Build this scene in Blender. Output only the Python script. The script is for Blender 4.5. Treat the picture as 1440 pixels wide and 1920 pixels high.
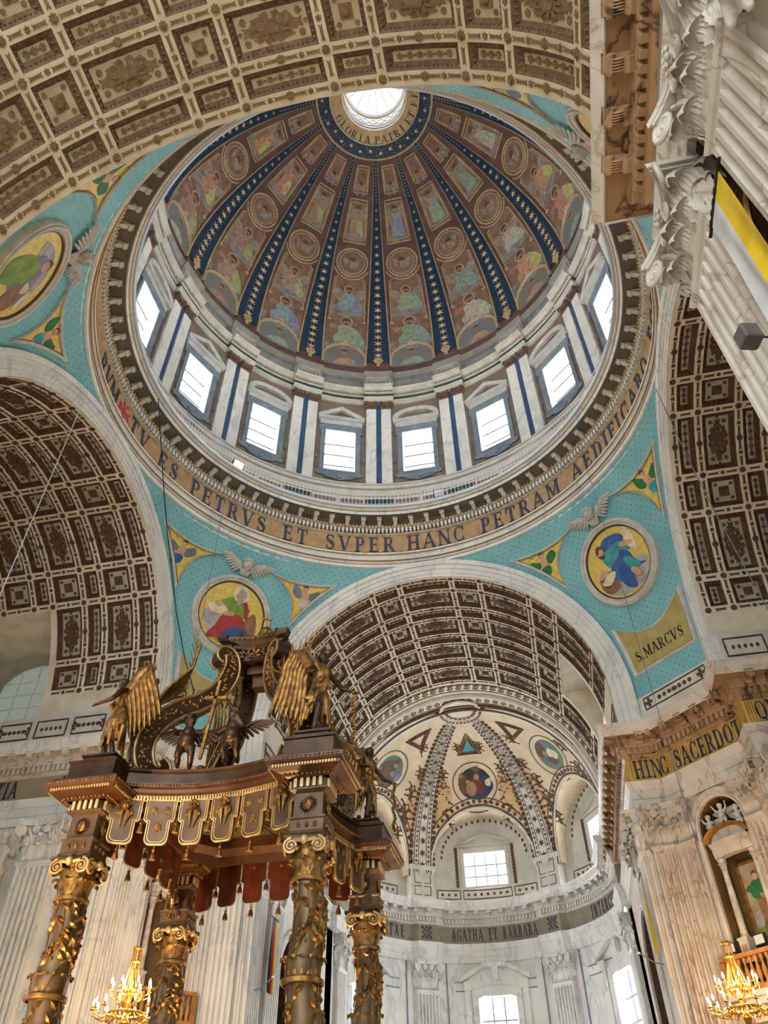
import bpy, math, random
import numpy as np
from mathutils import Matrix, Vector
from math import sin, cos, pi, radians as rad, hypot, sqrt, atan2
random.seed(7)
for o in list(bpy.data.objects): bpy.data.objects.remove(o)
SC = bpy.context.scene
COL = SC.collection
# ---------------------------------------------------------------- camera
CAM = np.array([3.0562, -14.1568, 1.6]); YAW, PIT, ROL, FPX = -0.1979, 0.7651, -0.0145, 1406.375
_f = np.array([sin(YAW)*cos(PIT), cos(YAW)*cos(PIT), sin(PIT)]); _r = np.array([cos(YAW), -sin(YAW), 0.0]); _u = np.cross(_r, _f)
_R = cos(ROL)*_r + sin(ROL)*_u; _U = -sin(ROL)*_r + cos(ROL)*_u
cd = bpy.data.cameras.new('camera'); cam = bpy.data.objects.new('camera', cd); COL.objects.link(cam)
cd.sensor_fit = 'HORIZONTAL'; cd.sensor_width = 36.0; cd.lens = FPX/1440*36.0; cd.clip_start = 0.05; cd.clip_end = 300
cam.matrix_world = Matrix(((_R[0], _U[0], -_f[0], CAM[0]), (_R[1], _U[1], -_f[1], CAM[1]), (_R[2], _U[2], -_f[2], CAM[2]), (0, 0, 0, 1)))
SC.camera = cam
# ---------------------------------------------------------------- sky, exposure
W = bpy.data.worlds.new('overcast_sky'); SC.world = W; W.use_nodes = True
bg = W.node_tree.nodes['Background']; bg.inputs[0].default_value = (0.90, 0.95, 1.0, 1); bg.inputs[1].default_value = 2.7
SC.view_settings.view_transform = 'Standard'; SC.view_settings.look = 'None'
SC.view_settings.gamma = 1.0; SC.view_settings.use_curve_mapping = False; SC.view_settings.exposure = 0.86
SC.cycles.use_denoising = True
SC.cycles.max_bounces = 5; SC.cycles.diffuse_bounces = 4; SC.cycles.glossy_bounces = 2; SC.cycles.transparent_max_bounces = 8
SC.cycles.use_adaptive_sampling = True; SC.cycles.adaptive_threshold = 0.08; SC.cycles.adaptive_min_samples = 8
SC.cycles.sample_clamp_indirect = 6.0
DRUMW = 95
def lamp(name, typ, loc, power, color, size=0.3, target=None, spot=None, parent=None, blend=0.6):
    d = bpy.data.lights.new(name, typ); d.energy = power; d.color = color
    if typ == 'AREA': d.size = size
    elif typ != 'SUN': d.shadow_soft_size = size
    if spot: d.spot_size = rad(spot); d.spot_blend = blend
    o = bpy.data.objects.new(name, d); COL.objects.link(o); o.location = loc
    if target is not None: o.rotation_euler = (Vector(target)-Vector(loc)).to_track_quat('-Z', 'Y').to_euler()
    return o
# daylight entering at the windows: one area light outside each pane of the drum and the apse
def daylight(name, p, target, w, h, power):
    o = lamp(name, 'AREA', p, power, (.93, .97, 1.), w, target); o.data.shape = 'RECTANGLE'; o.data.size = w; o.data.size_y = h; return o
for _i in range(16):
    _a = rad(22.5*_i); daylight('drum_window_daylight', (10.5*sin(_a), 10.5*cos(_a), 28.7), (0, 0, 28.7), 1.4, 2.8, DRUMW)
for _az, _z, _w, _h, _p in ((0, 14.75, 2.0, 1.55, 200), (-64, 14.75, 2.0, 1.55, 200), (64, 14.75, 2.0, 1.55, 200), (0, 6.2, 1.5, 5.6, 400), (66, 6.2, 1.5, 5.6, 400), (-66, 6.2, 1.5, 5.6, 400)):
    _a = rad(_az); daylight('apse_window_daylight', (7.05*sin(_a), 19.4+7.05*cos(_a), _z), (0, 19.4, _z), _w, _h, _p)
# ---------------------------------------------------------------- mesh builder
class MB:
    def __init__(s): s.v = []; s.f = []; s.m = []
    def add(s, V, F, m=0):
        o = len(s.v); s.v.extend([tuple(map(float, p)) for p in V]); s.f.extend([tuple(i+o for i in f) for f in F]); s.m.extend([m]*len(F))
        return s
    def grid(s, P, m=0, cu=False, cv=False, flip=False):
        P = np.asarray(P, float); a, b = P.shape[:2]; F = []
        for i in range(a if cu else a-1):
            for j in range(b if cv else b-1):
                q = (i*b+j, ((i+1) % a)*b+j, ((i+1) % a)*b+(j+1) % b, i*b+(j+1) % b)
                F.append(q[::-1] if flip else q)
        return s.add(P.reshape(-1, 3), F, m)
    def box(s, c, d, m=0, M=None):
        x, y, z = c; a, b, e = d[0]/2, d[1]/2, d[2]/2
        V = [(x+i*a, y+j*b, z+k*e) for i in (-1, 1) for j in (-1, 1) for k in (-1, 1)]
        if M is not None: V = [tuple(M @ Vector(p)) for p in V]
        return s.add(V, [(0, 1, 3, 2), (4, 6, 7, 5), (0, 4, 5, 1), (2, 3, 7, 6), (0, 2, 6, 4), (1, 5, 7, 3)], m)
    def lathe(s, prof, n=24, c=(0, 0, 0), m=0, a0=0., a1=2*pi):
        full = abs(a1-a0-2*pi) < 1e-6; k = n if full else n+1
        P = [[(c[0]+r*cos(a0+(a1-a0)*i/n), c[1]+r*sin(a0+(a1-a0)*i/n), c[2]+z) for r, z in prof] for i in range(k)]
        return s.grid(P, m, cu=full)
    def tube(s, pts, r, n=8, m=0, closed=False, cap=True, flat=1.0, up=None):
        pts = np.asarray(pts, float); N = len(pts); R = np.full(N, r) if np.isscalar(r) else np.asarray(r, float)
        T = np.gradient(pts, axis=0) if not closed else np.roll(pts, -1, 0)-np.roll(pts, 1, 0)
        T /= np.linalg.norm(T, axis=1)[:, None]+1e-12
        u = np.array(up, float) if up is not None else (np.array([0, 0, 1.]) if abs(T[0][2]) < .9 else np.array([1., 0, 0]))
        P = []
        for i in range(N):
            if up is not None: u = np.array(up, float)
            u = u-T[i]*(u@T[i]); u /= np.linalg.norm(u)+1e-12; w = np.cross(T[i], u)
            P.append([pts[i]+R[i]*(cos(2*pi*k/n)*w+flat*sin(2*pi*k/n)*u) for k in range(n)])
        s.grid(P, m, cu=closed, cv=True)
        if cap and not closed:
            o = len(s.v)-N*n; s.f += [tuple(o+k for k in range(n)), tuple(o+(N-1)*n+k for k in range(n))[::-1]]; s.m += [m, m]
        return s
    def ell(s, c, r, m=0, nu=10, nv=7, M=None):
        P = [[Vector((r[0]*sin(pi*j/nv)*cos(2*pi*i/nu), r[1]*sin(pi*j/nv)*sin(2*pi*i/nu), r[2]*cos(pi*j/nv))) for j in range(nv+1)] for i in range(nu)]
        if M is not None: P = [[M @ p for p in q] for q in P]
        return s.grid([[(p[0]+c[0], p[1]+c[1], p[2]+c[2]) for p in q] for q in P], m, cu=True)
    def prism(s, poly, h0, h1, fm=None, m=0, ms=None, bottom=False):
        n = len(poly); fm = fm or (lambda x, y, h: (x, y, h))
        V = [fm(x, y, h1) for x, y in poly]+[fm(x, y, h0) for x, y in poly]
        s.add(V, [tuple(range(n))]+([tuple(range(n, 2*n))[::-1]] if bottom else []), m)
        o = len(s.v)-2*n
        for i in range(n): j = (i+1) % n; s.f.append((o+i, o+n+i, o+n+j, o+j)); s.m.append(m if ms is None else ms)
        return s
    def band(s, A, B, m=0, closed=True):
        return s.grid([[a, b] for a, b in zip(A, B)], m, cu=closed)
    def strip(s, pts2, w, h0, h1, fm, m=0, closed=False):
        # raised strip of half width w along a 2D polyline on a mapped surface
        p = np.asarray(pts2, float); T = (np.roll(p, -1, 0)-np.roll(p, 1, 0)) if closed else np.gradient(p, axis=0)
        T /= np.linalg.norm(T, axis=1)[:, None]+1e-12; N = np.stack([-T[:, 1], T[:, 0]], 1)
        P = [[fm(*(p[i]-w*N[i]), h0), fm(*(p[i]-w*.6*N[i]), h1), fm(*(p[i]+w*.6*N[i]), h1), fm(*(p[i]+w*N[i]), h0)] for i in range(len(p))]
        return s.grid(P, m, cu=closed)
    def mesh(s, name, mats, smooth=35):
        me = bpy.data.meshes.new(name); me.from_pydata(s.v, [], s.f)
        for mm in (mats if isinstance(mats, (list, tuple)) else [mats]): me.materials.append(mm)
        if isinstance(mats, (list, tuple)) and len(mats) > 1: me.polygons.foreach_set('material_index', s.m)
        if smooth:
            me.polygons.foreach_set('use_smooth', [True]*len(me.polygons)); me.update(); me.set_sharp_from_angle(angle=rad(smooth))
        me.update(); return me
I4 = Matrix.Identity(4)
def link(name, me, parent=None, M=None, **k):
    o = bpy.data.objects.new(name, me); COL.objects.link(o)
    if parent is not None: o.parent = parent
    if M is not None: o.matrix_local = M
    for a, b in k.items(): o[a] = b
    return o
def obj(name, mb, mats, parent=None, M=None, smooth=35, **k): return link(name, mb.mesh(name, mats, smooth), parent, M, **k)
def empty(name, M=None, parent=None, **k): return link(name, None, parent, M, **k)
def thing(name, label, cat, M=None, group=None, kind=None, me=None):
    o = link(name, me, None, M, label=label, category=cat)
    if group: o['group'] = group
    if kind: o['kind'] = kind
    return o
def struct(name, label, cat, me=None, M=None): return thing(name, label, cat, M, None, 'structure', me)
def copytree(o, parent=None):
    c = o.copy(); COL.objects.link(c); c.parent = parent
    for ch in list(o.children): copytree(ch, c)
    return c
def TR(x=0, y=0, z=0, rz=0, sx=1, sy=None, sz=None): return Matrix.Translation((x, y, z)) @ Matrix.Rotation(rz, 4, 'Z') @ Matrix.Diagonal((sx, sx if sy is None else sy, sx if sz is None else sz, 1))
def FR(o, x, y, z=None):
    "frame with origin o, local axes x, y (z = x cross y)"
    x = Vector(x).normalized(); y = Vector(y).normalized(); z = x.cross(y) if z is None else Vector(z).normalized()
    return Matrix(((x[0], y[0], z[0], o[0]), (x[1], y[1], z[1], o[1]), (x[2], y[2], z[2], o[2]), (0, 0, 0, 1)))
# ---------------------------------------------------------------- 2D shapes
def rect(x0, y0, x1, y1): return [(x0, y0), (x1, y0), (x1, y1), (x0, y1)]
def disc(cx, cy, r, n=16, ry=None, a0=0): return [(cx+r*cos(a0+2*pi*i/n), cy+(ry or r)*sin(a0+2*pi*i/n)) for i in range(n)]
def star(cx, cy, r, n=6, q=.5, a0=pi/2): return [(cx+(r if i % 2 == 0 else r*q)*cos(a0+pi*i/n), cy+(r if i % 2 == 0 else r*q)*sin(a0+pi*i/n)) for i in range(2*n)]
def blob(cx, cy, rx, ry, amp=.15, k=5, ph=0., n=20): return [(cx+rx*(1+amp*sin(k*t+ph))*cos(t), cy+ry*(1+amp*sin(k*t+ph))*sin(t)) for t in [2*pi*i/n for i in range(n)]]
def dense(poly, d, closed=True):
    out = []
    n = len(poly)
    for i in range(n if closed else n-1):
        a = np.array(poly[i]); b = np.array(poly[(i+1) % n]); k = max(1, int(np.ceil(np.linalg.norm(b-a)/d)))
        out += [tuple(a+(b-a)*t/k) for t in range(k)]
    if not closed: out.append(tuple(poly[-1]))
    return out
def spiral(cx, cy, r, turns=2.2, n=40, a0=0., sgn=1, q=.12):
    return [(cx+r*(1-(1-q)*t)*cos(a0+sgn*2*pi*turns*t), cy+r*(1-(1-q)*t)*sin(a0+sgn*2*pi*turns*t)) for t in np.linspace(0, 1, n)]
# ---------------------------------------------------------------- materials
def lin(c): return tuple(((x/255)/12.92 if x/255 <= .04045 else ((x/255+.055)/1.055)**2.4) for x in c)+(1.,)
MATS = {}
def mat(name, c1, c2=None, scale=3., rough=.6, metal=0., detail=5., bump=0., bscale=None, vein=None, vscale=.7, vw=.035, spec=.4, coat=0.):
    m = bpy.data.materials.new(name); m.use_nodes = True; nt = m.node_tree; N = nt.nodes; L = nt.links; b = N['Principled BSDF']
    b.inputs['Roughness'].default_value = rough; b.inputs['Metallic'].default_value = metal; b.inputs['Specular IOR Level'].default_value = spec
    c1 = lin(c1); g = N.new('ShaderNodeNewGeometry')
    col = None
    if c2 is None: b.inputs['Base Color'].default_value = c1
    else:
        n = N.new('ShaderNodeTexNoise'); n.inputs['Scale'].default_value = scale; n.inputs['Detail'].default_value = detail; L.new(g.outputs['Position'], n.inputs['Vector'])
        r = N.new('ShaderNodeValToRGB'); r.color_ramp.elements[0].position = .35; r.color_ramp.elements[1].position = .65
        r.color_ramp.elements[0].color = c1; r.color_ramp.elements[1].color = lin(c2); L.new(n.outputs['Fac'], r.inputs['Fac']); col = r.outputs['Color']
        if vein:
            n2 = N.new('ShaderNodeTexNoise'); n2.inputs['Scale'].default_value = vscale; n2.inputs['Detail'].default_value = 6; n2.inputs['Distortion'].default_value = 1.1
            mp = N.new('ShaderNodeMapping'); mp.inputs['Scale'].default_value = (1.0, 1.0, .45); mp.inputs['Rotation'].default_value = (.5, .6, .3)
            L.new(g.outputs['Position'], mp.inputs['Vector']); L.new(mp.outputs['Vector'], n2.inputs['Vector'])
            s = N.new('ShaderNodeMath'); s.operation = 'SUBTRACT'; s.inputs[1].default_value = .5; L.new(n2.outputs['Fac'], s.inputs[0])
            a = N.new('ShaderNodeMath'); a.operation = 'ABSOLUTE'; L.new(s.outputs[0], a.inputs[0])
            r2 = N.new('ShaderNodeValToRGB'); r2.color_ramp.elements[0].position = 0; r2.color_ramp.elements[0].color = (1, 1, 1, 1)
            r2.color_ramp.elements[1].position = vw; r2.color_ramp.elements[1].color = (0, 0, 0, 1); L.new(a.outputs[0], r2.inputs['Fac'])
            mx = N.new('ShaderNodeMix'); mx.data_type = 'RGBA'; L.new(r2.outputs['Color'], mx.inputs[0]); L.new(col, mx.inputs[6]); mx.inputs[7].default_value = lin(vein); col = mx.outputs[2]
        L.new(col, b.inputs['Base Color'])
    if bump:
        n3 = N.new('ShaderNodeTexNoise'); n3.inputs['Scale'].default_value = bscale or 20.; n3.inputs['Detail'].default_value = 4; L.new(g.outputs['Position'], n3.inputs['Vector'])
        bp = N.new('ShaderNodeBump'); bp.inputs['Strength'].default_value = bump; bp.inputs['Distance'].default_value = .03; L.new(n3.outputs['Fac'], bp.inputs['Height']); L.new(bp.outputs['Normal'], b.inputs['Normal'])
    MATS[name] = m; return m
white = mat('white_marble', (222, 221, 214), (206, 205, 198), 1.2, .45, vein=(186, 188, 190), vscale=.9, vw=.026)
white2 = mat('pale_marble_trim', (212, 208, 198), (194, 190, 178), 2., .45)
warmw = mat('warm_marble', (208, 201, 188), (192, 183, 168), 1.6, .45, vein=(168, 152, 134), vscale=1.1, vw=.022)
brownm = mat('brown_veined_marble', (176, 142, 106), (156, 122, 88), 1.4, .4, vein=(84, 60, 44), vscale=.8, vw=.028)
cream_n = mat('nave_cream_paint_warm_haze', (204, 189, 160), (184, 168, 136), 1.5, .7)  # nave copies of the vault paints, warm haze mixed into their colour
panel_n = mat('nave_panel_paint_warm_haze', (186, 170, 138), (168, 152, 120), 1.2, .7)
brown_n = mat('nave_brown_paint_warm_haze', (114, 88, 60), (88, 66, 44), 9., .7, bump=.5, bscale=30)
orn_n = mat('nave_ornament_warm_haze', (130, 106, 70), (106, 84, 54), 8., .7)
cream = mat('cream_vault_paint', (224, 215, 196), (204, 193, 170), 1.5, .7)
panelc = mat('coffer_panel_paint', (196, 186, 164), (178, 167, 144), 1.2, .7)
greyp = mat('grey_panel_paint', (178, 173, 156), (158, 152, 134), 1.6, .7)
brown = mat('coffer_brown_paint', (98, 68, 46), (72, 46, 30), 9., .7, bump=.5, bscale=30)
orn = mat('brown_ornament', (100, 74, 54), (80, 56, 40), 8., .7)
orn2 = mat('olive_ornament', (134, 112, 84), (110, 90, 66), 8., .7)
gold = mat('gilding', (178, 140, 78), (140, 104, 54), 12., .42, .7)
palegold = mat('pale_gilt_paint', (206, 182, 138), (184, 158, 112), 4., .5, .25)
bronze = mat('dark_bronze', (70, 50, 32), (48, 32, 20), 5., .38, .5)
bronze2 = mat('olive_bronze', (104, 84, 56), (78, 60, 38), 6., .4, .5)
gbronze = mat('gilt_bronze', (150, 112, 58), (92, 64, 32), 18., .42, .72)
mahog = mat('red_brown_varnish', (88, 56, 30), (62, 36, 18), 4., .32, .25)
# ================================================================ floor, barrel vaults, crossing arches
HS, RV, AP = 14.2, 5.95, 8.8
floorm = mat('pale_stone_floor', (188, 180, 166), (166, 156, 142), .8, .35)
fl = MB(); fl.box((0, 2, -.1), (60, 60, .2)); struct('floor', 'pale stone floor of the church below the dome', 'floor', fl.mesh('floor', floorm, 0))
ANG = [90-82, 90-71.7, 90-52, 90-40.6, 90-21, 90-10, 90+10, 90+21, 90+40.6, 90+52, 90+71.7, 90+82]
AX = [8.97, 9.71, 10.91, 11.65, 12.85, 13.59, 14.79, 15.53, 16.73, 17.47]
HW = .12
def vmap(th, s, h): return ((RV-h)*cos(th), s, HS+(RV-h)*sin(th))
def flatv(u, v, h):  # local panel coordinates: u along the circumference, v along the axis, about the crown
    t = pi/2-u/RV; return ((RV-h)*cos(t), v, (RV-h)*sin(t))
def coffer_meshes(U, V, kind, ms):
    dep, ins = .13, .15
    a, b = U/2, V/2
    fr = MB(); o = dense(rect(-a, -b, a, b), .35); k = [(x*(a-ins)/a, y*(b-ins)/b) for x, y in o]; e = [(x*(a-.03)/a, y*(b-.03)/b) for x, y in o]
    fr.band([flatv(x, y, 0) for x, y in o], [flatv(x, y, -.03) for x, y in e]); fr.band([flatv(x, y, -.03) for x, y in e], [flatv(x, y, -dep) for x, y in k])
    for (x0, y0), (x1, y1) in zip(rect(-a+.08, -b+.08, a-.08, b-.08), np.roll(rect(-a+.08, -b+.08, a-.08, b-.08), -1, 0)):
        L = hypot(x1-x0, y1-y0); n = int(L/.105)
        tx, ty = (x1-x0)/L, (y1-y0)/L; nx, ny = -ty, tx
        for i in range(n):
            cx, cy = x0+(x1-x0)*(i+.5)/n, y0+(y1-y0)*(i+.5)/n; q = .042
            V4 = [flatv(cx-q*tx, cy-q*ty, -.065), flatv(cx-.06*nx, cy-.06*ny, -.035), flatv(cx+q*tx, cy+q*ty, -.065), flatv(cx+.065*nx, cy+.065*ny, -.12), flatv(cx, cy, -.03)]
            fr.add(V4, [(0, 1, 4), (1, 2, 4), (2, 3, 4), (3, 0, 4)])
    pn = MB(); A, B = a-ins, b-ins; nu = max(2, int(2*A/.3))
    pn.grid([[flatv(-A+2*A*i/nu, -B, -dep), flatv(-A+2*A*i/nu, B, -dep)] for i in range(nu+1)])
    on = MB(); h0, h1 = -dep, -dep+.025
    pr = lambda poly, hh=h1: on.prism(poly, h0, hh, flatv)
    if kind == 'big':
        for sx in (-1, 1):
            for sy in (-1, 1): pr(star(sx*(A-.17), sy*(B-.13), .075, 8, .75))
        pr(blob(0, 0, .31, .2, .3, 11, 0, 66), h1+.02); pr(blob(0, 0, .17, .1, .1, 5), h1+.05)
        for sx in (-1, 1):
            pr(blob(sx*.42, 0, .14, .12, .2, 5)); pr([(sx*.5, -.05), (sx*.66, -.09), (sx*.62, 0), (sx*.66, .09), (sx*.5, .05)]); pr(disc(sx*.7, 0, .035, 8)); pr([(sx*.72, -.04), (sx*.82, 0), (sx*.72, .04)])
            for sy in (-1, 1): pr(blob(sx*.3, sy*.17, .13, .06, .2, 4)); pr(blob(sx*.12, sy*.24, .09, .05, .2, 4))
    elif kind == 'sq':
        for sx in (-1, 1):
            for sy in (-1, 1): pr(disc(sx*(A-.1), sy*(B-.1), .055, 10))
        q = min(A, B)*.48; pr(rect(-q, -q, q, q)); on.prism(star(0, 0, q*.75, 8, .6), h1, h1+.03, flatv)
    else:
        n = 6 if kind == 'star6' else 3; d = 2*A/(n+.4)
        for i in range(n):
            x = (i-(n-1)/2)*d; pr(star(x, 0, min(.11, B*.8), 8 if i % 2 == 0 else 6, .62))
            if i < n-1: pr(rect(x+d/2-.03, -.02, x+d/2+.03, .02))
    return fr.mesh('coffer', ms[1], 0), pn.mesh('panel', ms[2], 0), on.mesh('ornament', ms[3], 0)
RIBM = None
def rib_orn():
    r = MB()
    r.prism(star(0, 0, .105, 8, .72), 0, .03, flatv); r.prism(disc(0, 0, .05, 8), .03, .05, flatv)
    s = MB(); s.prism(star(0, 0, .075, 6, .6), 0, .025, flatv)
    c = MB(); c.prism([(-.16, -.05), (-.11, -.03), (.11, -.03), (.16, -.05), (.13, 0), (.16, .05), (.11, .03), (-.11, .03), (-.16, .05), (-.13, 0)], 0, .022, flatv)
    return r, s, c
def ry(th): return Matrix.Translation((0, 0, HS)) @ Matrix.Rotation(pi/2-th, 4, 'Y')
CELLS = {}
def vault(name, label, rz, nrow, singles=False, skip=lambda i, j: False, s_end=None, thmin=2., thmax=178., ms=None):
    ms = ms or (cream, brown, panelc, orn2, orn)
    s_end = s_end or AX[nrow]+.4
    root = struct(name, label, 'vault ceiling', None, Matrix.Rotation(rz, 4, 'Z'))
    ab = [rad(thmin)]; cell_a = []
    d = HW/RV
    for i, a in enumerate(ANG): ab += [rad(a)-d, rad(a)+d]
    ab.append(rad(thmax))
    sb = [AP-.0]
    for s in AX[:nrow+1]: sb += [s-HW, s+HW]
    sb.append(s_end)
    mb = MB()
    for i in range(len(ab)-1):
        for j in range(len(sb)-1):
            ci, cj = i//2-1, j//2-1
            iscell = i % 2 == 0 and j % 2 == 0 and 0 < i < len(ab)-2 and 0 < j < len(sb)-2
            if iscell and skip(ci, cj) != 2: continue
            ca = (ci,) if i % 2 == 0 else (i//2-1, i//2); cb = (cj,) if j % 2 == 0 else (j//2-1, j//2)
            if all(skip(x, y) == 2 for x in ca for y in cb): continue
            n = max(1, int(np.ceil((ab[i+1]-ab[i])/rad(4))))
            mb.grid([[vmap(ab[i]+(ab[i+1]-ab[i])*k/n, sb[j], 0), vmap(ab[i]+(ab[i+1]-ab[i])*k/n, sb[j+1], 0)] for k in range(n+1)])
    obj('vault_ribs', mb, ms[0], root)
    for i in range(len(ANG)-1):
        big = ANG[i+1]-ANG[i] > 15; mid = rad(ANG[i]+ANG[i+1])/2
        U = (rad(ANG[i+1]-ANG[i])-2*d)*RV
        for j in range(nrow):
            if skip(i, j): continue
            V = AX[j+1]-AX[j]-2*HW; kind = ('big' if big else 'sq') if V > .8 else ('star6' if big else 'star3')
            key = (round(U, 2), kind, ms[0].name)
            if key not in CELLS: CELLS[key] = coffer_meshes(U, V, kind, ms)
            f, p, q = CELLS[key]; M = Matrix.Translation((0, (AX[j]+AX[j+1])/2, 0)) @ ry(mid)
            c = link('coffer', f, root, M); link('panel', p, c); link('ornament', q, c)
    global RIBM
    r, s, c = rib_orn()
    if RIBM is None: RIBM = [r.mesh('rosette', ms[4], 0)]
    st = MB(); put = []
    for i, a in enumerate(ANG):
        for j in range(nrow+1):
            if skip(i, j) == 2 and skip(i-1, j) == 2 or skip(i, j-1) == 2 and skip(i-1, j-1) == 2: continue
            put.append((0, a, AX[j], 0))
            if j < nrow and not (skip(i, j) == 2 and skip(i-1, j) == 2):
                L = AX[j+1]-AX[j]
                if L > .9: put += [(2, a, AX[j]+L*.27, 1), (1, a, AX[j]+L*.5, 0), (2, a, AX[j]+L*.73, 1)]
                else: put.append((2, a, AX[j]+L*.5, 1))
            if i < len(ANG)-1 and not (skip(i, j) == 2 or skip(i, j-1) == 2):
                D = ANG[i+1]-a
                if D > 15: put += [(2, a+D*.14, AX[j], 0), (1, a+D*.27, AX[j], 0), (2, a+D*.39, AX[j], 0), (0, a+D*.5, AX[j], 0), (2, a+D*.61, AX[j], 0), (1, a+D*.73, AX[j], 0), (2, a+D*.86, AX[j], 0)]
                else: put += [(2, a+D*.27, AX[j], 0), (1, a+D*.5, AX[j], 0), (2, a+D*.73, AX[j], 0)]
    for k, a, s_, turn in put:
        M = Matrix.Translation((0, s_, 0)) @ ry(rad(a))
        if turn: M = M @ Matrix.Translation((0, 0, RV)) @ Matrix.Rotation(pi/2, 4, 'Z') @ Matrix.Translation((0, 0, -RV))
        if singles and k == 0: link('rosette', RIBM[0], root, M)
        else:
            src = (r, s, c)[k]; st.add([tuple(M @ Vector(v)) for v in src.v], src.f)
    obj('rib_beads', st, ms[4], root, None, 0, kind='stuff')
    return root
v_nave = vault('ceiling_nave', 'haze-tinted cream coffered barrel vault over the nave at the top left', pi, 8, True, thmin=0, thmax=180, ms=(cream_n, brown_n, panel_n, orn_n, orn_n))
v_left = vault('ceiling_transept_left', 'shaded coffered barrel vault of the left transept behind the left arch', pi/2, 8, skip=lambda i, j: 2 if (i < 2 and 4 <= j < 8) else 0, thmin=0, thmax=180, ms=(cream, brown, greyp, orn, orn))
v_right = vault('ceiling_transept_right', 'dark brown coffered barrel vault of the right transept behind the right arch', -pi/2, 8, thmin=0, thmax=180, ms=(cream, brown, greyp, orn, orn))
v_choir = vault('ceiling_choir', 'cream and brown coffered barrel vault between crossing and apse', 0, 8, skip=lambda i, j: 2 if (i < 2 and 3 <= j <= 5) else 0, s_end=17.9, thmin=0, thmax=180)
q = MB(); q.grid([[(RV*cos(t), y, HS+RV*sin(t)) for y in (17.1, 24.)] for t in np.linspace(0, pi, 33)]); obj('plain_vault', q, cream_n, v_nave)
# ---- crossing arches
for k, (rz, w) in enumerate(((0, 'far apse side'), (pi/2, 'left transept side'), (-pi/2, 'right transept side'), (pi, 'near nave side'))):
    prof = [(5.96, .25), (5.96, -.02), (6.08, -.02), (6.08, -.05), (6.14, -.05), (6.16, -.02), (6.3, -.03), (6.3, -.07), (6.36, -.07), (6.38, -.04), (6.5, -.06), (6.5, -.12), (6.6, -.15), (6.68, -.15), (6.7, -.02), (6.7, .2)]
    mb = MB()
    path = [(1, z) for z in (12.9, 13.6)]+[(cos(t), HS, sin(t)) for t in np.linspace(0, pi, 61)]+[(-1, z) for z in (13.6, 12.9)]
    P = []
    for q in path:
        if len(q) == 2: P.append([(q[0]*r, AP+y, q[1]) for r, y in prof])
        else: P.append([(q[0]*r, AP+y, HS+q[2]*r) for r, y in prof])
    mb.grid(P)
    t = struct('trim_%d' % (k+1), 'white marble crossing arch moulding on the '+w, 'arch moulding', None, Matrix.Rotation(rz, 4, 'Z'))
    obj('archivolt', mb, white, t)
    if k == 3: t['label'] = 'moulded crossing arch edge where the nave vault meets the dome, upper left'
# ================================================================ serif capitals built from strokes
def _V(x, t=.085): return [rect(x-t, 0, x+t, 1), rect(x-t-.1, 0, x+t+.1, .05), rect(x-t-.1, .95, x+t+.1, 1)]
def _v(x, t=.035): return [rect(x-t, 0, x+t, 1), rect(x-t-.1, 0, x+t+.1, .05), rect(x-t-.1, .95, x+t+.1, 1)]
def _h(x0, x1, y, t=.03): return [rect(x0, y-t, x1, y+t)]
def _d(x0, y0, x1, y1, t): return [[(x0-t, y0), (x0+t, y0), (x1+t, y1), (x1-t, y1)]]
def _a(cx, cy, rx, ry, a0, a1, t=.17, n=14, mn=.05):
    P = []
    for i in range(n):
        q = [rad(a0+(a1-a0)*(i+k)/n) for k in (0, 1)]
        w = [mn+(t-mn)*cos(a)**2 for a in q]
        P.append([(cx+rx*cos(q[0]), cy+ry*sin(q[0])), (cx+rx*cos(q[1]), cy+ry*sin(q[1])), (cx+(rx-w[1])*cos(q[1]), cy+(ry-mn)*sin(q[1])), (cx+(rx-w[0])*cos(q[0]), cy+(ry-mn)*sin(q[0]))])
    return P
def _sf(x, y, w=.11): return [rect(x-w, y, x+w, y+.05)]
def _S(x0=0):
    P = []; pts = []
    for t in np.linspace(0, 1, 25):
        a = rad(50+t*270) if t < .5 else rad(185-(t-.5)*2*0)
    c = [(x0+.5, .8), (x0+.42, .93), (x0+.3, .97), (x0+.15, .92), (x0+.08, .78), (x0+.14, .64), (x0+.3, .53), (x0+.45, .42), (x0+.53, .27), (x0+.47, .1), (x0+.32, .03), (x0+.16, .06), (x0+.07, .2)]
    w = [.02, .02, .025, .05, .07, .09, .11, .11, .08, .055, .025, .02, .02]
    c = np.array(c); T = np.gradient(c, axis=0); T /= np.linalg.norm(T, axis=1)[:, None]; N = np.stack([-T[:, 1], T[:, 0]], 1)
    for i in range(len(c)-1): P.append([tuple(c[i]-N[i]*w[i]), tuple(c[i+1]-N[i+1]*w[i+1]), tuple(c[i+1]+N[i+1]*w[i+1]), tuple(c[i]+N[i]*w[i])])
    return P+[rect(x0+.47, .74, x0+.53, .95), rect(x0+.04, .06, x0+.1, .28)]
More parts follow.
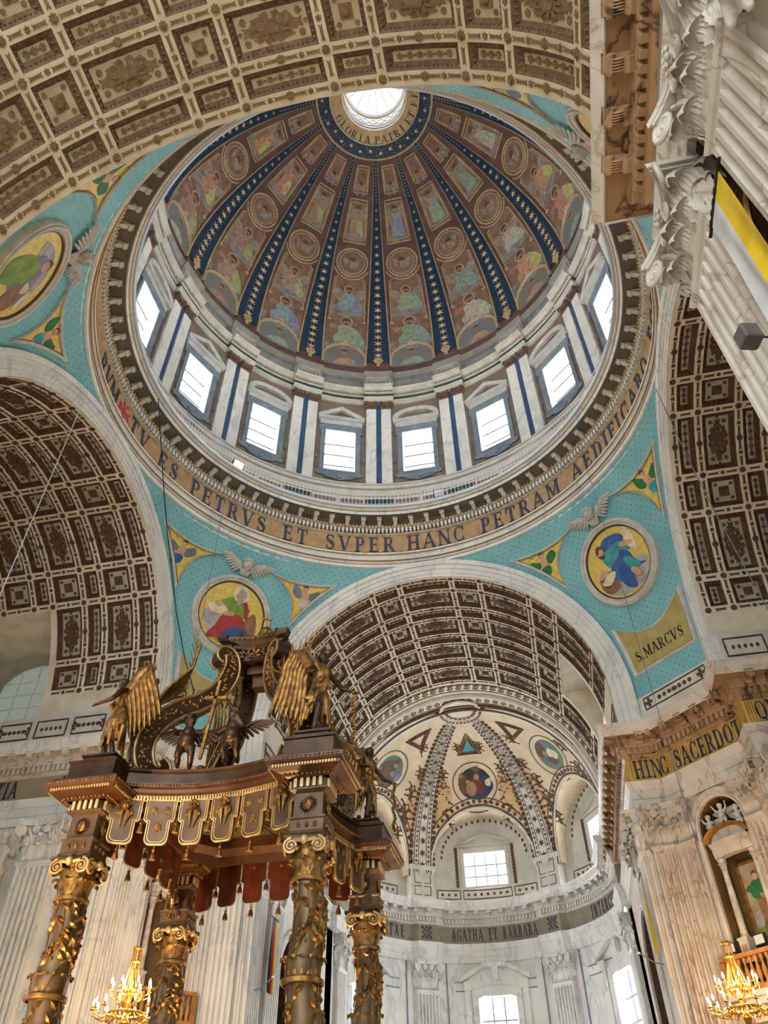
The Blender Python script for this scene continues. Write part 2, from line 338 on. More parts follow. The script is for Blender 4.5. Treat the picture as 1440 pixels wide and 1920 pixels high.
GL = {
 'A': (.84, lambda: _d(.1, 0, .4, 1, .035)+_d(.74, 0, .42, 1, .085)+_h(.22, .62, .33)+_sf(.1, 0)+_sf(.74, 0, .15)),
 'B': (.68, lambda: _V(.16)+_h(.2, .4, .97)+_h(.2, .42, .52)+_h(.2, .42, .03)+_a(.36, .75, .24, .25, -90, 90)+_a(.38, .26, .27, .26, -90, 90)),
 'C': (.74, lambda: _a(.42, .5, .4, .5, 40, 320)+[rect(.66, .68, .72, .98), rect(.66, .02, .72, .3)]),
 'D': (.78, lambda: _V(.16)+_h(.2, .36, .97)+_h(.2, .36, .03)+_a(.34, .5, .4, .5, -90, 90)),
 'E': (.66, lambda: _V(.16)+_h(.2, .58, .97)+_h(.2, .5, .52)+_h(.2, .6, .03)+[rect(.54, .75, .6, 1), rect(.56, 0, .62, .26), rect(.45, .4, .5, .64)]),
 'F': (.62, lambda: _V(.16)+_h(.2, .58, .97)+_h(.2, .5, .52)+[rect(.54, .75, .6, 1), rect(.45, .4, .5, .64)]),
 'G': (.78, lambda: _a(.42, .5, .4, .5, 40, 330)+[rect(.66, .68, .72, .98), rect(.6, .05, .74, .42)]+_h(.5, .8, .42)),
 'H': (.84, lambda: _V(.16)+_V(.68)+_h(.2, .64, .5)),
 'I': (.36, lambda: _V(.18)),
 'L': (.62, lambda: _V(.16)+_h(.2, .58, .03)+[rect(.54, 0, .6, .28)]),
 'M': (1.0, lambda: _v(.12)+_V(.86)+_d(.5, .1, .16, 1, .085)+_d(.5, .1, .84, 1, .035)),
 'N': (.84, lambda: _v(.12)+_v(.72)+_d(.72, 0, .14, 1, .085)),
 'O': (.82, lambda: _a(.41, .5, .4, .5, 0, 360, n=22)),
 'P': (.66, lambda: _V(.16)+_h(.2, .4, .97)+_h(.2, .4, .46)+_a(.36, .715, .26, .285, -90, 90)),
 'Q': (.82, lambda: _a(.41, .5, .4, .5, 0, 360, n=22)+_d(.72, -.18, .44, .12, .06)),
 'R': (.76, lambda: _V(.16)+_h(.2, .4, .97)+_h(.2, .4, .48)+_a(.36, .725, .26, .275, -90, 90)+_d(.68, 0, .4, .48, .085)),
 'S': (.6, lambda: _S()),
 'T': (.72, lambda: _V(.36)+_h(.04, .68, .97)+[rect(.02, .72, .08, 1), rect(.64, .72, .7, 1)]),
 'V': (.8, lambda: _d(.38, 0, .1, 1, .085)+_d(.4, 0, .7, 1, .035)+_sf(.1, .95, .16)+_sf(.7, .95)),
 'X': (.76, lambda: _d(.68, 0, .08, 1, .085)+_d(.08, 0, .68, 1, .035)),
 '.': (.3, lambda: [disc(.12, .08, .08, 8)]),
}
def letter(ch, fm, hh, h0=0., h1=.012, wx=1.):
    "mesh of a capital centred on u = 0, base line v = 0, height hh, on the mapped surface fm"
    w, f = GL[ch]; mb = MB()
    for P in f():
        x = [p[0] for p in P]
        P = [((a-w/2)*hh*wx, b*hh) for a, b in P]
        ar = sum(P[i][0]*P[(i+1) % len(P)][1]-P[(i+1) % len(P)][0]*P[i][1] for i in range(len(P)))
        mb.prism(P if ar > 0 else P[::-1], h0, h1, fm)
    return mb
def text_line(txt, hh, wx=1., gap=.12, space=.5):
    "list of (char, centre u), total width"
    u = 0; out = []
    for ch in txt:
        if ch == ' ': u += space*hh*wx; continue
        w = GL[ch][0]*hh*wx; out.append((ch, u+w/2)); u += w+gap*hh
    return [(c, x-(u-gap*hh)/2) for c, x in out], u
# ================================================================ dome, drum, ring entablature, pendentives
domeb = mat('dome_brown_paint', (112, 87, 80), (94, 71, 66), 1.5, .6)
domeg = mat('dome_gilt_ground', (146, 120, 100), (120, 95, 80), 3., .6, .05)
ribblue = mat('rib_blue_paint', (36, 64, 90), (28, 50, 76), 3., .5)
goldl = mat('gilt_line', (206, 184, 150), (182, 156, 120), 5., .5, .2)
starg = mat('gilt_star', (226, 196, 146), None, rough=.4, metal=.3)
bluegrey = mat('blue_grey_paint', (126, 138, 150), (106, 118, 130), 2., .6)
taupe = mat('taupe_paint', (134, 118, 102), (116, 100, 86), 2., .6)
steel = mat('steel_blue_paint', (60, 90, 124), (50, 76, 108), 2., .5)
green = mat('dark_green_marble', (58, 84, 76), (44, 66, 60), 3., .4)
capb = mat('capital_brown', (116, 92, 78), (84, 64, 54), 9., .6, bump=.6, bscale=14)
friezem = mat('gilt_frieze', (190, 156, 116), (172, 138, 98), 3., .5, .1)
letm = mat('letter_blue_grey', (62, 68, 90), (52, 58, 80), 4., .6)
redm = mat('red_paint', (190, 60, 64), None, rough=.6)
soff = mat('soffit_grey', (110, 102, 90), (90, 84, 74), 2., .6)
gildw = mat('gilt_white_moulding', (206, 196, 172), (180, 160, 124), 6., .5, .1)
winw = mat('window_frame_white', (226, 228, 228), None, rough=.5)
lead = mat('window_bar_grey', (116, 122, 136), None, rough=.5)
def glassmat():
    m = bpy.data.materials.new('milky_window_glass'); m.use_nodes = True; nt = m.node_tree; nt.nodes.clear(); L = nt.links
    o = nt.nodes.new('ShaderNodeOutputMaterial'); t = nt.nodes.new('ShaderNodeBsdfTransparent'); d = nt.nodes.new('ShaderNodeBsdfTranslucent'); x = nt.nodes.new('ShaderNodeMixShader'); g = nt.nodes.new('ShaderNodeBsdfGlossy'); y = nt.nodes.new('ShaderNodeMixShader')
    t.inputs[0].default_value = (.97, .98, 1, 1); d.inputs[0].default_value = (.9, .93, 1, 1); x.inputs[0].default_value = .15; g.inputs['Roughness'].default_value = .15; y.inputs[0].default_value = .04
    L.new(t.outputs[0], x.inputs[1]); L.new(d.outputs[0], x.inputs[2]); L.new(x.outputs[0], y.inputs[1]); L.new(g.outputs[0], y.inputs[2]); L.new(y.outputs[0], o.inputs[0]); return m
glass = glassmat()
def tintmat(name, alt=None):
    m = bpy.data.materials.new(name); m.use_nodes = True; nt = m.node_tree; L = nt.links; b = nt.nodes['Principled BSDF']; b.inputs['Roughness'].default_value = .6
    i = nt.nodes.new('ShaderNodeObjectInfo'); n = nt.nodes.new('ShaderNodeTexNoise'); n.inputs['Scale'].default_value = 5; g = nt.nodes.new('ShaderNodeNewGeometry'); L.new(g.outputs['Position'], n.inputs['Vector'])
    h = nt.nodes.new('ShaderNodeHueSaturation'); L.new(i.outputs['Color'], h.inputs['Color'])
    r = nt.nodes.new('ShaderNodeMapRange'); r.inputs[1].default_value = .3; r.inputs[2].default_value = .7; r.inputs[3].default_value = .7; r.inputs[4].default_value = 1.25; L.new(n.outputs['Fac'], r.inputs[0]); L.new(r.outputs[0], h.inputs['Value'])
    if alt: h.inputs['Hue'].default_value = alt
    L.new(h.outputs[0], b.inputs['Base Color']); return m
robe1 = tintmat('painted_robe'); robe2 = tintmat('painted_mantle', .62)
skin = mat('painted_skin', (176, 140, 116), (150, 112, 92), 6., .6)
hairm = mat('painted_hair', (96, 76, 60), None, rough=.7)
cloudm = mat('painted_cloud', (150, 146, 144), (118, 116, 118), 4., .7)
wingm = mat('painted_wing', (164, 158, 150), (128, 122, 118), 5., .7)
PM = [domeg, goldl, robe1, robe2, skin, hairm, cloudm, wingm]
def rotz(az): return Matrix.Rotation(-rad(az), 4, 'Z')
RC, CR0, Z0 = 13.93, -4.21, 36.1
def dmap(u, v, h):
    ps = v/RC if v > 0 else 0.; r = CR0+RC*cos(ps)-h*cos(ps); z = Z0+RC*sin(ps)-h*sin(ps)+(v if v < 0 else 0)
    a = u/max(CR0+RC*cos(ps), .5); return (r*sin(a), r*cos(a), z)
def dmapa(a, v, h):  # a in degrees
    ps = v/RC if v > 0 else 0.; r = CR0+RC*cos(ps)-h*cos(ps); z = Z0+RC*sin(ps)-h*sin(ps)+(v if v < 0 else 0)
    return (r*sin(rad(a)), r*cos(rad(a)), z)
dome = struct('ceiling_dome', 'brown painted dome with blue starred ribs and figures rising to the lantern', 'dome')
vs = list(np.linspace(-1., 0, 3))+list(np.linspace(.4, 13.95, 34))
mb = MB(); mb.grid([[dmapa(a, v, 0) for v in vs] for a in np.arange(0, 360, 2.8125)], cu=True); obj('dome_shell', mb, domeb, dome)
def ribh(v): return 3.65-.155*v
# rib with edges and stars
rb = MB(); V = np.linspace(.1, 13.95, 40)
rb.grid([[dmapa(-ribh(v), v, .05), dmapa(ribh(v), v, .05)] for v in V])
re = MB()
for s in (-1, 1):
    for off, hh in ((.35, .09), (.62, .07)):
        re.grid([[dmapa(s*(ribh(v)+(off-.16)*(1-.03*v)), v, .03), dmapa(s*(ribh(v)+(off-.12)*(1-.03*v)), v, hh), dmapa(s*(ribh(v)+(off+.12)*(1-.03*v)), v, hh), dmapa(s*(ribh(v)+(off+.16)*(1-.03*v)), v, .03)] for v in V])
    rb.grid([[dmapa(s*ribh(v), v, .05), dmapa(s*ribh(v), v, 0)] for v in V])
rbm, rem = rb.mesh('rib', ribblue), re.mesh('rib_edge', goldl)
stm = []
v = .75
while v < 11.3:
    k = MB(); w = ribh(v)*.0174*(CR0+RC*cos(v/RC))
    k.prism(star(0, v, w*.62, 6, .36), .05, .06, dmap); c = MB()
    # faceted star: centre peak
    c = MB(); P = star(0, v, w*.62, 6, .34); cc = dmap(0, v, .10); pts = [dmap(x, y, .055) for x, y in P]; c.add(pts+[cc], [(i, (i+1) % len(P), len(P)) for i in range(len(P))]); stm.append(c.mesh('star', starg, 0)); v += .52+.004*v
rose = MB(); rose.prism(star(0, .25, .3, 8, .75), .05, .12, dmap); rose.prism(disc(0, .25, .13, 10), .12, .2, dmap); rose.prism(rect(-.1, -.25, .1, .05), .05, .1, dmap); rosem = rose.mesh('gilt_rosette', goldl, 0)
smallst = MB()
for i in range(12):
    vv = 11.5+i*.2; smallst.prism(star(0, vv, .055, 4, .4), .05, .06, dmap)
smallm = smallst.mesh('small_stars', starg, 0)
# field
def fig_seated(mb, cx, cv, s, wings=False, m=0, hd=1):
    d = lambda P, h, mm: mb.prism([(cx+m*0+x*s, cv+y*s) for x, y in P], .015, h, dmap, mm)
    d(blob(0, .12, .95, .3, .12, 7, 1), .02, 6); d(blob(-.5, .3, .35, .25, .15, 5), .021, 6); d(blob(.5, .25, .38, .22, .15, 5, 2), .022, 6)
    if wings:
        for q in (-1, 1): d([(q*.1, 1.15), (q*.55, 1.55), (q*.85, 1.5), (q*.75, 1.1), (q*.5, .75), (q*.2, .8)][::q], .024, 7)
    d([(-.42, .15), (.45, .12), (.62, .45), (.5, .7), (.3, .85), (-.3, .85), (-.5, .6)], .03, 2)
    d([(-.1, .2), (.62, .1), (.8, .4), (.62, .85), (.35, 1.2), (.2, 1.0), (.1, .6)], .035, 3)
    d([(-.3, .75), (.3, .75), (.34, 1.15), (.12, 1.3), (-.12, 1.3), (-.34, 1.15)], .04, 2)
    d([(-.3, 1.15), (-.62, .95), (-.7, 1.2), (-.6, 1.25), (-.2, 1.25)], .045, 4)
    d(disc(0, 1.5, .27, 14), .03, 1); d(disc(0, 1.5, .22, 14), .034, 0)
    d(disc(0, 1.47, .15, 10, .18), .05, 4); d([(-.16, 1.5), (.16, 1.5), (.12, 1.66), (-.12, 1.66)], .055, 5)
    d([(-.1, 1.4), (.1, 1.4), (0, 1.26)], .055, 5)
def fig_stand(mb, cx, cv, s):
    d = lambda P, h, mm: mb.prism([(cx+x*s, cv+y*s) for x, y in P], .015, h, dmap, mm)
    d(blob(0, .1, .55, .22, .15, 6), .02, 6)
    for q in (-1, 1): d([(q*.08, 1.45), (q*.42, 1.75), (q*.48, 1.35), (q*.3, .9), (q*.12, 1.0)][::q], .024, 7)
    d([(-.3, .1), (.34, .1), (.26, .8), (.2, 1.35), (-.2, 1.35), (-.28, .8)], .03, 2); d([(0, .15), (.4, .2), (.3, .9), (.05, 1.0)], .035, 3)
    d([(-.2, 1.3), (-.42, 1.05), (-.2, .95), (-.1, 1.1)], .04, 4); d(disc(0, 1.55, .14, 10, .17), .045, 4); d([(-.14, 1.58), (.14, 1.58), (.1, 1.74), (-.1, 1.74)], .05, 5)
def field_meshes():
    g = MB(); f = MB(); R = 1
    loop = lambda pts, w=.045, h=.05: f.strip(dense(pts, .3), w, 0, h, dmap, 1, True)
    pa = lambda a, v: (rad(a)*(CR0+RC*cos(max(v, 0)/RC)), v)
    # gilt grounds
    def ground(aL, v0, v1, n=10, h=.012):
        vv = np.linspace(v0, v1, n); g.grid([[dmapa(-aL, v, h), dmapa(0, v, h), dmapa(aL, v, h)] for v in vv])
    ground(5.6, 3.6, 6.75); ground(5.2, 9.05, 11.5); ground(4.6, 12.1, 13.45); ground(7.0, .9, 3.6)
    # frames
    def frame(a0, v0, a1, v1, w=.045):
        P = [pa(-a0, v0)]+[pa(-a0+(a1-a0)*-t, v0+(v1-v0)*t) for t in np.linspace(.1, 1, 8)]+[pa(a1, v1)]+[pa(a1+(a0-a1)*t, v1+(v0-v1)*t) for t in np.linspace(.1, 1, 8)]
        f.strip(P, w, 0, .05, dmap, 1, True)
    frame(5.6, 8.95, 5.6, 11.6); frame(4.9, 9.15, 4.9, 11.4, .025); frame(4.9, 12.0, 5.3, 13.55); frame(4.1, 12.2, 4.3, 13.4, .025)
    for s in (-1, 1):
        top = [pa(s*6.3, v) for v in np.linspace(3.45, 6.5, 9)]+[pa(s*a, 6.5+.38*(1-(a/6.3)**2)*0) for a in (5.6,)]+[pa(s*5.4*cos(t), 6.62+.0*t) for t in (0,)]
        f.strip(top, .045, 0, .05, dmap, 1); f.strip([pa(s*6.9, 3.45), pa(s*6.3, 3.45), pa(s*5.5, 3.45)], .06, 0, .06, dmap, 1)
        f.strip([pa(s*5.6, v) for v in np.linspace(3.7, 6.4, 8)], .025, 0, .04, dmap, 1)
    arc = [(.0+1.12*cos(t), 7.65+1.12*sin(t)) for t in np.linspace(rad(205), rad(335), 14)]
    f.strip(arc, .045, 0, .05, dmap, 1)
    # roundel
    for r, w in ((.92, .05), (.74, .035)): f.strip(disc(0, 7.65, r, 32), w, 0, .06, dmap, 1, True)
    for i in range(28): f.prism(disc(.83*cos(2*pi*i/28), 7.65+.83*sin(2*pi*i/28), .035, 6), 0, .04, dmap, 1)
    rd = MB(); rd.prism(disc(0, 7.65, .7, 28), 0, .02, dmap, 0)
    d = lambda P, h, mm: rd.prism([(x, 7.65+y) for x, y in P], .02, h, dmap, mm)
    for q in (-1, 1): d([(q*.08, -.1), (q*.3, .2), (q*.5, .32), (q*.52, .05), (q*.36, -.25), (q*.16, -.4)][::q], .035, 7)
    d([(-.2, -.1), (0, -.45), (.2, -.1), (.12, .1), (-.12, .1)], .038, 7); d(disc(0, .08, .19, 12, .22), .06, 4); d([(-.2, .12), (.2, .12), (.12, .34), (-.12, .34)], .065, 5)
    # top cherub
    ch = MB()
    d2 = lambda P, h, mm: ch.prism([(x, 12.32+y) for x, y in P], .02, h, dmap, mm)
    for q in (-1, 1): d2([(q*.04, -.05), (q*.12, -.5), (q*.24, -.42), (q*.3, -.1), (q*.2, .1)][::q], .07, 7)
    d2(disc(0, .1, .24, 14), .03, 1); d2(disc(0, .1, .16, 10, .19), .09, 4); d2([(-.16, .14), (.16, .14), (.1, .31), (-.1, .31)], .1, 5)
    # lunette at the base
    lu = MB(); L = [(-1.18, -.35)]+[(-1.18*cos(t), -.35+.75+1.2*sin(t)) if 0 else (-1.2*cos(t), .25+1.3*sin(t)) for t in np.linspace(0, pi, 17)]+[(1.2, -.35)]
    lg = MB(); lg.grid([[dmap(x, -.35, .03), dmap(x, y, .03)] for x, y in L[1:-1]], 0)
    f.strip(L, .09, 0, .12, dmap, 1); f.prism(star(0, 1.68, .2, 6, .5), .02, .16, dmap, 1)
    lf = MB(); d3 = lambda P, h, mm: lf.prism(P, .03, h, dmap, mm)
    d3(blob(0, 0, .85, .3, .1, 5), .04, 6); d3([(-.6, -.2), (.65, -.2), (.5, .25), (.2, .7), (-.2, .72), (-.45, .3)], .045, 2); d3([(0, -.15), (.6, -.18), (.55, .2), (.25, .55)], .05, 3); d3(disc(0, .88, .16, 10, .2), .06, 4); d3([(-.16, .92), (.16, .92), (.1, 1.08), (-.1, 1.08)], .065, 5)
    return g, f, rd, ch, lg, lf
g_, f_, rd_, ch_, lg_, lf_ = field_meshes()
lunbg = mat('lunette_sky_paint', (112, 126, 134), (134, 118, 100), 2., .6)
FMs = [g_.mesh('painted_ground', PM), f_.mesh('gilt_frame', PM), rd_.mesh('cherub_roundel', PM, 0), ch_.mesh('cherub_head', PM, 0), lg_.mesh('lunette', lunbg), lf_.mesh('lunette_figure', PM, 0)]
a_ = MB(); fig_seated(a_, 0, 1.3, 1.42); s_ = MB(); fig_seated(s_, 0, 4.05, 1.15, True); t_ = MB(); fig_stand(t_, 0, 9.2, 1.18)
FIG = [a_.mesh('seated_apostle', PM, 0), s_.mesh('seated_angel', PM, 0), t_.mesh('standing_angel', PM, 0)]
a2 = MB(); fig_seated(a2, .05, 1.3, 1.42); FIGm = None
PALs = [(170, 144, 124), (136, 160, 136), (186, 136, 120), (140, 158, 164), (184, 174, 160), (164, 134, 120), (150, 166, 140), (184, 146, 116)]
ko = 0
for i in range(16):
    azr = -11.25+22.5*i; azr = azr-360 if azr > 180 else azr
    if abs(azr) < 125:
        R = link('rib', rbm, dome, rotz(azr)); link('rib_edge', rem, R); link('gilt_rosette', rosem, R); link('small_stars', smallm, R, kind='stuff')
        if abs(azr) < 102:
            for q in stm: link('star', q, R)
    azf = 22.5*i; azf = azf-360 if azf > 180 else azf
    if abs(azf) < 125:
        E_ = empty('dome_field', rotz(azf), dome)
        for q in FMs:
            o = link(q.name, q, E_); ko += 1; o.color = lin(PALs[(ko*5+i*3) % 8])
        for k, q in enumerate(FIG):
            o = link(q.name, q, E_, Matrix.Diagonal((-1 if (i+k) % 2 else 1, 1, 1, 1)) if 0 else None); o.color = lin(PALs[(i*3+k*5+1) % 8])
# ---- oculus rings, lantern
oc = MB(); oc.lathe([(3.31, 47.80), (3.31, 47.74), (3.24, 47.72), (3.2, 47.76)], 64); obj('oculus_moulding', oc, goldl, dome)
oc = MB(); oc.lathe([(3.22, 47.78), (2.56, 48.12)], 64); obj('star_band', oc, ribblue, dome)
def omap(r0, z0, r1, z1, az):  # u to the right along the ring, v upward/inward
    sl = hypot(r1-r0, z1-z0)
    def f(u, v, h):
        t = v/sl; r = r0+(r1-r0)*t; z = z0+(z1-z0)*t-h; a = rad(az)+u/r; return (r*sin(a), r*cos(a), z)
    return f
for i in range(22):
    az = -125+i*12; k = MB(); fm = omap(3.22, 47.78, 2.56, 48.12, az); k.prism(star(0, .3+.12*(i % 2), .12, 6, .4), 0, .02, fm); obj('star', k, starg, dome, None, 0)
k = MB(); rnd = random.Random(3)
for i in range(420):
    fm = omap(3.22, 47.78, 2.56, 48.12, rnd.uniform(-130, 130)); k.prism(disc(0, rnd.uniform(.06, .68), .016, 5), 0, .01, fm)
obj('gilt_dots', k, starg, dome, None, 0, kind='stuff')
oc = MB(); oc.lathe([(2.58, 48.1), (2.56, 48.04), (2.5, 48.06), (2.48, 48.16)], 64); oc.lathe([(1.92, 48.46), (1.9, 48.40), (1.84, 48.42), (1.82, 48.5)], 64); obj('ring_moulding', oc, goldl, dome)
oc = MB(); oc.lathe([(2.5, 48.14), (1.9, 48.44)], 64); obj('inscription_ring', oc, palegold, dome)
for txt, a0, a1 in (('GLORIA', -74, -22.5), ('PATRI', -7.8, 32.6), ('ET', 46, 55), ('FILIO', 70, 110)):
    for j, chh in enumerate(txt):
        az = a0+(a1-a0)*j/(len(txt)-1); obj('letter', letter(chh, omap(2.5, 48.14, 1.9, 48.44, az), .42, 0, .015), letm, dome, None, 0)
lw = mat('lantern_white', (214, 214, 214), (190, 194, 198), 3., .6)
la = MB(); la.lathe([(1.83, 48.5), (1.83, 50.6), (1.74, 50.66), (1.7, 50.75), (1.74, 50.85)], 48); obj('lantern_drum', la, lw, dome)
la = MB()
for z, t in ((48.75, .03), (49.15, .02), (50.35, .03), (50.5, .02)): la.tube([(1.82*cos(a), 1.82*sin(a), z) for a in np.linspace(0, 2*pi, 48, False)], t, 6, closed=True)
obj('gilt_ring', la, gold, dome)
la = MB()
for i in range(24):
    fm = lambda u, v, h, az=i*15: ((1.82-h)*sin(rad(az)+u/1.82), (1.82-h)*cos(rad(az)+u/1.82), 49.75+v)
    la.strip(disc(0, 0, .2, 14, .32), .025, 0, .02, fm, 0, True); la.strip([(.2, 0), (.28, 0)], .025, 0, .02, fm)
obj('lantern_ornament', la, goldl, dome, None, 0)
la = MB(); la.lathe([(1.74, 50.86), (.55, 52.2), (0.02, 52.35)], 40); obj('lantern_glass', la, glass, dome)
skybl = mat('lantern_bar', (96, 104, 140), None, rough=.5)
for i in range(16):
    a = 2*pi*i/16+.1; b_ = MB(); b_.tube([(1.72*cos(a), 1.72*sin(a), 50.84), (.5*cos(a), .5*sin(a), 52.2)], .028, 5); obj('glazing_bar', b_, skybl, dome, None, 0)
b_ = MB(); b_.tube([(.55*cos(a), .55*sin(a), 52.16) for a in np.linspace(0, 2*pi, 24, False)], .04, 6, closed=True); obj('glazing_ring', b_, skybl, dome)
# ---------------------------------------------------------------- ring entablature
ring = struct('trim_5', 'circular entablature ring under the drum with gilt frieze and blue lettering', 'entablature')
def lring(name, prof, m, n=128, parent=ring, **k): q = MB(); q.lathe(prof, n); return obj(name, q, m, parent, **k)
lring('architrave', [(8.92, 20.72), (8.86, 20.85), (8.78, 20.86), (8.76, 20.98), (8.8, 21.0), (8.8, 21.16), (8.74, 21.18), (8.74, 21.24), (8.79, 21.27), (8.79, 21.44), (8.72, 21.48), (8.7, 21.56), (8.76, 21.6), (8.9, 21.64)], white)
for z, r in ((21.17, 8.745), (21.0, 8.765), (21.47, 8.725)):
    q = MB(); q.tube([(r*cos(a), r*sin(a), z) for a in np.linspace(0, 2*pi, 128, False)], .022, 5, closed=True); obj('gilt_line', q, gold, ring)
q = MB()
for i in range(520):
    a = 2*pi*i/520; c, s = cos(a), sin(a); r = 8.79; w = .045
    q.add([(r*c+w*s, r*s-w*c, 21.66), (r*c-w*s, r*s+w*c, 21.66), ((r+.09)*c, (r+.09)*s, 21.76), ((r-.05)*c, (r-.05)*s, 21.63), (r*c, r*s, 21.56)], [(0, 3, 2), (3, 1, 2), (0, 4, 3), (4, 1, 3)])
obj('leaf_band', q, orn, ring, None, 0, kind='stuff')
# fluted gilt frieze
q = MB(); N_ = 1440; q.grid([[((8.9+(.012 if i % 2 else 0))*cos(2*pi*i/N_), (8.9+(.012 if i % 2 else 0))*sin(2*pi*i/N_), z) for z in (21.62, 22.64)] for i in range(N_)], cu=True); obj('frieze', q, friezem, ring, None, 0)
lring('bed_moulding', [(8.91, 22.6), (8.8, 22.64), (8.8, 22.68), (8.86, 22.7), (8.86, 22.94), (8.7, 22.96), (8.66, 23.02), (8.7, 23.05), (8.66, 23.06)], gildw)
q = MB()
for i in range(330):
    a = 2*pi*i/330; M_ = Matrix.Rotation(a, 4, 'Z'); q.box((8.79, 0, 22.82), (.14, .095, .22), 0, M_)
obj('dentils', q, white, ring, None, 0, kind='stuff'); lring('dentil_ground', [(8.85, 22.7), (8.85, 22.94)], orn)
q = MB()
for i in range(400):
    a = 2*pi*i/400; M_ = Matrix.Rotation(a, 4, 'Z'); q.add([tuple(M_ @ Vector(p)) for p in ((8.64, -.05, 23.04), (8.64, .05, 23.04), (8.58, 0, 23.0), (8.7, 0, 22.95))], [(0, 2, 1), (0, 3, 2), (2, 3, 1)])
obj('egg_band', q, orn2, ring, None, 0, kind='stuff')
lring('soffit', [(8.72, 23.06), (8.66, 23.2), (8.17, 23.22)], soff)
lring('cornice', [(8.2, 23.21), (8.16, 23.18), (8.14, 23.22), (8.14, 23.3), (8.09, 23.33), (8.09, 23.38), (8.04, 23.42), (8.02, 23.5), (8.1, 23.56), (9.8, 23.6)], white)
q = MB(); q.tube([(8.1*cos(a), 8.1*sin(a), 23.33) for a in np.linspace(0, 2*pi, 128, False)], .018, 5, closed=True); obj('gilt_line', q, gold, ring)
pipem = mat('silver_pipe', (196, 204, 214), None, rough=.3, metal=.3)
q = MB(); q.tube([(8.0*cos(a), 8.0*sin(a), 23.5) for a in np.linspace(0, 2*pi, 160, False)], .075, 10, closed=True); obj('light_pipe', q, pipem, ring)
# modillions: scrolled brackets with a little leaf
q = MB(); pr = [(8.7, 23.2), (8.38, 23.2), (8.35, 23.15), (8.37, 23.08), (8.42, 23.07), (8.45, 23.11), (8.5, 23.06), (8.62, 22.98), (8.7, 22.98)]
for y0, y1 in ((-.075, .075),):
    n = len(pr); q.add([(r, y0, z) for r, z in pr]+[(r, y1, z) for r, z in pr], [tuple(range(n)), tuple(range(n, 2*n))[::-1]]+[(i, n+i, n+(i+1) % n, (i+1) % n) for i in range(n)])
for s in (-1, 1): q.tube([(8.4, s*.07, 23.12), (8.4, s*.1, 23.12)], .05, 8)
q.box((8.33, 0, 23.17), (.05, .2, .05))
modm = q.mesh('modillion', white2, 25)
for i in range(80):
    a = 360*i/80+2.25; az = (90-a+180) % 360-180
    if abs(az) < 150: link('modillion', modm, ring, Matrix.Rotation(rad(a), 4, 'Z'))
RT = [('R', -102.6), ('V', -99.2), ('M', -95.4), ('T', -85.5), ('V', -81.3), ('E', -74.2), ('S', -70.2)]
for w_, a0, a1 in (('PETRVS', -63.1, -43.4), ('ET', -36, -32.1), ('SVPER', -24.5, -8.8), ('HANC', -2.2, 10.1), ('PETRAM', 17.7, 37.8), ('AEDIFICABO', 45.6, 77.5), ('ECCLESIAM', 85, 114)):
    n = len(w_); ws = [GL[c][0] for c in w_]; cs = np.cumsum([0]+[(ws[i]+ws[i+1])/2+.13 for i in range(n-1)]); cs = cs/cs[-1]
    RT += [(c, a0+(a1-a0)*t) for c, t in zip(w_, cs)]
for c, az in RT:
    fm = lambda u, v, h: ((8.895-h)*sin(u/8.895), (8.895-h)*cos(u/8.895), 21.78+v)
    obj('letter', letter(c, fm, .78, 0, .02, .78), letm, ring, rotz(az), 0)
q = MB(); fm = lambda u, v, h: ((8.895-h)*sin(u/8.895), (8.895-h)*cos(u/8.895), 22.17+v)
for k in range(4):
    R_ = [(x*cos(k*pi/2)-y*sin(k*pi/2), x*sin(k*pi/2)+y*cos(k*pi/2)) for x, y in [(-.06, .0), (.06, .0), (.06, .2), (.2, .34), (.1, .36), (0, .26), (-.1, .36), (-.2, .34), (-.06, .2)]]
    q.prism(R_, 0, .02, fm)
obj('red_cross', q, redm, ring, rotz(-90.1), 0)
# railing on the cornice (white posts and rails)
rail = thing('gallery_railing', 'thin white metal railing along the drum gallery under the windows', 'railing', Matrix.Translation((0, 0, 23.6)))
for z, t in ((1.02, .022), (.72, .012), (.42, .012)):
    q = MB(); q.tube([(8.38*cos(a), 8.38*sin(a), z) for a in np.linspace(0, 2*pi, 160, False)], t, 5, closed=True); obj('rail', q, winw, rail)
q = MB()
for i in range(320):
    a = 2*pi*i/320; q.tube([(8.38*cos(a), 8.38*sin(a), 0), (8.38*cos(a), 8.38*sin(a), 1.02)], .011, 4, cap=False)
obj('baluster_rods', q, winw, rail, None, 0, kind='stuff')
# ---------------------------------------------------------------- drum wall
drum = struct('wall_drum', 'circular drum wall with paired veined pilasters between bright windows', 'drum wall')
RD = 9.65
def cmap(R=RD): return lambda u, v, h: ((R-h)*sin(u/R), (R-h)*cos(u/R), v)
cm = cmap()
HB = RD*rad(11.25)
def cgrid(mb, u0, u1, v0, v1, h=0, m=0, n=5): mb.grid([[cm(u0+(u1-u0)*i/n, v0, h), cm(u0+(u1-u0)*i/n, v1, h)] for i in range(n+1)], m)
WU, WZ0, WZ1 = .74, 27.3, 30.12
bay = MB(); cgrid(bay, -HB, -WU, 26.3, 32.75, 0, 0); cgrid(bay, WU, HB, 26.3, 32.75, 0, 0); cgrid(bay, -WU, WU, 26.3, WZ0, 0, 0, 4); cgrid(bay, -WU, WU, WZ1, 32.75, 0, 0, 4)
bay.grid([[cm(x, z, 0), cm(x*.96, (z-28.7)*.97+28.7, -.55)] for x, z in dense(rect(-WU, WZ0, WU, WZ1), .4)], 1, cu=True)
baym = bay.mesh('bay_wall', [taupe, mat('window_reveal', (206, 206, 186), (184, 184, 160), 2., .6)])
bs = MB(); cgrid(bs, -HB, HB, 23.6, 26.35, .05, 0, 6); bsm = bs.mesh('gallery_wall', white2)
bp = MB()
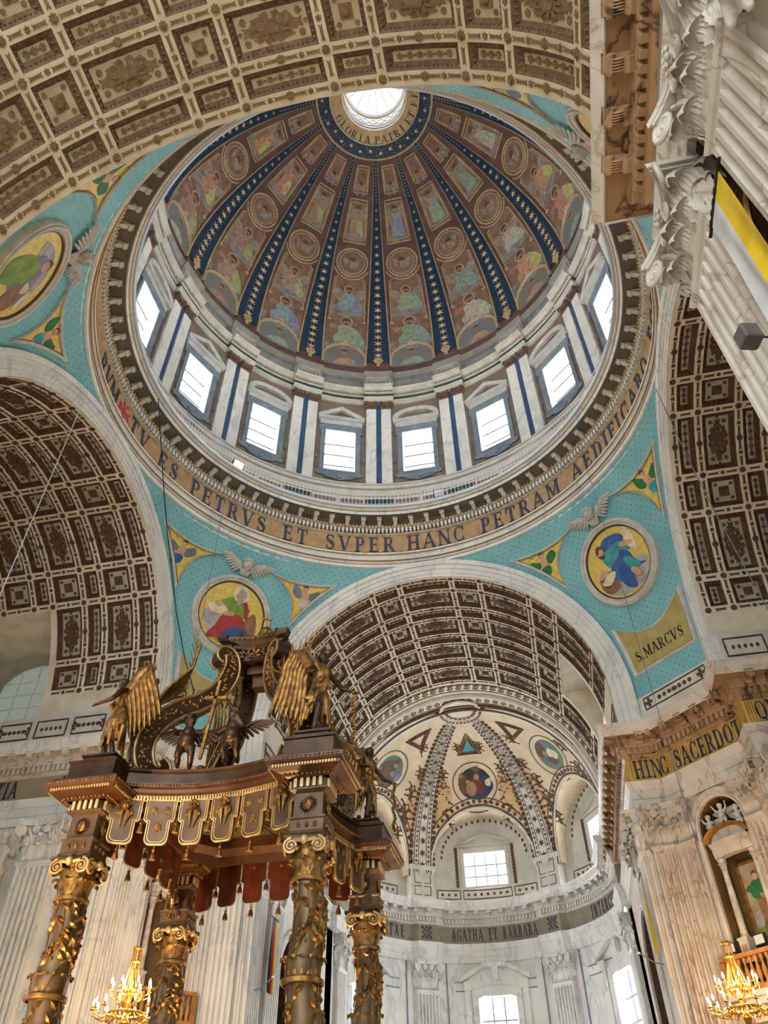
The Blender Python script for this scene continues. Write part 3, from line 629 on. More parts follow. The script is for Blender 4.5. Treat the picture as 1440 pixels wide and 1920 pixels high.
for u0, u1, a, b in ((-1.15, -.1, 24.7, 25.45), (.1, 1.15, 24.7, 25.45)): bp.prism(rect(u0, a, u1, b), .05, .07, cm)
pan1 = bp.mesh('gallery_panel', domeg, 0)
tr = MB()
for z, h, w in ((26.2, .16, .1), (26.35, .2, .04), (25.7, .1, .04), (24.45, .1, .05)): tr.grid([[cm(-HB+2*HB*i/6, z-w, 0), cm(-HB+2*HB*i/6, z-w, h), cm(-HB+2*HB*i/6, z+w, h), cm(-HB+2*HB*i/6, z+w, 0)] for i in range(7)])
trm = tr.mesh('gallery_moulding', white2, 0)
# window parts
wf = MB()
def fring(mb, o, i_, h0, h1, m=0):
    O = dense(o, .4); I = dense(i_, .4); k = min(len(O), len(I))
    O = [o[j % len(o)] for j in range(len(o))]
    mb.band([cm(x, y, 0) for x, y in o], [cm(x, y, h0) for x, y in o], m); mb.band([cm(x, y, h0) for x, y in o], [cm(x, y, h1) for x, y in i_], m); mb.band([cm(x, y, h1) for x, y in i_], [cm(x, y, -.05) for x, y in i_], m)
fring(wf, rect(-.98, 27.1, .98, 30.4), rect(-.86, 27.2, .86, 30.28), .1, .08); fring(wf, rect(-.86, 27.2, .86, 30.28), rect(-.74, 27.3, .74, 30.12), .06, .04)
for s in (-1, 1): wf.prism(rect(*sorted((s*.98, s*1.08))[:1], 29.9, sorted((s*.98, s*1.08))[1], 30.4), 0, .09, cm)
wfm = wf.mesh('window_surround', bluegrey, 0)
ap = MB(); P = [(-1.12, 27.08), (-1.12, 26.95), (-1.0, 26.85), (-.8, 26.88), (-.6, 26.72), (-.3, 26.68), (0, 26.6), (.3, 26.68), (.6, 26.72), (.8, 26.88), (1.0, 26.85), (1.12, 26.95), (1.12, 27.08)]
ap.prism(P, 0, .09, cm); ap.prism(disc(0, 26.82, .13, 10), .09, .15, cm)
for s in (-1, 1): ap.strip(spiral(s*.62, 26.9, .13, 1.3, 14, 0, s), .025, .09, .12, cm)
apm = ap.mesh('scrolled_apron', bluegrey, 0)
pm = []
for kind in range(2):
    p = MB(); z = 30.45
    p.prism(rect(-1.05, z, 1.05, z+.3), 0, .1, cm); p.prism(rect(-1.16, z+.3, 1.16, z+.46), 0, .24, cm)
    if kind == 0: o = [(-1.2, z+.46), (1.2, z+.46), (1.2, z+.56), (0, z+1.35), (-1.2, z+.56)]; i_ = [(-.85, z+.52), (.85, z+.52), (.84, z+.54), (0, z+1.12), (-.84, z+.54)]
    else: o = [(-1.2, z+.46), (1.2, z+.46)]+[(1.2*cos(t), z+.54+.75*sin(t)) for t in np.linspace(.0, pi, 15)]; i_ = [(-.9, z+.52), (.9, z+.52)]+[(.92*cos(t), z+.55+.52*sin(t)) for t in np.linspace(.0, pi, 15)]
    p.band([cm(x, y, 0) for x, y in o], [cm(x, y, .26) for x, y in o]); p.band([cm(x, y, .26) for x, y in o], [cm(x, y, .22) for x, y in i_]); p.band([cm(x, y, .22) for x, y in i_], [cm(x, y, .03) for x, y in i_])
    pm.append(p.mesh('pediment', mat('pediment_grey%d' % kind, (186, 188, 186), (166, 166, 162), 3., .6), 0))
pn = MB(); cgrid(pn, -.72, .72, 27.3, 30.12, -.5, 0, 3); pnm = pn.mesh('pane', glass, 0)
bars = []
for z in (28.05, 28.8, 29.55): b_ = MB(); b_.tube([cm(-.72, z, -.44), cm(.72, z, -.44)], .055, 5); bars.append(b_.mesh('glazing_bar', lead, 0))
pl = MB(); pb_ = MB(); pc = MB()
for s in (-1, 1):
    x0, x1 = sorted((s*.13, s*.63)); pl.prism(rect(x0, 26.45, x1, 31.9), 0, .16, cm)
    pc.prism([(x0-.02, 31.88), (x1+.02, 31.88), (x1+.06, 32.38), (x0-.06, 32.38)], 0, .24, cm)
    for k in range(3): pc.prism(blob(x0+.1+.15*k, 32.08, .07, .16, .2, 3), .2, .3, cm); 
    for e in (x0, x1): pc.prism(disc(e, 32.28, .09, 10), .2, .31, cm)
pb_.prism(rect(-.72, 26.4, .72, 32.38), 0, .05, cm, 1); pb_.prism(rect(-.13, 26.45, .13, 32.3), .05, .09, cm, 0)
plm, pcm, pbm = pl.mesh('pilaster', white, 0), pc.mesh('capital', capb, 0), pb_.mesh('pilaster_backing', [steel, taupe], 0)
q = MB()
for s in (-1, 1): q.tube([cm(s*1.14, 31.2, .03), cm(s*1.14, 28.2, .03), cm(s*1.14, 27.9, .05)], [.02, .02, .06], 5)
cordm = q.mesh('hanging_cord', bluegrey, 0)
for i in range(16):
    az = 22.5*i; az = az-360 if az > 180 else az
    B = link('bay_wall', baym, drum, rotz(az)); link('gallery_wall', bsm, B)
    if abs(az) > 124: continue
    link('gallery_panel', pan1, B); link('gallery_moulding', trm, B); link('hanging_cord', cordm, B)
    side = 'centre' if az == 0 else ('%s of the axis window' % {22.5: 'first to the right', 45: 'second to the right', 67.5: 'third to the right', 90: 'fourth to the right', 112.5: 'fifth to the right', -22.5: 'first to the left', -45: 'second to the left', -67.5: 'third to the left', -90: 'fourth to the left', -112.5: 'fifth to the left'}[az])
    if az == 0: side = 'with rounded pediment above the apse arch'
    Wd = struct('window_%d' % (i+1), 'bright drum window '+side, 'window', None, rotz(az))
    link('window_surround', wfm, Wd); link('pediment', pm[(i+1) % 2], Wd); link('scrolled_apron', apm, Wd); link('pane', pnm, Wd)
    for b_ in bars: link('glazing_bar', b_, Wd)
for i in range(16):
    az = -11.25+22.5*i; az = az-360 if az > 180 else az
    if abs(az) > 124: continue
    E_ = link('pilaster_backing', pbm, drum, rotz(az)); link('pilaster', plm, E_); link('capital', pcm, E_)
    q = MB(); q.prism(rect(-.75, 24.75, .75, 25.5), .05, .18, cm, 0); q.prism(rect(-.6, 24.85, .6, 25.4), .18, .2, cm, 1)
    for s in (-1, 1): q.prism(rect(min(s*.6, s*.68), 24.85, max(s*.6, s*.68), 25.4), .18, .2, cm, 2)
    if i == 0: pedm = q.mesh('pedestal_panel', [white2, green, redm], 0)
    link('pedestal_panel', pedm, E_)
# upper entablature with ressauts over the pilaster pairs
uew = mat('grey_white_cornice', (186, 184, 174), (168, 164, 152), 2., .55)
ue = struct('trim_6', 'stepped upper entablature of the drum with green frieze below the painted dome', 'entablature')
def stepped(prof, name, m, out=.24, hw=.78, parent=ue):
    q = MB(); P = []
    for i in range(16):
        a = -11.25+22.5*i; d_ = np.degrees(hw/RD)
        for k in range(5): t = a-22.5+d_+(22.5-2*d_)*k/4; P.append([((RD-h)*sin(rad(t)), (RD-h)*cos(rad(t)), z) for h, z in prof])
        for k in range(3): t = a-d_+2*d_*k/2; P.append([((RD-h-out)*sin(rad(t)), (RD-h-out)*cos(rad(t)), z) for h, z in prof])
    q.grid(P, cu=True); return obj(name, q, m, parent, None, 0)
stepped([(-.1, 32.38), (.06, 32.38), (.06, 32.5), (.1, 32.52), (.1, 32.62), (.14, 32.66), (.02, 32.68)], 'architrave', uew)
stepped([(.04, 32.66), (.04, 33.02)], 'frieze', green)
stepped([(.04, 33.0), (.12, 33.04), (.12, 33.16), (.2, 33.18), (.34, 33.24), (.36, 33.32), (.4, 33.4), (.1, 33.46), (-.1, 33.5)], 'cornice', uew)
stepped([(.12, 33.05), (.14, 33.05), (.14, 33.17), (.12, 33.17)], 'dentil_band', orn2)
q = MB()
for i in range(640):
    a = 360*i/640; k = ((a+11.25) % 22.5); inr = min(k, 22.5-k) < np.degrees(.78/RD); r = RD-(.24 if inr else 0)-.16
    q.box((0, r, 33.11), (.05, .08, .1), 0, rotz(a))
obj('dentils', q, uew, ue, None, 0, kind='stuff')
stepped([(0, 33.45), (.02, 33.6), (-.02, 33.62), (-.02, 34.75), (.06, 34.8), (.1, 34.95), (.12, 35.05), (-.1, 35.1), (-.3, 35.12)], 'attic_wall', mat('attic_grey', (150, 148, 142), (132, 128, 120), 2., .6), .12)
q = MB(); 
for u0, u1 in ((-1.0, 1.0),):
    q.strip(dense(rect(u0, 33.8, u1, 34.6), .4), .04, -.02, .04, cm, 0, True); q.strip(dense(rect(u0+.12, 33.92, u1-.12, 34.48), .4), .02, -.02, .02, cm, 0, True)
apan = q.mesh('attic_panel', bluegrey, 0)
q = MB(); q.strip(dense(rect(-.6, 33.8, .6, 34.6), .4), .04, .1, .17, cm, 0, True); q.strip(dense(rect(-.42, 33.98, .42, 34.42), .4), .03, .1, .15, cm, 0, True); aped = q.mesh('attic_pedestal_frame', uew, 0)
for i in range(16):
    az = 22.5*i; az = az-360 if az > 180 else az
    if abs(az) < 124: link('attic_panel', apan, ue, rotz(az))
    if abs(az-11.25) < 124: link('attic_pedestal_frame', aped, ue, rotz(az-11.25))
# ================================================================ pendentives
def dotmat():
    m = mat('turquoise_mosaic', (122, 184, 190), (110, 172, 180), 1.2, .55); nt = m.node_tree; N = nt.nodes; L = nt.links; b = N['Principled BSDF']; src = b.inputs['Base Color'].links[0].from_socket
    u = N.new('ShaderNodeUVMap'); u.uv_map = 'UVMap'; v = N.new('ShaderNodeTexVoronoi'); v.inputs['Scale'].default_value = 5.2; v.inputs['Randomness'].default_value = .12; v.voronoi_dimensions = '2D'
    mp = N.new('ShaderNodeMapping'); mp.inputs['Rotation'].default_value = (0, 0, .785); L.new(u.outputs[0], mp.inputs[0]); L.new(mp.outputs[0], v.inputs['Vector'])
    r = N.new('ShaderNodeMath'); r.operation = 'LESS_THAN'; r.inputs[1].default_value = .13; L.new(v.outputs['Distance'], r.inputs[0])
    x = N.new('ShaderNodeMix'); x.data_type = 'RGBA'; L.new(r.outputs[0], x.inputs[0]); L.new(src, x.inputs[6]); x.inputs[7].default_value = lin((150, 120, 70)); L.new(x.outputs[2], b.inputs['Base Color']); return m
teal = dotmat()
def pend(s, z, h=0.):
    def P(s, z):
        zz = max(z-HS, 0); xa = sqrt(max(6.68**2-zz*zz, 0)); rho = 10.95-2.1*(max(z-13.6, 0)/7.25)**2
        rA = hypot(xa, AP); pA = atan2(AP, xa)-pi/4; ph = pi/4+s*pA; r = rho+(rA-rho)*s*s
        return np.array([r*cos(ph), r*sin(ph), z])
    p = P(s, z)
    if h:
        e = 1e-3; a = P(s+e, z)-P(s-e, z); b = P(s, min(z+e, 20.8))-P(s, z-e); n = np.cross(b, a); n /= np.linalg.norm(n)+1e-12
        if n @ np.array([p[0], p[1], 0]) > 0: n = -n
        p = p+n*h
    return tuple(p)
yelm = mat('yellow_mosaic', (222, 200, 110), (206, 178, 84), 6., .5, .1)
olivm = mat('olive_gold_panel', (178, 164, 104), (162, 148, 88), 3., .55, .1)
black = mat('black_letter', (34, 32, 34), None, rough=.6)
mold = mat('grey_marble_moulding', (206, 202, 194), (184, 180, 172), 4., .5)
darkl = mat('dark_bronze_line', (84, 66, 44), None, rough=.5, metal=.2)
C3 = {k: mat('paint_'+k, c, tuple(max(0, int(x*.82)) for x in c), 3.5, .6) for k, c in dict(skin=(206, 164, 134), hair=(110, 78, 56), grey=(176, 172, 170), red=(178, 62, 64), blue=(54, 96, 160), green=(132, 160, 60), teal=(70, 160, 164), brown=(150, 110, 78), wing=(120, 128, 144), dgreen=(50, 120, 70), white=(214, 206, 196), purple=(140, 128, 164), cream=(228, 214, 178), black=(50, 44, 42), dred=(118, 56, 54), dblue=(50, 66, 98), dbrown=(104, 78, 58), dskin=(170, 132, 108), olive=(96, 100, 64)).items()}
CN = list(C3); CL = [C3[k] for k in CN]; ci = {k: i for i, k in enumerate(CN)}
def mosaic(shapes, fm, h=.02, dh=.004):
    "layered flat mosaic figure: list of (colour, polygon)"
    mb = MB()
    for k, (c, P) in enumerate(shapes):
        ar = sum(P[i][0]*P[(i+1) % len(P)][1]-P[(i+1) % len(P)][0]*P[i][1] for i in range(len(P)))
        mb.prism(P if ar > 0 else P[::-1], 0, h+dh*k, fm, ci[c])
    return mb
def sm(P, n=4):
    "smooth closed polygon (Catmull-Rom)"
    P = np.array(P, float); out = []; N = len(P)
    for i in range(N):
        a, b, c, d = P[i-1], P[i], P[(i+1) % N], P[(i+2) % N]
        for t in np.arange(n)/n: out.append(tuple(.5*((2*b)+(-a+c)*t+(2*a-5*b+4*c-d)*t*t+(-a+3*b-3*c+d)*t**3)))
    return out
MARK = [('grey', sm([(-.8, -.5), (-.3, -.9), (.5, -.85), (.85, -.4), (.6, -.2), (-.5, -.3)])), ('brown', sm([(-.75, -.1), (-.45, -.05), (-.2, -.3), (-.25, -.62), (-.6, -.7), (-.82, -.45)])), ('hair', sm([(-.7, -.2), (-.5, -.18), (-.4, -.4), (-.6, -.5), (-.75, -.4)])),
 ('blue', sm([(-.35, .5), (-.1, .78), (.35, .72), (.5, .5), (.2, .3), (-.1, .2)])), ('teal', sm([(-.35, .35), (.0, .5), (.4, .45), (.62, .3), (.5, .1), (.2, .1), (.25, -.3), (-.1, -.2), (-.35, .05)])),
 ('blue', sm([(-.2, .0), (.1, .12), (.2, .25), (.45, .05), (.5, -.3), (.75, -.45), (.3, -.5), (.2, -.88), (-.05, -.8), (-.2, -.5), (-.42, -.3)])), ('teal', sm([(.2, -.0), (.42, -.1), (.6, -.4), (.4, -.45), (.22, -.3)])),
 ('cream', sm([(.5, .4), (.66, .72), (.8, .4), (.7, -.05), (.55, .1)])), ('skin', sm([(.3, .42), (.6, .35), (.72, .25), (.6, .2), (.3, .3)])), ('skin', sm([(-.7, -.05), (-.5, .0), (-.4, -.12), (-.6, -.2), (-.78, -.15)])), ('cream', sm([(-.75, -.3), (-.4, -.15), (-.2, -.22), (-.5, -.45)])),
 ('skin', disc(-.36, .5, .13, 14, .17)), ('hair', sm([(-.5, .52), (-.42, .7), (-.25, .68), (-.2, .55), (-.33, .6), (-.42, .5)])), ('hair', sm([(-.48, .45), (-.36, .3), (-.24, .42), (-.34, .4)])), ('skin', sm([(.25, -.42), (.42, -.42), (.5, -.65), (.35, -.68)]))]
JOHN = [('grey', sm([(-.85, -.1), (-.55, .0), (-.3, -.2), (-.25, -.6), (-.5, -.72), (-.8, -.4)])), ('brown', sm([(.4, -.2), (.6, .2), (.75, .15), (.85, -.3), (.7, -.5), (.5, -.45)])), ('brown', sm([(.45, .05), (.35, .35), (.5, .3)])),
 ('green', sm([(-.5, .25), (-.2, .5), (.15, .62), (.35, .5), (.45, .15), (.3, -.05), (-.1, .0), (-.35, .1)])), ('red', sm([(-.25, -.05), (.15, .05), (.4, -.05), (.52, -.4), (.3, -.55), (.0, -.6), (-.35, -.82), (-.6, -.8), (-.4, -.4)])), ('red', sm([(.2, .55), (.4, .45), (.5, .0), (.38, .05), (.3, .35)])),
 ('blue', sm([(.0, -.45), (.3, -.3), (.55, -.35), (.65, -.7), (.3, -.85), (-.05, -.8), (-.15, -.65)])), ('green', sm([(-.3, -.8), (.2, -.82), (.1, -.93), (-.25, -.9)])), ('cream', sm([(-.8, .1), (-.4, .25), (-.15, .05), (-.55, -.12)])), ('skin', sm([(-.6, .22), (-.45, .32), (-.35, .2), (-.5, .1)])), ('skin', sm([(-.3, .0), (.0, .1), (.05, -.02), (-.2, -.08)])),
 ('yellow' if 0 else 'cream', disc(.12, .68, .26, 18)), ('skin', disc(.12, .62, .14, 14, .18)), ('grey', sm([(.0, .68), (.1, .84), (.26, .76), (.3, .6), (.2, .7)])), ('grey', sm([(.02, .55), (.1, .3), (.22, .55), (.12, .5)]))]
LUKE = [('grey', sm([(-.7, .3), (-.3, .75), (.3, .7), (.6, .3), (0, .1)])), ('purple', sm([(-.3, .5), (.3, .45), (.45, -.1), (.2, -.5), (-.4, -.4)])), ('green', sm([(-.2, .3), (.15, .2), (.1, -.4), (-.2, -.85), (-.6, -.6), (-.5, 0)])), ('brown', sm([(.2, .1), (.6, .0), (.7, -.5), (.3, -.7)])), ('skin', disc(.0, .6, .15, 14, .18)), ('hair', sm([(-.15, .62), (0, .82), (.16, .66), (0, .7)])), ('cream', sm([(.2, .1), (.5, .2), (.4, -.1)])), ('white', sm([(.5, .3), (.75, .1), (.8, -.2), (.6, .0)]))]
ANG1 = [('wing', sm([(-.1, .25), (-.55, .6), (-.6, .2), (-.3, 0)])), ('wing', sm([(.1, .25), (.55, .5), (.7, .25), (.3, 0)])), ('skin', sm([(-.16, .3), (.16, .3), (.14, -.1), (.05, -.5), (-.1, -.55), (-.15, -.1)])), ('purple', sm([(-.2, -.05), (.2, -.05), (.15, -.35), (-.2, -.4)])), ('skin', disc(0, .46, .13, 12)), ('hair', sm([(-.15, .5), (0, .66), (.15, .5), (0, .54)]))]
def recol(S, a): return [(a.get(c, c), P) for c, P in S]
pend_root = {}
for k, (sx, sy, nm, side, figs) in enumerate(((1, 1, 'MARCVS', 'far right', MARK), (-1, 1, 'IOANNES', 'far left', JOHN), (-1, -1, 'LVCAS', 'near left', LUKE), (1, -1, 'MATTHAEVS', 'near right', recol(LUKE, {'green': 'blue'})))):
    root = struct('wall_pendentive_'+side.replace(' ', '_'), 'turquoise dotted pendentive on the %s of the crossing' % side, 'pendentive')
    MX = Matrix.Diagonal((sx, sy, 1, 1)); mir = sx*sy < 0
    pf = lambda s, z, h: (lambda p: (p[0]*sx, p[1]*sy, p[2]))(pend(s, z, h))
    ns, nz = 28, 34; Z = np.linspace(13.85, 20.84, nz); S = np.linspace(-1, 1, ns)
    mb = MB(); mb.grid([[pf(s, z, 0) for z in Z] for s in S]); me = mb.mesh('mosaic_ground', teal)
    uv = me.uv_layers.new(name='UVMap')
    P0 = np.array([v.co[:] for v in me.vertices]); U = (P0[:, 0]*sx-P0[:, 1]*sy)*.7071; Vv = P0[:, 2]*1.08
    for l in me.loops: uv.data[l.index].uv = (U[l.vertex_index], Vv[l.vertex_index])
    link('mosaic_ground', me, root)
    # white base strip with ornament panel and plinth
    bq = MB(); bq.grid([[pf(s, z, h) for z, h in ((13.0, .1), (13.3, .1), (13.32, .03), (13.9, .03), (13.92, .0))] for s in np.linspace(-1, 1, 9)]); obj('base_strip', bq, white2, root, None, 0)
    bq = MB(); f2 = lambda x, y, h: pf(x, y, h)
    bq.strip([(-.8, 13.42), (0, 13.42), (.8, 13.42), (.8, 13.6), (.8, 13.8), (0, 13.8), (-.8, 13.8), (-.8, 13.6)], .02, .03, .06, f2, 0, True)
    for x in (-.68, .68):
        for dx, dy in ((0, 0), (.06, 0), (-.06, 0), (0, .1), (0, -.1)): bq.prism(disc(x+dx, 13.61+dy, .035, 8, .05), .03, .06, f2)
    for x in np.linspace(-.4, .4, 7): bq.prism(disc(x, 13.61, .045 if abs(x) > .05 else .07, 8, .07), .03, .06, f2)
    obj('base_ornament', bq, orn, root, None, 0)
    # tondo
    c = Vector(pf(0, 18.3, .12)); n = (Vector(pf(0, 18.3, .5))-Vector(pf(0, 18.3, 0))).normalized()
    up = (Vector(pf(0, 18.8, .12))-Vector(pf(0, 17.8, .12))).normalized(); xr = up.cross(n).normalized(); up = n.cross(xr)
    Fm = Matrix(((xr[0], up[0], n[0], c[0]), (xr[1], up[1], n[1], c[1]), (xr[2], up[2], n[2], c[2]), (0, 0, 0, 1)))
    who = {'MARCVS': 'saint in blue and turquoise with a lion', 'IOANNES': 'saint in green and red holding a book', 'LVCAS': 'saint in green and violet', 'MATTHAEVS': 'saint in blue'}[nm]
    T = thing('mosaic_tondo', 'round gold mosaic, %s, on the %s pendentive' % (who, side), 'mosaic', Fm, 'four round mosaics on the pendentives')
    q = MB(); q.lathe([(1.28, -.02), (1.3, .07), (1.33, .09), (1.36, .05), (1.39, .06), (1.42, .12), (1.46, .13), (1.48, .08), (1.52, .07), (1.55, .0), (1.57, -.4)], 56); obj('tondo_frame', q, mold, T)
    q = MB(); q.lathe([(1.24, 0.0), (1.26, .05), (1.29, .05), (1.29, 0)], 56); obj('gilt_line', q, darkl, T)
    q = MB(); q.prism(disc(0, 0, 1.28, 48), -.05, .0); obj('gold_ground', q, yelm, T, None, 0)
    q = MB()
    for i in range(150):
        a = i*2.39996; r = 1.2*sqrt(i/150); q.prism(disc(r*cos(a), r*sin(a), .012, 5), 0, .004)
    obj('ground_dots', q, orn2, T, None, 0, kind='stuff')
    obj('mosaic_figure', mosaic([(c_, [(x*1.24, y*1.24) for x, y in P]) for c_, P in figs], lambda x, y, h: (x, y, h), .008, .003), CL, T, None, 0)
    # triangular angel panels: corners (s, z)
    for t_, sg in (('one', 1), ('two', -1)):
        tri = [(.23*sg, 20.2), (.865*sg, 20.2), (.88*sg, 18.5)]
        # concave edge towards the tondo
        A_, B_, C_ = [np.array(p) for p in tri]
        arc = [A_+(C_-A_)*t+np.array([.15*sg, .42])*4*t*(1-t)*.38 for t in np.linspace(0, 1, 13)]
        top = [B_+(A_-B_)*t+np.array([0, -.12])*4*t*(1-t) for t in np.linspace(0, 1, 9)][1:-1]
        side_ = [C_+(B_-C_)*t+np.array([.03*sg, .0])*4*t*(1-t)*0 for t in np.linspace(0, 1, 9)][1:]
        loop = [tuple(p) for p in arc]+[tuple(p) for p in side_]+[tuple(p) for p in top]
        cen = np.mean(loop, axis=0)
        inn = lambda f: [tuple(cen+(np.array(p)-cen)*f) for p in loop]
        q = MB(); L = [[pf(*p, h) for p in inn(f)] for f, h in ((1.06, 0), (1.03, .07), (.97, .08), (.93, .04), (.88, .05), (.84, .0))]
        for a_, b2 in zip(L, L[1:]): q.band(a_, b2)
        tp = empty('angel_panel', None, root); obj('panel_frame', q, mold, tp)
        q = MB(); L2 = inn(.85); q.add([pf(*p, .02) for p in L2]+[pf(*cen, .02)], [(i, (i+1) % len(L2), len(L2)) for i in range(len(L2))]); obj('gold_ground', q, yelm, tp, None, 0)
        q = MB(); q.band([pf(*p, .03) for p in inn(.87)], [pf(*p, .05) for p in inn(.83)]); obj('dark_line', q, darkl, tp, None, 0)
        S_ = recol(ANG1, {'purple': ('teal', 'dgreen', 'blue', 'white')[(k*2+(sg > 0)) % 4], 'wing': ('wing', 'dgreen')[(k+1) % 2]})
        pAz = lambda z: atan2(AP, sqrt(max(6.68**2-max(z-HS, 0)**2, .01)))-pi/4
        c2 = np.array([cen[0]+.1*sg, cen[1]-.06])
        ff = lambda x, y, h: pf(max(-.98, min(.98, (c2[0]+x*.24*(1 if not mir else -1)*-1)*pAz(c2[1])/pAz(min(c2[1]+y*.78, 20.6)))), min(c2[1]+y*.78, 20.6), .02+h)
        obj('mosaic_angel', mosaic(S_, ff, .01, .003), CL, tp, None, 0)
    # name plate
    arc = [(-.78+1.56*t, 16.42-.62*4*t*(1-t)) for t in np.linspace(0, 1, 15)]
    loop = arc+[(.8, 15.6), (.79, 14.72)]+[(.79-1.58*t, 14.72) for t in np.linspace(0, 1, 9)[1:-1]]+[(-.79, 14.72), (-.8, 15.6)]
    cen = np.array([0, 15.35]); inn = lambda fx, fy: [tuple(cen+(np.array(p)-cen)*[fx, fy]) for p in loop]
    tp = empty('name_panel', None, root); q = MB(); L = [[pf(*p, h) for p in inn(f, g)] for f, g, h in ((1.09, 1.15, 0), (1.05, 1.09, .07), (1.0, 1.02, .05), (.96, .97, .0))]
    for a_, b2 in zip(L, L[1:]): q.band(a_, b2)
    obj('panel_frame', q, mold, tp); q = MB()
    up_ = [p for p in inn(.98, .99)]; q.grid([[pf(x, 14.74, .02), pf(x, (14.74+y)/2, .02), pf(x, y, .02)] for x, y in up_[:15]]); obj('gold_ground', q, olivm, tp, None, 0)
    L_, tot = text_line('S.'+nm, .36, .85); 
    for c_, u in L_:
        wdt = .47*2.6
        fm = lambda x, y, h, u=u: pf((-(u+x) if not mir else (u+x))/1.62, 15.02+y, .02+h)
        obj('letter', letter(c_, fm, .36, 0, .012, .85), black, tp, None, 0)
    # cherub relief above the tondo is added with the sculptures
    pend_root[(sx, sy)] = root
# ================================================================ walls, giant order, entablatures
tanf = mat('tan_frieze', (150, 138, 116), (134, 122, 100), 2., .55)
goldf = mat('gold_frieze', (196, 158, 78), (172, 132, 56), 4., .45, .25)
navyl = mat('navy_letter', (38, 54, 92), (30, 44, 78), 4., .5)
plinthm = mat('blue_grey_plinth', (150, 160, 168), (128, 138, 148), 2., .5)
def sweep(mb, path, prof, m=0, sgn=1, closed=False, z0=0.):
    "sweep (out, z) profile along a plan polyline; out is to the right of travel (sgn = 1)"
    p = np.asarray(path, float); n = len(p); P = []
    for i in range(n):
        d = []
        if i > 0 or closed: q = p[i]-p[i-1]; d.append(q/np.linalg.norm(q))
        if i < n-1 or closed: q = p[(i+1) % n]-p[i]; d.append(q/np.linalg.norm(q))
        N = [np.array([t[1], -t[0]])*sgn for t in d]
        mt = N[0] if len(N) == 1 else (N[0]+N[1])/(1+N[0]@N[1])
        P.append([(p[i][0]+mt[0]*o, p[i][1]+mt[1]*o, z+z0) for o, z in prof])
    return mb.grid(P, m, cu=closed)
def along(path, u, sgn=1):
    p = np.asarray(path, float)
    for i in range(len(p)-1):
        d = p[i+1]-p[i]; L = np.linalg.norm(d)
        if u <= L or i == len(p)-2: t = d/L; return p[i]+t*u, t, np.array([t[1], -t[0]])*sgn
        u -= L
PRO = dict(architrave=[(0, 10.48), (.1, 10.5), (.1, 10.74), (.13, 10.76), (.13, 11.0), (.16, 11.02), (.2, 11.18), (.23, 11.26), (.06, 11.3)], frieze=[(.06, 11.28), (.06, 12.04)],
           bed=[(.06, 12.0), (.13, 12.04), (.13, 12.1), (.15, 12.1), (.15, 12.3), (.22, 12.32), (.25, 12.4)], soffit=[(.25, 12.38), (.27, 12.62), (.57, 12.62)], lip=[(.56, 12.6), (.59, 12.58), (.6, 12.72), (.64, 12.76), (.7, 12.88), (.7, 12.96), (.05, 13.06)])
def bracket():
    q = MB(); pr = [(.0, .22), (.33, .22), (.35, .17), (.33, .08), (.27, .05), (.22, .1), (.14, .07), (.07, -.02), (0, -.02)]; n = len(pr)
    for w, sc in ((.1, 1.),): q.add([(-w, y, z) for y, z in pr]+[(w, y, z) for y, z in pr], [tuple(range(n))[::-1], tuple(range(n, 2*n))]+[(i, (i+1) % n, n+(i+1) % n, n+i) for i in range(n)])
    q.box((0, .18, .225), (.25, .4, .03))
    for s in (-1, 1): q.tube([(s*.1, .28, .12), (s*.125, .28, .12)], .055, 10); q.tube([(s*.1, .07, .06), (s*.12, .07, .06)], .05, 8)
    for k in range(5): q.ell((-.07+.035*k, .2-.01*abs(k-2), .06), (.018, .11, .03), 0, 6, 5)
    return q
brk = {m.name: bracket().mesh('modillion', m, 40) for m in (brownm, warmw, white2)}
dent1 = MB().box((0, .05, .1), (.1, .12, .19))
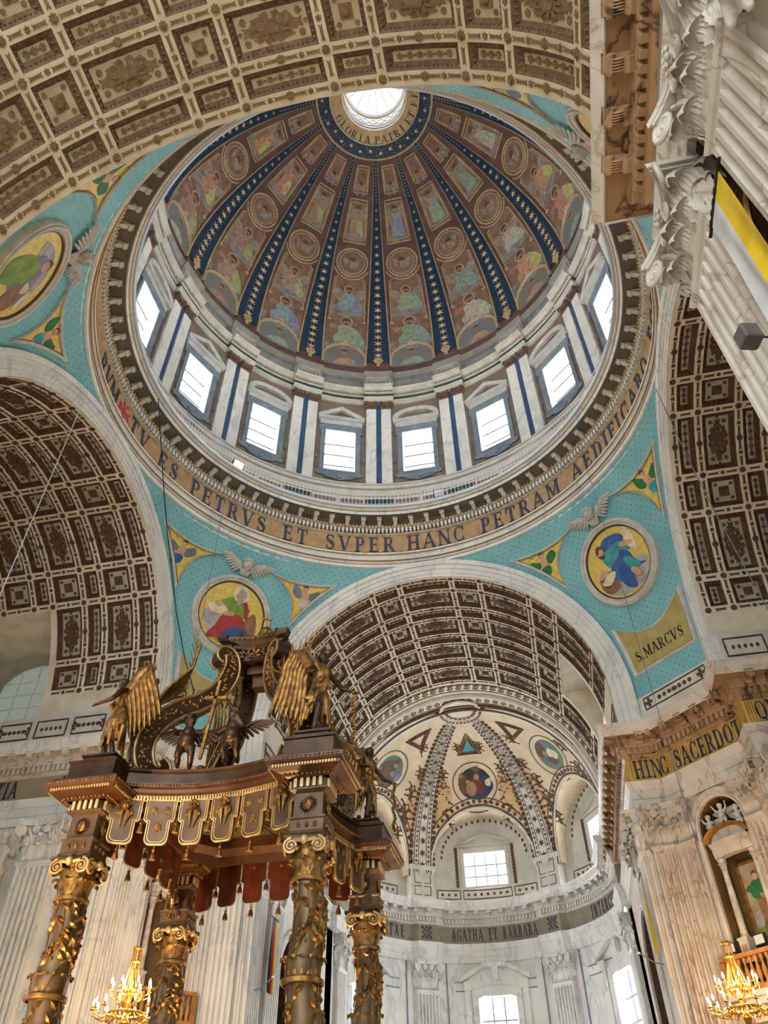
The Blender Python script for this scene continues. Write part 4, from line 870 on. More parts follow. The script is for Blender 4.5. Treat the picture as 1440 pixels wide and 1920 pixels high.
def entablature(name, label, path, sgn, mc, mf, ma, mods=True, dent_single=False, nmod=.64, fluted=False, modspan=None):
    t = struct(name, label, 'entablature')
    for part, pr in PRO.items():
        m = {'architrave': ma, 'frieze': mf, 'bed': mc, 'soffit': mc, 'lip': ma}[part]
        mb = MB()
        if part == 'frieze' and fluted:
            pp = []
            for a, b in zip(path, path[1:]):
                L = hypot(b[0]-a[0], b[1]-a[1]); k = int(L/.04)
                for j in range(k): pp.append((a[0]+(b[0]-a[0])*j/k, a[1]+(b[1]-a[1])*j/k))
            pp.append(path[-1]); p2 = MB(); P = []
            L0 = 0
            for j in range(len(pp)):
                d = np.array(pp[min(j+1, len(pp)-1)])-np.array(pp[max(j-1, 0)]); d /= np.linalg.norm(d); N = np.array([d[1], -d[0]])*sgn; o = .06-(.012 if j % 2 else 0)
                P.append([(pp[j][0]+N[0]*o, pp[j][1]+N[1]*o, z) for z in (11.28, 12.04)])
            mb.grid(P)
        else: sweep(mb, path, pr, 0, sgn)
        obj(part, mb, m, t, None, 0)
    if not mods: return t
    dm = dent1.mesh('dentil', mc, 0); st = MB()
    for i, (a, b) in enumerate(zip(path, path[1:])):
        a = np.array(a); b = np.array(b); L = np.linalg.norm(b-a); d = (b-a)/L; N = np.array([d[1], -d[0]])*sgn
        e0 = -.15 if i > 0 else 0
        n = max(1, round(L/.17))
        for j in range(n):
            p = a+d*(j+.5)*L/n; M = FR((p[0]+N[0]*.14, p[1]+N[1]*.14, 12.1), (d[0], d[1], 0), (N[0], N[1], 0), (0, 0, 1))
            if dent_single: link('dentil', dm, t, M)
            else: st.add([tuple(M @ Vector(v)) for v in dent1.v], dent1.f)
        n = max(1, round(L/nmod))
        for j in range(n):
            p = a+d*(j+.5)*L/n
            link('modillion', brk[mc.name], t, FR((p[0]+N[0]*.24, p[1]+N[1]*.24, 12.4), (d[0], d[1], 0), (N[0], N[1], 0), (0, 0, 1)))
    if st.v: obj('dentils', st, mc, t, None, 0, kind='stuff')
    return t
# ---- fluted shafts and capitals
def flute_plan(path, per=.16):
    "plan points with flute dips along a polyline; returns (flat points, fluted points)"
    A, B = [], []
    for a, b in zip(path, path[1:]):
        a = np.array(a); b = np.array(b); L = np.linalg.norm(b-a); d = (b-a)/L; N = np.array([d[1], -d[0]])
        n = max(1, int((L-.04)/per)); w = (L-.06)/n
        A.append(a); B.append(a)
        for i in range(n):
            s = .03+i*w
            for k in range(7):
                t = k/6; x = s+w*.16+w*.68*t; dp = .7*w*sqrt(max(0, 1-(2*t-1)**2)); A.append(a+d*x); B.append(a+d*x-N*dp)
        A.append(b); B.append(b)
    return A, B
def shaft(path, z0, z1, per=.16):
    mb = MB(); A, B = flute_plan(path, per); P = []
    for q, z in ((B, z0), (B, z1-.22), (A, z1-.14), (A, z1)): P.append([(p[0], p[1], z) for p in q])
    return mb.grid(P)
def leaf_mesh(h, w, out=.16, curl=.09, nt=24, ns=17):
    P = []
    for i in range(nt):
        t = i/(nt-1)
        if t < .68: z = h*t/.68*.93; y = out*.45*(t/.68)**2
        else:
            a = (t-.68)/.32*pi*1.15; z = h*.93+curl*.75*sin(a); y = out*.45+curl*(1-cos(a))
        wd = w/2*(.62+.55*sin(pi*min(t*1.05, 1)**.9))*(1-.55*max(0, t-.75)/.25)*(1+.2*abs(sin(t*5.5*pi))**.7-.08)
        P.append([(wd*s, y-.12*w*abs(s)**1.6+.02*h*cos(s*8*pi+5*t*(1 if s > 0 else -1)), z-.10*h*abs(s)**2*(t**1.5)) for s in np.linspace(-1, 1, ns)])
    return P
def volute(mb, c, r, ax, up, th=.05, sgn=1, m=0, md=None):
    "spiral ribbon about c in the plane (ax, up)"
    ax = np.array(ax, float); up = np.array(up, float); nn = np.cross(ax, up); c = np.array(c, float)
    pts = [c+ax*x+up*y for x, y in spiral(0, 0, r, 2.1, 34, pi/2, -sgn, .16)]
    mb.tube(pts, list(np.linspace(r*.2, r*.1, 34)), 7, m)
    mb.tube([c-nn*r*.07, c+nn*r*.07], r*.9, 16, m if md is None else md); mb.ell(c, (r*.2,)*3, m, 8, 6)
def capital_mesh(W, H=1.16, D=.22, m=None, name='capital', det=1):
    mb = MB(); h = W/2
    # bell
    P = []
    for z, o in ((0, 0), (.3, .0), (.65, .03), (.84, .1), (.88, .12)):
        k = o*W*.9; P.append([(-h-k*.5, 0, z*H), (-h-k*.5, D*.8+k, z*H), (h+k*.5, D*.8+k, z*H), (h+k*.5, 0, z*H)])
    mb.grid(P)
    L1 = leaf_mesh(.42*H, W*.34, .15, .08); L2 = leaf_mesh(.66*H, W*.36, .2, .1)
    def put(Lf, x, y, a):
        c, s = cos(a), sin(a); mb.grid([[(x+p[0]*c-p[1]*s, y+p[0]*s+p[1]*c, p[2]) for p in r] for r in Lf])
    for x in (-h, 0, h): put(L2, x*.98, D*.78, 0 if x == 0 else (-.5 if x > 0 else .5))
    for x in (-h*.66, 0, h*.66): put(L1, x, D*.9, 0)
    for s in (-1, 1): put(L1, s*h, D*.3, -s*pi/2); put(L2, s*h, D*.1, -s*pi/2)
    # helices and corner volutes
    for s in (-1, 1):
        volute(mb, (s*h*1.12, D+.2*W, .745*H), .15*H, (s*.9, .42, 0), (0, 0, 1), .04*W, 1)
        volute(mb, (s*h*.28, D+.12*W, .755*H), .10*H, (s, 0, 0), (0, 0, 1), .03*W, 1)
        mb.tube([(s*h*.55, D*.9, .45*H), (s*h*.62, D+.04, .62*H), (s*h*.85, D+.1, .82*H)], [.05*W, .05*W, .03*W], 7)
        mb.tube([(s*h*.5, D*.9, .45*H), (s*h*.46, D+.03, .62*H), (s*h*.36, D+.06, .8*H)], [.04*W, .04*W, .025*W], 7)
    # abacus, concave front
    fr = [(x, D+.30*W-.2*W*(1-(x/(h*1.22))**2)) for x in np.linspace(-h*1.22, h*1.22, 13)]
    pl = [(-h*1.22, -.02)]+fr+[(h*1.22, -.02)]
    for z0, z1, g in ((.86, .91, .94), (.91, 1.0, 1.0)):
        mb.prism([(x*g, y*g) for x, y in pl][::-1], z0*H, z1*H, None, 0, None, True)
    mb.ell((0, D+.12*W, .93*H), (.09*W, .06*W, .08*H), 0, 10, 6)
    for k in range(6): mb.ell((.08*W*cos(k*1.047), D+.16*W, .93*H+.06*H*sin(k*1.047)), (.04*W, .03*W, .035*H), 0, 6, 4)
    return mb.mesh(name, m or warmw, 50)
CAPC = {}
def pilaster(parent, o, d, n, W, m, zb=1.2, zt=9.35, per=.155, depth=.24):
    "fluted pilaster: o centre on the wall (x, y), d along the wall, n into the room"
    M = FR((o[0], o[1], 0), (d[0], d[1], 0), (n[0], n[1], 0), (0, 0, 1)); fl = (Vector((d[0], d[1], 0)).cross(Vector((n[0], n[1], 0)))).z < 0
    E_ = empty('pilaster', M, parent)
    key = (round(W, 2), m.name)
    if key not in CAPC:
        h = W/2
        s = shaft([(h, 0), (h, depth), (-h, depth), (-h, 0)], zb, zt, per)
        sm_ = s.mesh('shaft', m, 30)
        a = MB(); sweep(a, [(h, 0), (h, depth), (-h, depth), (-h, 0)], [(0, zt-.1), (.03, zt-.08), (.05, zt-.03), (.05, zt+.0), (.02, zt+.03), (0, zt+.04)], 0, 1); am = a.mesh('astragal', m, 0)
        b = MB()
        for z0, z1, e in ((.0, 1.0, .12), (1.0, 1.12, .07), (1.12, 1.2, .03)): b.box((0, depth/2, (z0+z1)/2), (W+2*e, depth+2*e, z1-z0))
        CAPC[key] = (sm_, am, capital_mesh(W*.98, 1.16, depth, m), b.mesh('pilaster_base', m, 0))
    for q, nm in zip(CAPC[key], ('shaft', 'astragal', 'capital', 'pilaster_base')):
        link(nm, q, E_, Matrix.Translation((0, 0, zt)) if nm == 'capital' else None)
    return E_
def wallstrip(name, label, path, sgn, m, z0, z1, cat='wall', parent=None, part=None):
    mb = MB(); sweep(mb, path, [(0, z0), (0, z1)], 0, sgn)
    if parent is not None: return obj(part, mb, m, parent, None, 0)
    return struct(name, label, cat, mb.mesh(name, m, 0))
def pilaster_arm(w, ax, off, s, face, m, n=2, which=(0, 1)):
    "pilasters on an arm wall: ax 'x' wall at x = off, 'y' wall at y = off; s sign along the arm"
    for k, c in enumerate((9.5, 11.25, 15.0)):
        if k not in which: continue
        if ax == 'x': pilaster(w, (off, s*c), (0, face*-1 if 0 else (1 if face < 0 else -1)), (face, 0), 1.1, m)
        else: pilaster(w, (s*c, off), ((-1 if face < 0 else 1), 0), (0, face), 1.1, m)
def base_panels(parent, path, sgn, n0=0, cross=True):
    "plinth and ornamented panels between the cornice and the vault springing"
    mb = MB(); sweep(mb, path, [(.04, 13.0), (.04, 13.25), (0, 13.27)], 0, sgn); obj('plinth', mb, plinthm, parent, None, 0)
    mb = MB(); sweep(mb, path, [(0, 13.25), (0, 14.22)], 0, sgn); obj('attic_strip', mb, white2, parent, None, 0)
    for i, (a, b) in enumerate(zip(path, path[1:])):
        a = np.array(a); b = np.array(b); L = np.linalg.norm(b-a); d = (b-a)/L; N = np.array([d[1], -d[0]])*sgn
        n = max(1, round(L/1.35)); w = L/n
        if w < .6: continue
        for j in range(n):
            p = a+d*(j+.5)*w; fm = lambda x, y, h: (p[0]+d[0]*x+N[0]*h, p[1]+d[1]*x+N[1]*h, 13.72+y)
            q = MB(); q.strip(dense(rect(-w/2+.12, -.28, w/2-.12, .3), .4), .03, 0, .03, fm, 0, True)
            for x in np.linspace(-.25, .25, 5): q.prism(disc(x*w, 0, .07 if j % 2 else .05, 8, .07), 0, .02, fm)
            if j % 2: 
                for x in (-.36*w, .36*w):
                    for dx, dy in ((.06, 0), (-.06, 0), (0, .1), (0, -.1)): q.prism(disc(x+dx, dy, .05, 8), 0, .02, fm)
            obj('ornament_panel', q, orn, parent, None, 0)
O = 5.95; K = 8.95
pNE = [(O, 19.4), (O, K), (O+.9, K), (K, O+.9), (K, O), (17., O)]
def mir(path, sx, sy): return [(x*sx, y*sy) for x, y in path]
# right side far pier
eNE = entablature('trim_7', 'brown marble cornice and gold lettered frieze on the far right pier', pNE, 1, brownm, goldf, warmw, fluted=True)
eNW = entablature('trim_8', 'pale cornice with tan frieze on the far left pier and left transept', mir(pNE, -1, 1), -1, warmw, tanf, white)
eSE = entablature('trim_9', 'large veined brown marble cornice of the near right nave wall', mir(pNE, 1, -1), -1, brownm, tanf, warmw, dent_single=True)
eSW = entablature('trim_10', 'cornice of the near left nave wall outside the picture', mir(pNE, -1, -1), 1, brownm, tanf, warmw, mods=False)
wNE = struct('wall_pier_far_right', 'pink veined marble pier with fluted pilasters and altar niche on the far right', 'wall')
wNW = struct('wall_pier_far_left', 'white marble pier and transept wall with fluted pilasters on the left', 'wall')
wSE = struct('wall_nave_right', 'near right nave wall with two giant fluted pilasters', 'wall')
wSW = struct('wall_nave_left', 'left nave wall beside the near left crossing pier', 'wall')
pinkw = mat('pink_marble', (204, 192, 176), (184, 171, 154), 1.8, .45, vein=(156, 136, 120), vscale=1.3, vw=.028)
niche_l, niche_r = (O+.9+.36, K-.36), (K-.36, O+.9+.36)
for w, sx, sy, m in ((wNE, 1, 1, pinkw), (wNW, -1, 1, white), (wSE, 1, -1, warmw), (wSW, -1, -1, warmw)):
    sg = 1 if sx*sy > 0 else -1
    ya = 12.2 if sy > 0 else K
    if sy > 0:
        wallstrip(None, None, mir([(O, 19.4), (O, 16.2)], sx, sy), sg, m, 0, 10.5, parent=w, part='wall_face')
        q = MB(); hole = [(16.2, 0), (16.2, 7.4)]+[(14.2+2*cos(t), 7.4+1.75*sin(t)) for t in np.linspace(.15, pi-.15, 15)]+[(12.2, 7.4), (12.2, 0)]; top = [(16.2, 0), (16.2, 9.)]+[(16.2-4*i/14, 10.5) for i in range(15)]+[(12.2, 9.), (12.2, 0)]
        q.band([(sx*O, a, b) for a, b in top], [(sx*O, a, b) for a, b in hole], 0, False); obj('arch_wall', q, m, w, None, 0)
        q = MB(); q.band([(sx*O, a, b) for a, b in hole], [(sx*(O+2.2), a, b) for a, b in hole], 0, False); q.add([(sx*(O+2.2), a, b) for a, b in hole], [tuple(range(len(hole)))]); obj('side_chapel', q, brown, w, None, 0)
        q = MB(); P = [[(sx*(O-y), a+(a-14.2)*o*.5*(1 if abs(a-14.2) < 1.99 else 1), b+(o if b > 7.5 else 0)*.9) for o, y in ((0, 0), (0, .08), (.1, .12), (.2, .08), (.26, 0))] for a, b in hole]; q.grid(P); obj('arch_moulding', q, m, w, None, 0)
        wallstrip(None, None, mir([(O, 12.2), (O, K), (O+.9, K), niche_l], sx, sy), sg, m, 0, 10.5, parent=w, part='wall_face')
    elif sx > 0:
        wallstrip(None, None, mir([(O, 24), (O, 10.62)], sx, sy), sg, m, 0, 10.5, parent=w, part='wall_face'); wallstrip(None, None, mir([(O, 10.03), (O, K), (O+.9, K), niche_l], sx, sy), sg, m, 0, 10.5, parent=w, part='wall_face')
        q = MB(); q.grid([[(O, -10.62, z), (O+.9, -10.62, z), (O+.9, -10.03, z), (O, -10.03, z)] for z in (0, 10.9)]); q.grid([[(O-.02, -10.7, 10.9), (O+.9, -10.7, 10.9)], [(O-.02, -9.95, 10.9), (O+.9, -9.95, 10.9)]]); obj('tribune_recess', q, brown, w, None, 0)
        q = MB(); q.tube([(O+.05, -10.6, 3), (O+.05, -10.6, 8.6)]+[(O+.05, -10.325-.28*cos(t), 8.6+.4*sin(t)) for t in np.linspace(0, pi, 11)]+[(O+.05, -10.05, 3)], .035, 6); obj('recess_arch', q, gold, w)
        q = MB(); q.grid([[(O, y, z) for z in (13, 14.25)] for y in (-17.5, -24)]); obj('attic_strip', q, white2, w, None, 0)
    else:
        wallstrip(None, None, mir([(O, 24), (O, K), (O+.9, K), niche_l], sx, sy), sg, m, 0, 14.2, parent=w, part='wall_face')
    wallstrip(None, None, mir([niche_r, (K, O+.9), (K, O), (17., O)], sx, sy), sg, m, 0, 10.5, parent=w, part='wall_face')
    if sy > 0 or sx > 0:
        base_panels(w, mir([(O, 19.4), (O, K)], sx, sy), sg); base_panels(w, mir([(K, O), (17., O)], sx, sy), sg)
for w, sx, m in ((wNE, 1, pinkw), (wNW, -1, white)):
    for c in (9.55, 11.25): pilaster(w, (sx*O, c), (0, sx*1), (-sx, 0), 1.1, m if sx < 0 else warmw); pilaster(w, (sx*c, O), (-1*1, 0), (0, -1), 1.1, m)
for c in (-9.45, -11.2): pilaster(wSE, (O, c), (0, 1), (-1, 0), 1.1, warmw)
# folded pilasters on the pier faces towards the crossing
def folded(w, sx, sy, m, swap=False):
    pth = [(O+.08, K-.02), (O+.08, K-.24), (O+.82, K-.24), (O+1.18, K-.60), (O+1.3, K-.48)]
    if swap: pth = [(y, x) for x, y in pth]
    pth = mir(pth, sx, sy); flip = (sx*sy < 0) != swap
    q = pth[::-1] if not flip else pth
    # room lies on the right of travel for flute_plan
    E_ = empty('folded_pilaster', None, w)
    obj('shaft', shaft(pth if not flip else pth[::-1], 1.2, 9.35, .15), m, E_, None, 30)
    a = MB(); sweep(a, pth, [(0, 9.25), (.03, 9.27), (.05, 9.32), (.05, 9.35), (.0, 9.39)], 0, 1 if not flip else -1); obj('astragal', a, m, E_, None, 0)
    for (a_, b_, W) in ((pth[1], pth[2], .74), (pth[2], pth[3], .5)):
        a_ = np.array(a_); b_ = np.array(b_); d = (b_-a_)/np.linalg.norm(b_-a_); N = np.array([d[1], -d[0]])*(1 if not flip else -1); c = (a_+b_)/2-N*.22
        key = ('f', W, m.name)
        if key not in CAPC: CAPC[key] = capital_mesh(W, 1.16, .22, m)
        dd = d if (d[0]*N[1]-d[1]*N[0]) > 0 else -d
        link('capital', CAPC[key], E_, FR((c[0], c[1], 9.35), (dd[0], dd[1], 0), (N[0], N[1], 0), (0, 0, 1)))
for w, sx, sy, m in ((wNE, 1, 1, pinkw), (wNW, -1, 1, white), (wSE, 1, -1, warmw)):
    folded(w, sx, sy, m); folded(w, sx, sy, m, True)
# end walls of the transepts
for sx, nm in ((-1, 'left'), (1, 'right')):
    q = MB(); q.add([(sx*17.3, y, z) for y, z in [(-6.2, 0), (6.2, 0), (6.2, 14.2)]+[(6.2*cos(t), 14.2+6.2*sin(t)) for t in np.linspace(0, pi, 25)[1:-1]]+[(-6.2, 14.2)]], [tuple(range(27))]); struct('wall_transept_%s' % nm, 'plain end wall of the %s transept' % nm, 'wall', q.mesh('w', warmw, 0))
# lettering on the piers
def frieze_text(parent, path, sgn, txt, u0, hh, wx, m, z=11.4, step=None):
    u = u0
    for ch in txt:
        if ch == ' ': u += .38*hh*wx*2; continue
        w = GL[ch][0]*hh*wx; p, t, N = along(path, u+w/2, sgn)
        fm = lambda x, y, h: (p[0]+t[0]*x+N[0]*(.066+h), p[1]+t[1]*x+N[1]*(.066+h), z+y)
        obj('letter', letter(ch, fm, hh, 0, .015, wx), m, parent, None, 0); u += w+.1*hh
    return u
frieze_text(eNE, pNE[1:], 1, 'HINC SACERDOT', .14, .54, .62, navyl)
frieze_text(eNE, pNE[4:], 1, 'QVI VNITAS', .25, .54, .62, navyl)
frieze_text(eNW, [(-17., O), (-K, O)], 1, 'VERITATIA', 1.8, .54, .62, navyl)
frieze_text(eNW, [(-17., O), (-K, O)], 1, 'VI', 5.75, .54, .62, navyl)
# ================================================================ choir end, apse wall and half dome
YC, RA = 19.4, 5.95
apc = mat('apse_cream_paint', (216, 200, 170), (200, 180, 148), 1.4, .65)
apg = mat('apse_grey_band', (168, 164, 152), (150, 146, 134), 2., .65)
aptan = mat('apse_tan_ground', (206, 172, 128), (190, 154, 110), 1.6, .65)
plast = mat('lunette_plaster', (200, 196, 186), (184, 180, 170), 1.5, .7)
apf = mat('apse_frieze', (146, 136, 118), (130, 120, 104), 2., .6)
greyl = mat('grey_letter', (56, 60, 66), None, rough=.6)
def smd(az, el, h=0.): a, e = rad(az), rad(el); r = RA-h; return (r*cos(e)*sin(a), YC+r*cos(e)*cos(a), HS+r*sin(e))
def smap(az, el):
    a, e = rad(az), rad(el); n = np.array([cos(e)*sin(a), cos(e)*cos(a), sin(e)]); eu = np.array([cos(a), -sin(a), 0]); ev = np.cross(eu, n)*1.0
    ev = np.array([-sin(e)*sin(a), -sin(e)*cos(a), cos(e)])
    def f(u, v, h):
        d = n+eu*u/RA+ev*v/RA; d /= np.linalg.norm(d); p = d*(RA-h); return (p[0], YC+p[1], HS+p[2])
    return f
def acyl(u, z, h=0.): a = u/RA; return ((RA-h)*sin(a), YC+(RA-h)*cos(a), z)
LUN = [(0, 25.5, 31), (-62, 23, 30), (62, 23, 30)]
def ellun(az):
    for c, w, top in LUN:
        if abs(az-c) < w: return 5+(top-5)*sqrt(1-((az-c)/w)**2)
    return 0.
apse = struct('ceiling_apse', 'painted half dome of the apse with roundels, ribs and scrollwork', 'half dome')
AZ = sorted(set(list(np.arange(-100, 100.1, 2.5))+[c+s*w*f for c, w, t in LUN for s in (-1, 1) for f in (.999, .97, .9, .8)]))
mb = MB(); mb.grid([[smd(a, ellun(a)+(90-ellun(a))*t) for t in np.linspace(0, 1, 22)] for a in AZ]); obj('half_dome_shell', mb, apc, apse)
# lunettes: soffit and wall behind
for c, w, top in LUN:
    q = MB(); A = [c+w*cos(t) for t in np.linspace(pi, 0, 31)]
    q.grid([[smd(a, ellun(a)), (6.5*sin(rad(a)), YC+6.5*cos(rad(a)), smd(a, ellun(a))[2])] for a in A]); obj('lunette_soffit', q, apc, apse)
    q = MB()
    edge = [(a, ellun(a)) for a in A]
    # moulded arch and scalloped border on the sphere
    cen = (c, 4.)
    def off(k): return [(c+(a-c)*(1+k*.9), 5+(e-5)*(1+k)+(0 if e > 6 else 0)) for a, e in edge]
    for k0, k1, h0, h1, mi in ((0, .045, .05, .05, 0), (.06, .09, .03, .03, 1), (.2, .225, .02, .02, 1)):
        q.band([smd(a, e, h0) for a, e in off(k0)], [smd(a, e, h1) for a, e in off(k1)], mi, False)
    for i in range(26):
        t = pi-pi*(i+.5)/26; a = c+w*1.13*cos(t); e = 5+(top-5)*1.145*sin(t); fm = smap(a, e); q.prism(disc(0, 0, .1, 8), 0, .02, fm, 1)
    obj('lunette_border', q, [white2, orn], apse, None, 0)
# ribs
for az in (-31, 31, -93, 93):
    q = MB(); E = np.linspace(1, 80, 30); wd = lambda e: 4.6*(1+.9*(max(0, e-40)/40)**2)
    q.grid([[smd(az-wd(e), e, .0), smd(az-wd(e), e, .1), smd(az+wd(e), e, .1), smd(az+wd(e), e, 0)] for e in E], 0); q.grid([[smd(az-wd(e)*.42, e, .11), smd(az+wd(e)*.42, e, .11)] for e in E], 1)
    R_ = obj('dome_rib', q, [white2, apg], apse, None, 0)
    if abs(az) > 60: continue
    q = MB()
    for e in np.arange(5, 76, 5.5): q.prism(star(0, 0, .2*(1-e/150), 6, .45), .11, .13, smap(az, e))
    obj('rib_stars', q, orn, R_, None, 0); q = MB()
    for s in (-1, 1):
        for k in (1.02, .5): q.grid([[smd(az+s*wd(e)*k, e, .115), smd(az+s*(wd(e)*k-.45), e, .115)] for e in np.linspace(1, 80, 24)])
    obj('rib_line', q, orn, R_, None, 0)
    q = MB()
    for s in (-1, 1):
        for e in np.arange(2.5, 78, 2.2): q.prism(rect(-.035, -.07, .035, .07) if int(e/2.2) % 3 else disc(0, 0, .06, 8), .1, .12, smap(az+s*wd(e)*.7, e))
        for e in np.arange(6, 78, 2.4): q.prism(disc(0, 0, .1, 8), .0, .02, smap(az+s*wd(e)*1.3, e))
    obj('rib_beads', q, orn, R_, None, 0, kind='stuff')
def roundel(az, el, r, name, label, shapes, group=None):
    fm0 = smap(az, el); o = Vector(fm0(0, 0, .06)); n = (Vector(fm0(0, 0, .5))-Vector(fm0(0, 0, 0))).normalized(); x = (Vector(fm0(.1, 0, .06))-o).normalized(); y = n.cross(x)
    M = Matrix(((x[0], y[0], n[0], o[0]), (x[1], y[1], n[1], o[1]), (x[2], y[2], n[2], o[2]), (0, 0, 0, 1)))
    T = thing(name, label, 'painting', M, 'round paintings in the half dome')
    q = MB(); q.lathe([(r*.98, 0), (r, .06), (r*1.05, .06), (r*1.07, .03), (r*1.3, .02), (r*1.32, .05), (r*1.37, .05), (r*1.39, -.25)], 48); obj('roundel_frame', q, white2, T)
    q = MB(); q.lathe([(r*1.0, .064), (r*1.05, .07)], 48); q.lathe([(r*1.08, .05), (r*1.1, .05)], 48); q.lathe([(r*1.31, .056), (r*1.37, .06)], 48)
    for i in range(26): q.prism(disc(r*1.18*cos(i*2*pi/26), r*1.18*sin(i*2*pi/26), r*.055, 8), .02, .05)
    obj('frame_studs', q, orn, T, None, 0)
    q = MB(); q.prism(disc(0, 0, r, 40), -.06, .0); obj('canvas', q, PD[shapes[0]], T, None, 0)
    obj('painted_figures', mosaic([(c_, [(a*r, b*r) for a, b in P]) for c_, P in shapes[1]], lambda a, b, h: (a, b, h), .006, .002), CL, T, None, 0)
PD = {'dark': mat('painting_dark_ground', (60, 54, 50), (44, 48, 56), 3., .5), 'teal': mat('painting_teal_ground', (74, 106, 100), (96, 112, 90), 2.5, .5)}
GROUP = ('dark', [('blue', sm([(-.9, -.3), (-.5, -.65), (.3, -.75), (.85, -.4), (.6, -.2), (-.3, -.3)])), ('brown', sm([(-.9, .35), (-.5, .55), (-.3, .1), (-.4, -.4), (-.85, -.3)])), ('hair', sm([(-.75, .5), (-.55, .62), (-.45, .4), (-.65, .3)])), ('red', sm([(.0, .35), (.3, .3), (.55, -.2), (.2, -.5), (-.2, -.3), (-.25, .1)])), ('blue', sm([(.25, .4), (.6, .3), (.85, -.1), (.7, -.4), (.45, -.15)])), ('skin', disc(.12, .34, .13, 12, .17)), ('hair', sm([(-.02, .4), (.1, .56), (.28, .46), (.25, .3), (.16, .44)])), ('skin', sm([(-.35, .0), (-.1, .1), (.05, -.15), (-.05, -.5), (-.3, -.55), (-.45, -.25)])), ('skin', disc(-.3, .1, .11, 12)), ('skin', disc(-.6, .42, .1, 10)), ('green', sm([(-.1, .75), (.2, .8), (.35, .6), (.1, .55)])), ('cream', sm([(.5, .1), (.75, .2), (.7, -.15), (.5, -.1)]))])
SIB1 = ('teal', [('brown', sm([(-.8, -.5), (-.3, .1), (.2, .0), (.6, -.5), (.2, -.9), (-.5, -.85)])), ('purple', sm([(-.6, .2), (-.1, .5), (.3, .2), (.1, -.1), (-.5, -.1)])), ('skin', disc(.18, .42, .15, 12, .19)), ('hair', sm([(.0, .5), (.12, .72), (.34, .6), (.28, .5), (.1, .42)])), ('wing', sm([(.5, .1), (.85, .2), (.8, -.2), (.55, -.3)])), ('skin', sm([(.2, .1), (.45, -.1), (.35, -.2), (.1, -.05)]))])
SIB2 = ('teal', [('wing', sm([(-.1, .4), (.35, .7), (.5, .2), (.2, -.1)])), ('brown', sm([(-.6, .3), (-.3, .7), (.2, .6), (.0, .2), (-.4, .1)])), ('skin', disc(-.15, .2, .15, 12, .17)), ('cream', sm([(.0, .1), (.3, .2), (.55, -.2), (.3, -.4), (.0, -.2)])), ('brown', sm([(-.3, -.1), (.1, -.2), (.2, -.55), (-.2, -.5)])), ('hair', sm([(-.3, .25), (-.15, .42), (.02, .3), (-.1, .28)]))])
MUT = {'red': 'dred', 'blue': 'dblue', 'brown': 'dbrown', 'skin': 'dskin', 'green': 'olive', 'purple': 'dbrown'}
GROUP, SIB1, SIB2 = [(a, recol(b, MUT)) for a, b in (GROUP, SIB1, SIB2)]
roundel(0.6, 43.5, 1.1, 'roundel_painting', 'dark round painting of a seated group at the centre of the half dome', GROUP)
roundel(-66, 43, 1.06, 'roundel_painting', 'round painting of a seated winged figure at the left of the half dome', SIB1)
roundel(66, 43, 1.06, 'roundel_painting', 'round painting of a bending winged figure at the right of the half dome', SIB2)
# triangles, half disc at the crown, scrollwork
q = MB()
for c in (0, -66, 66):
    for sc, h in ((1., .04), (.78, .035), (.6, .03)):
        fm = smap(c*.9, 62.5); q.strip(dense([(-.62*sc, -.35*sc), (.62*sc, -.35*sc), (0, .95*sc)], .2), .035, 0, h, fm, 0, True)
obj('triangle_frames', q, orn, apse, None, 0)
q = MB(); fm = smap(0, 62); q.prism([(-.34, -.18), (.34, -.18), (0, .5)], 0, .02, fm, ci['teal']); q.prism(sm([(-.2, .08), (-.05, .02), (.05, .02), (.2, .1), (.04, -.08), (-.04, -.08)]), .02, .03, fm, ci['white']); obj('dove_panel', q, CL, apse, None, 0)
q = MB(); q.lathe([(.02, 20.14), (.75, 20.08), (.9, 20.02), (.98, 19.96), (1.05, 19.98), (1.08, 20.05)], 40, (0, YC, 0)); obj('crown_disc', q, cream, apse)
q = MB()
for i in range(16): a = -pi/2+pi*(i+.5)/16; q.prism(disc(.97*sin(a), .97*cos(a), .06, 8), 0, .02, lambda x, y, h: (x, YC+y, 19.95-h))
for i in range(10): a = -pi/2+pi*(i+.5)/10; q.strip([(.72*sin(a)+x, .72*cos(a)+y) for x, y in spiral(0, 0, .1, 1.3, 12)], .02, 0, .02, lambda x, y, h: (x, YC+y, 20.06-h))
obj('crown_ornament', q, orn, apse, None, 0)
def acanthus(q, fm, s, fl=1):
    q.prism(star(0, 0, .16*s, 7, .6), 0, .02, fm)
    for k, (a, L, tw) in enumerate(((90, .75, .5), (60, .5, -.8), (120, .5, .8), (20, .55, 1.0), (160, .55, -1.0), (-40, .5, -1.), (-140, .5, 1.), (-90, .85, .4), (-70, .5, .8), (-110, .5, -.8))):
        pts = []; x = y = 0.; an = rad(a)
        for i in range(10): pts.append((x*fl, y)); x += L*s/9*cos(an); y += L*s/9*sin(an); an += tw*.25
        q.strip(pts, .045*s, 0, .02, fm); q.prism(disc(pts[-1][0], pts[-1][1], .06*s, 7), 0, .025, fm)
        q.prism(blob(pts[5][0], pts[5][1], .11*s, .06*s, .3, 4), 0, .02, fm)
q = MB()
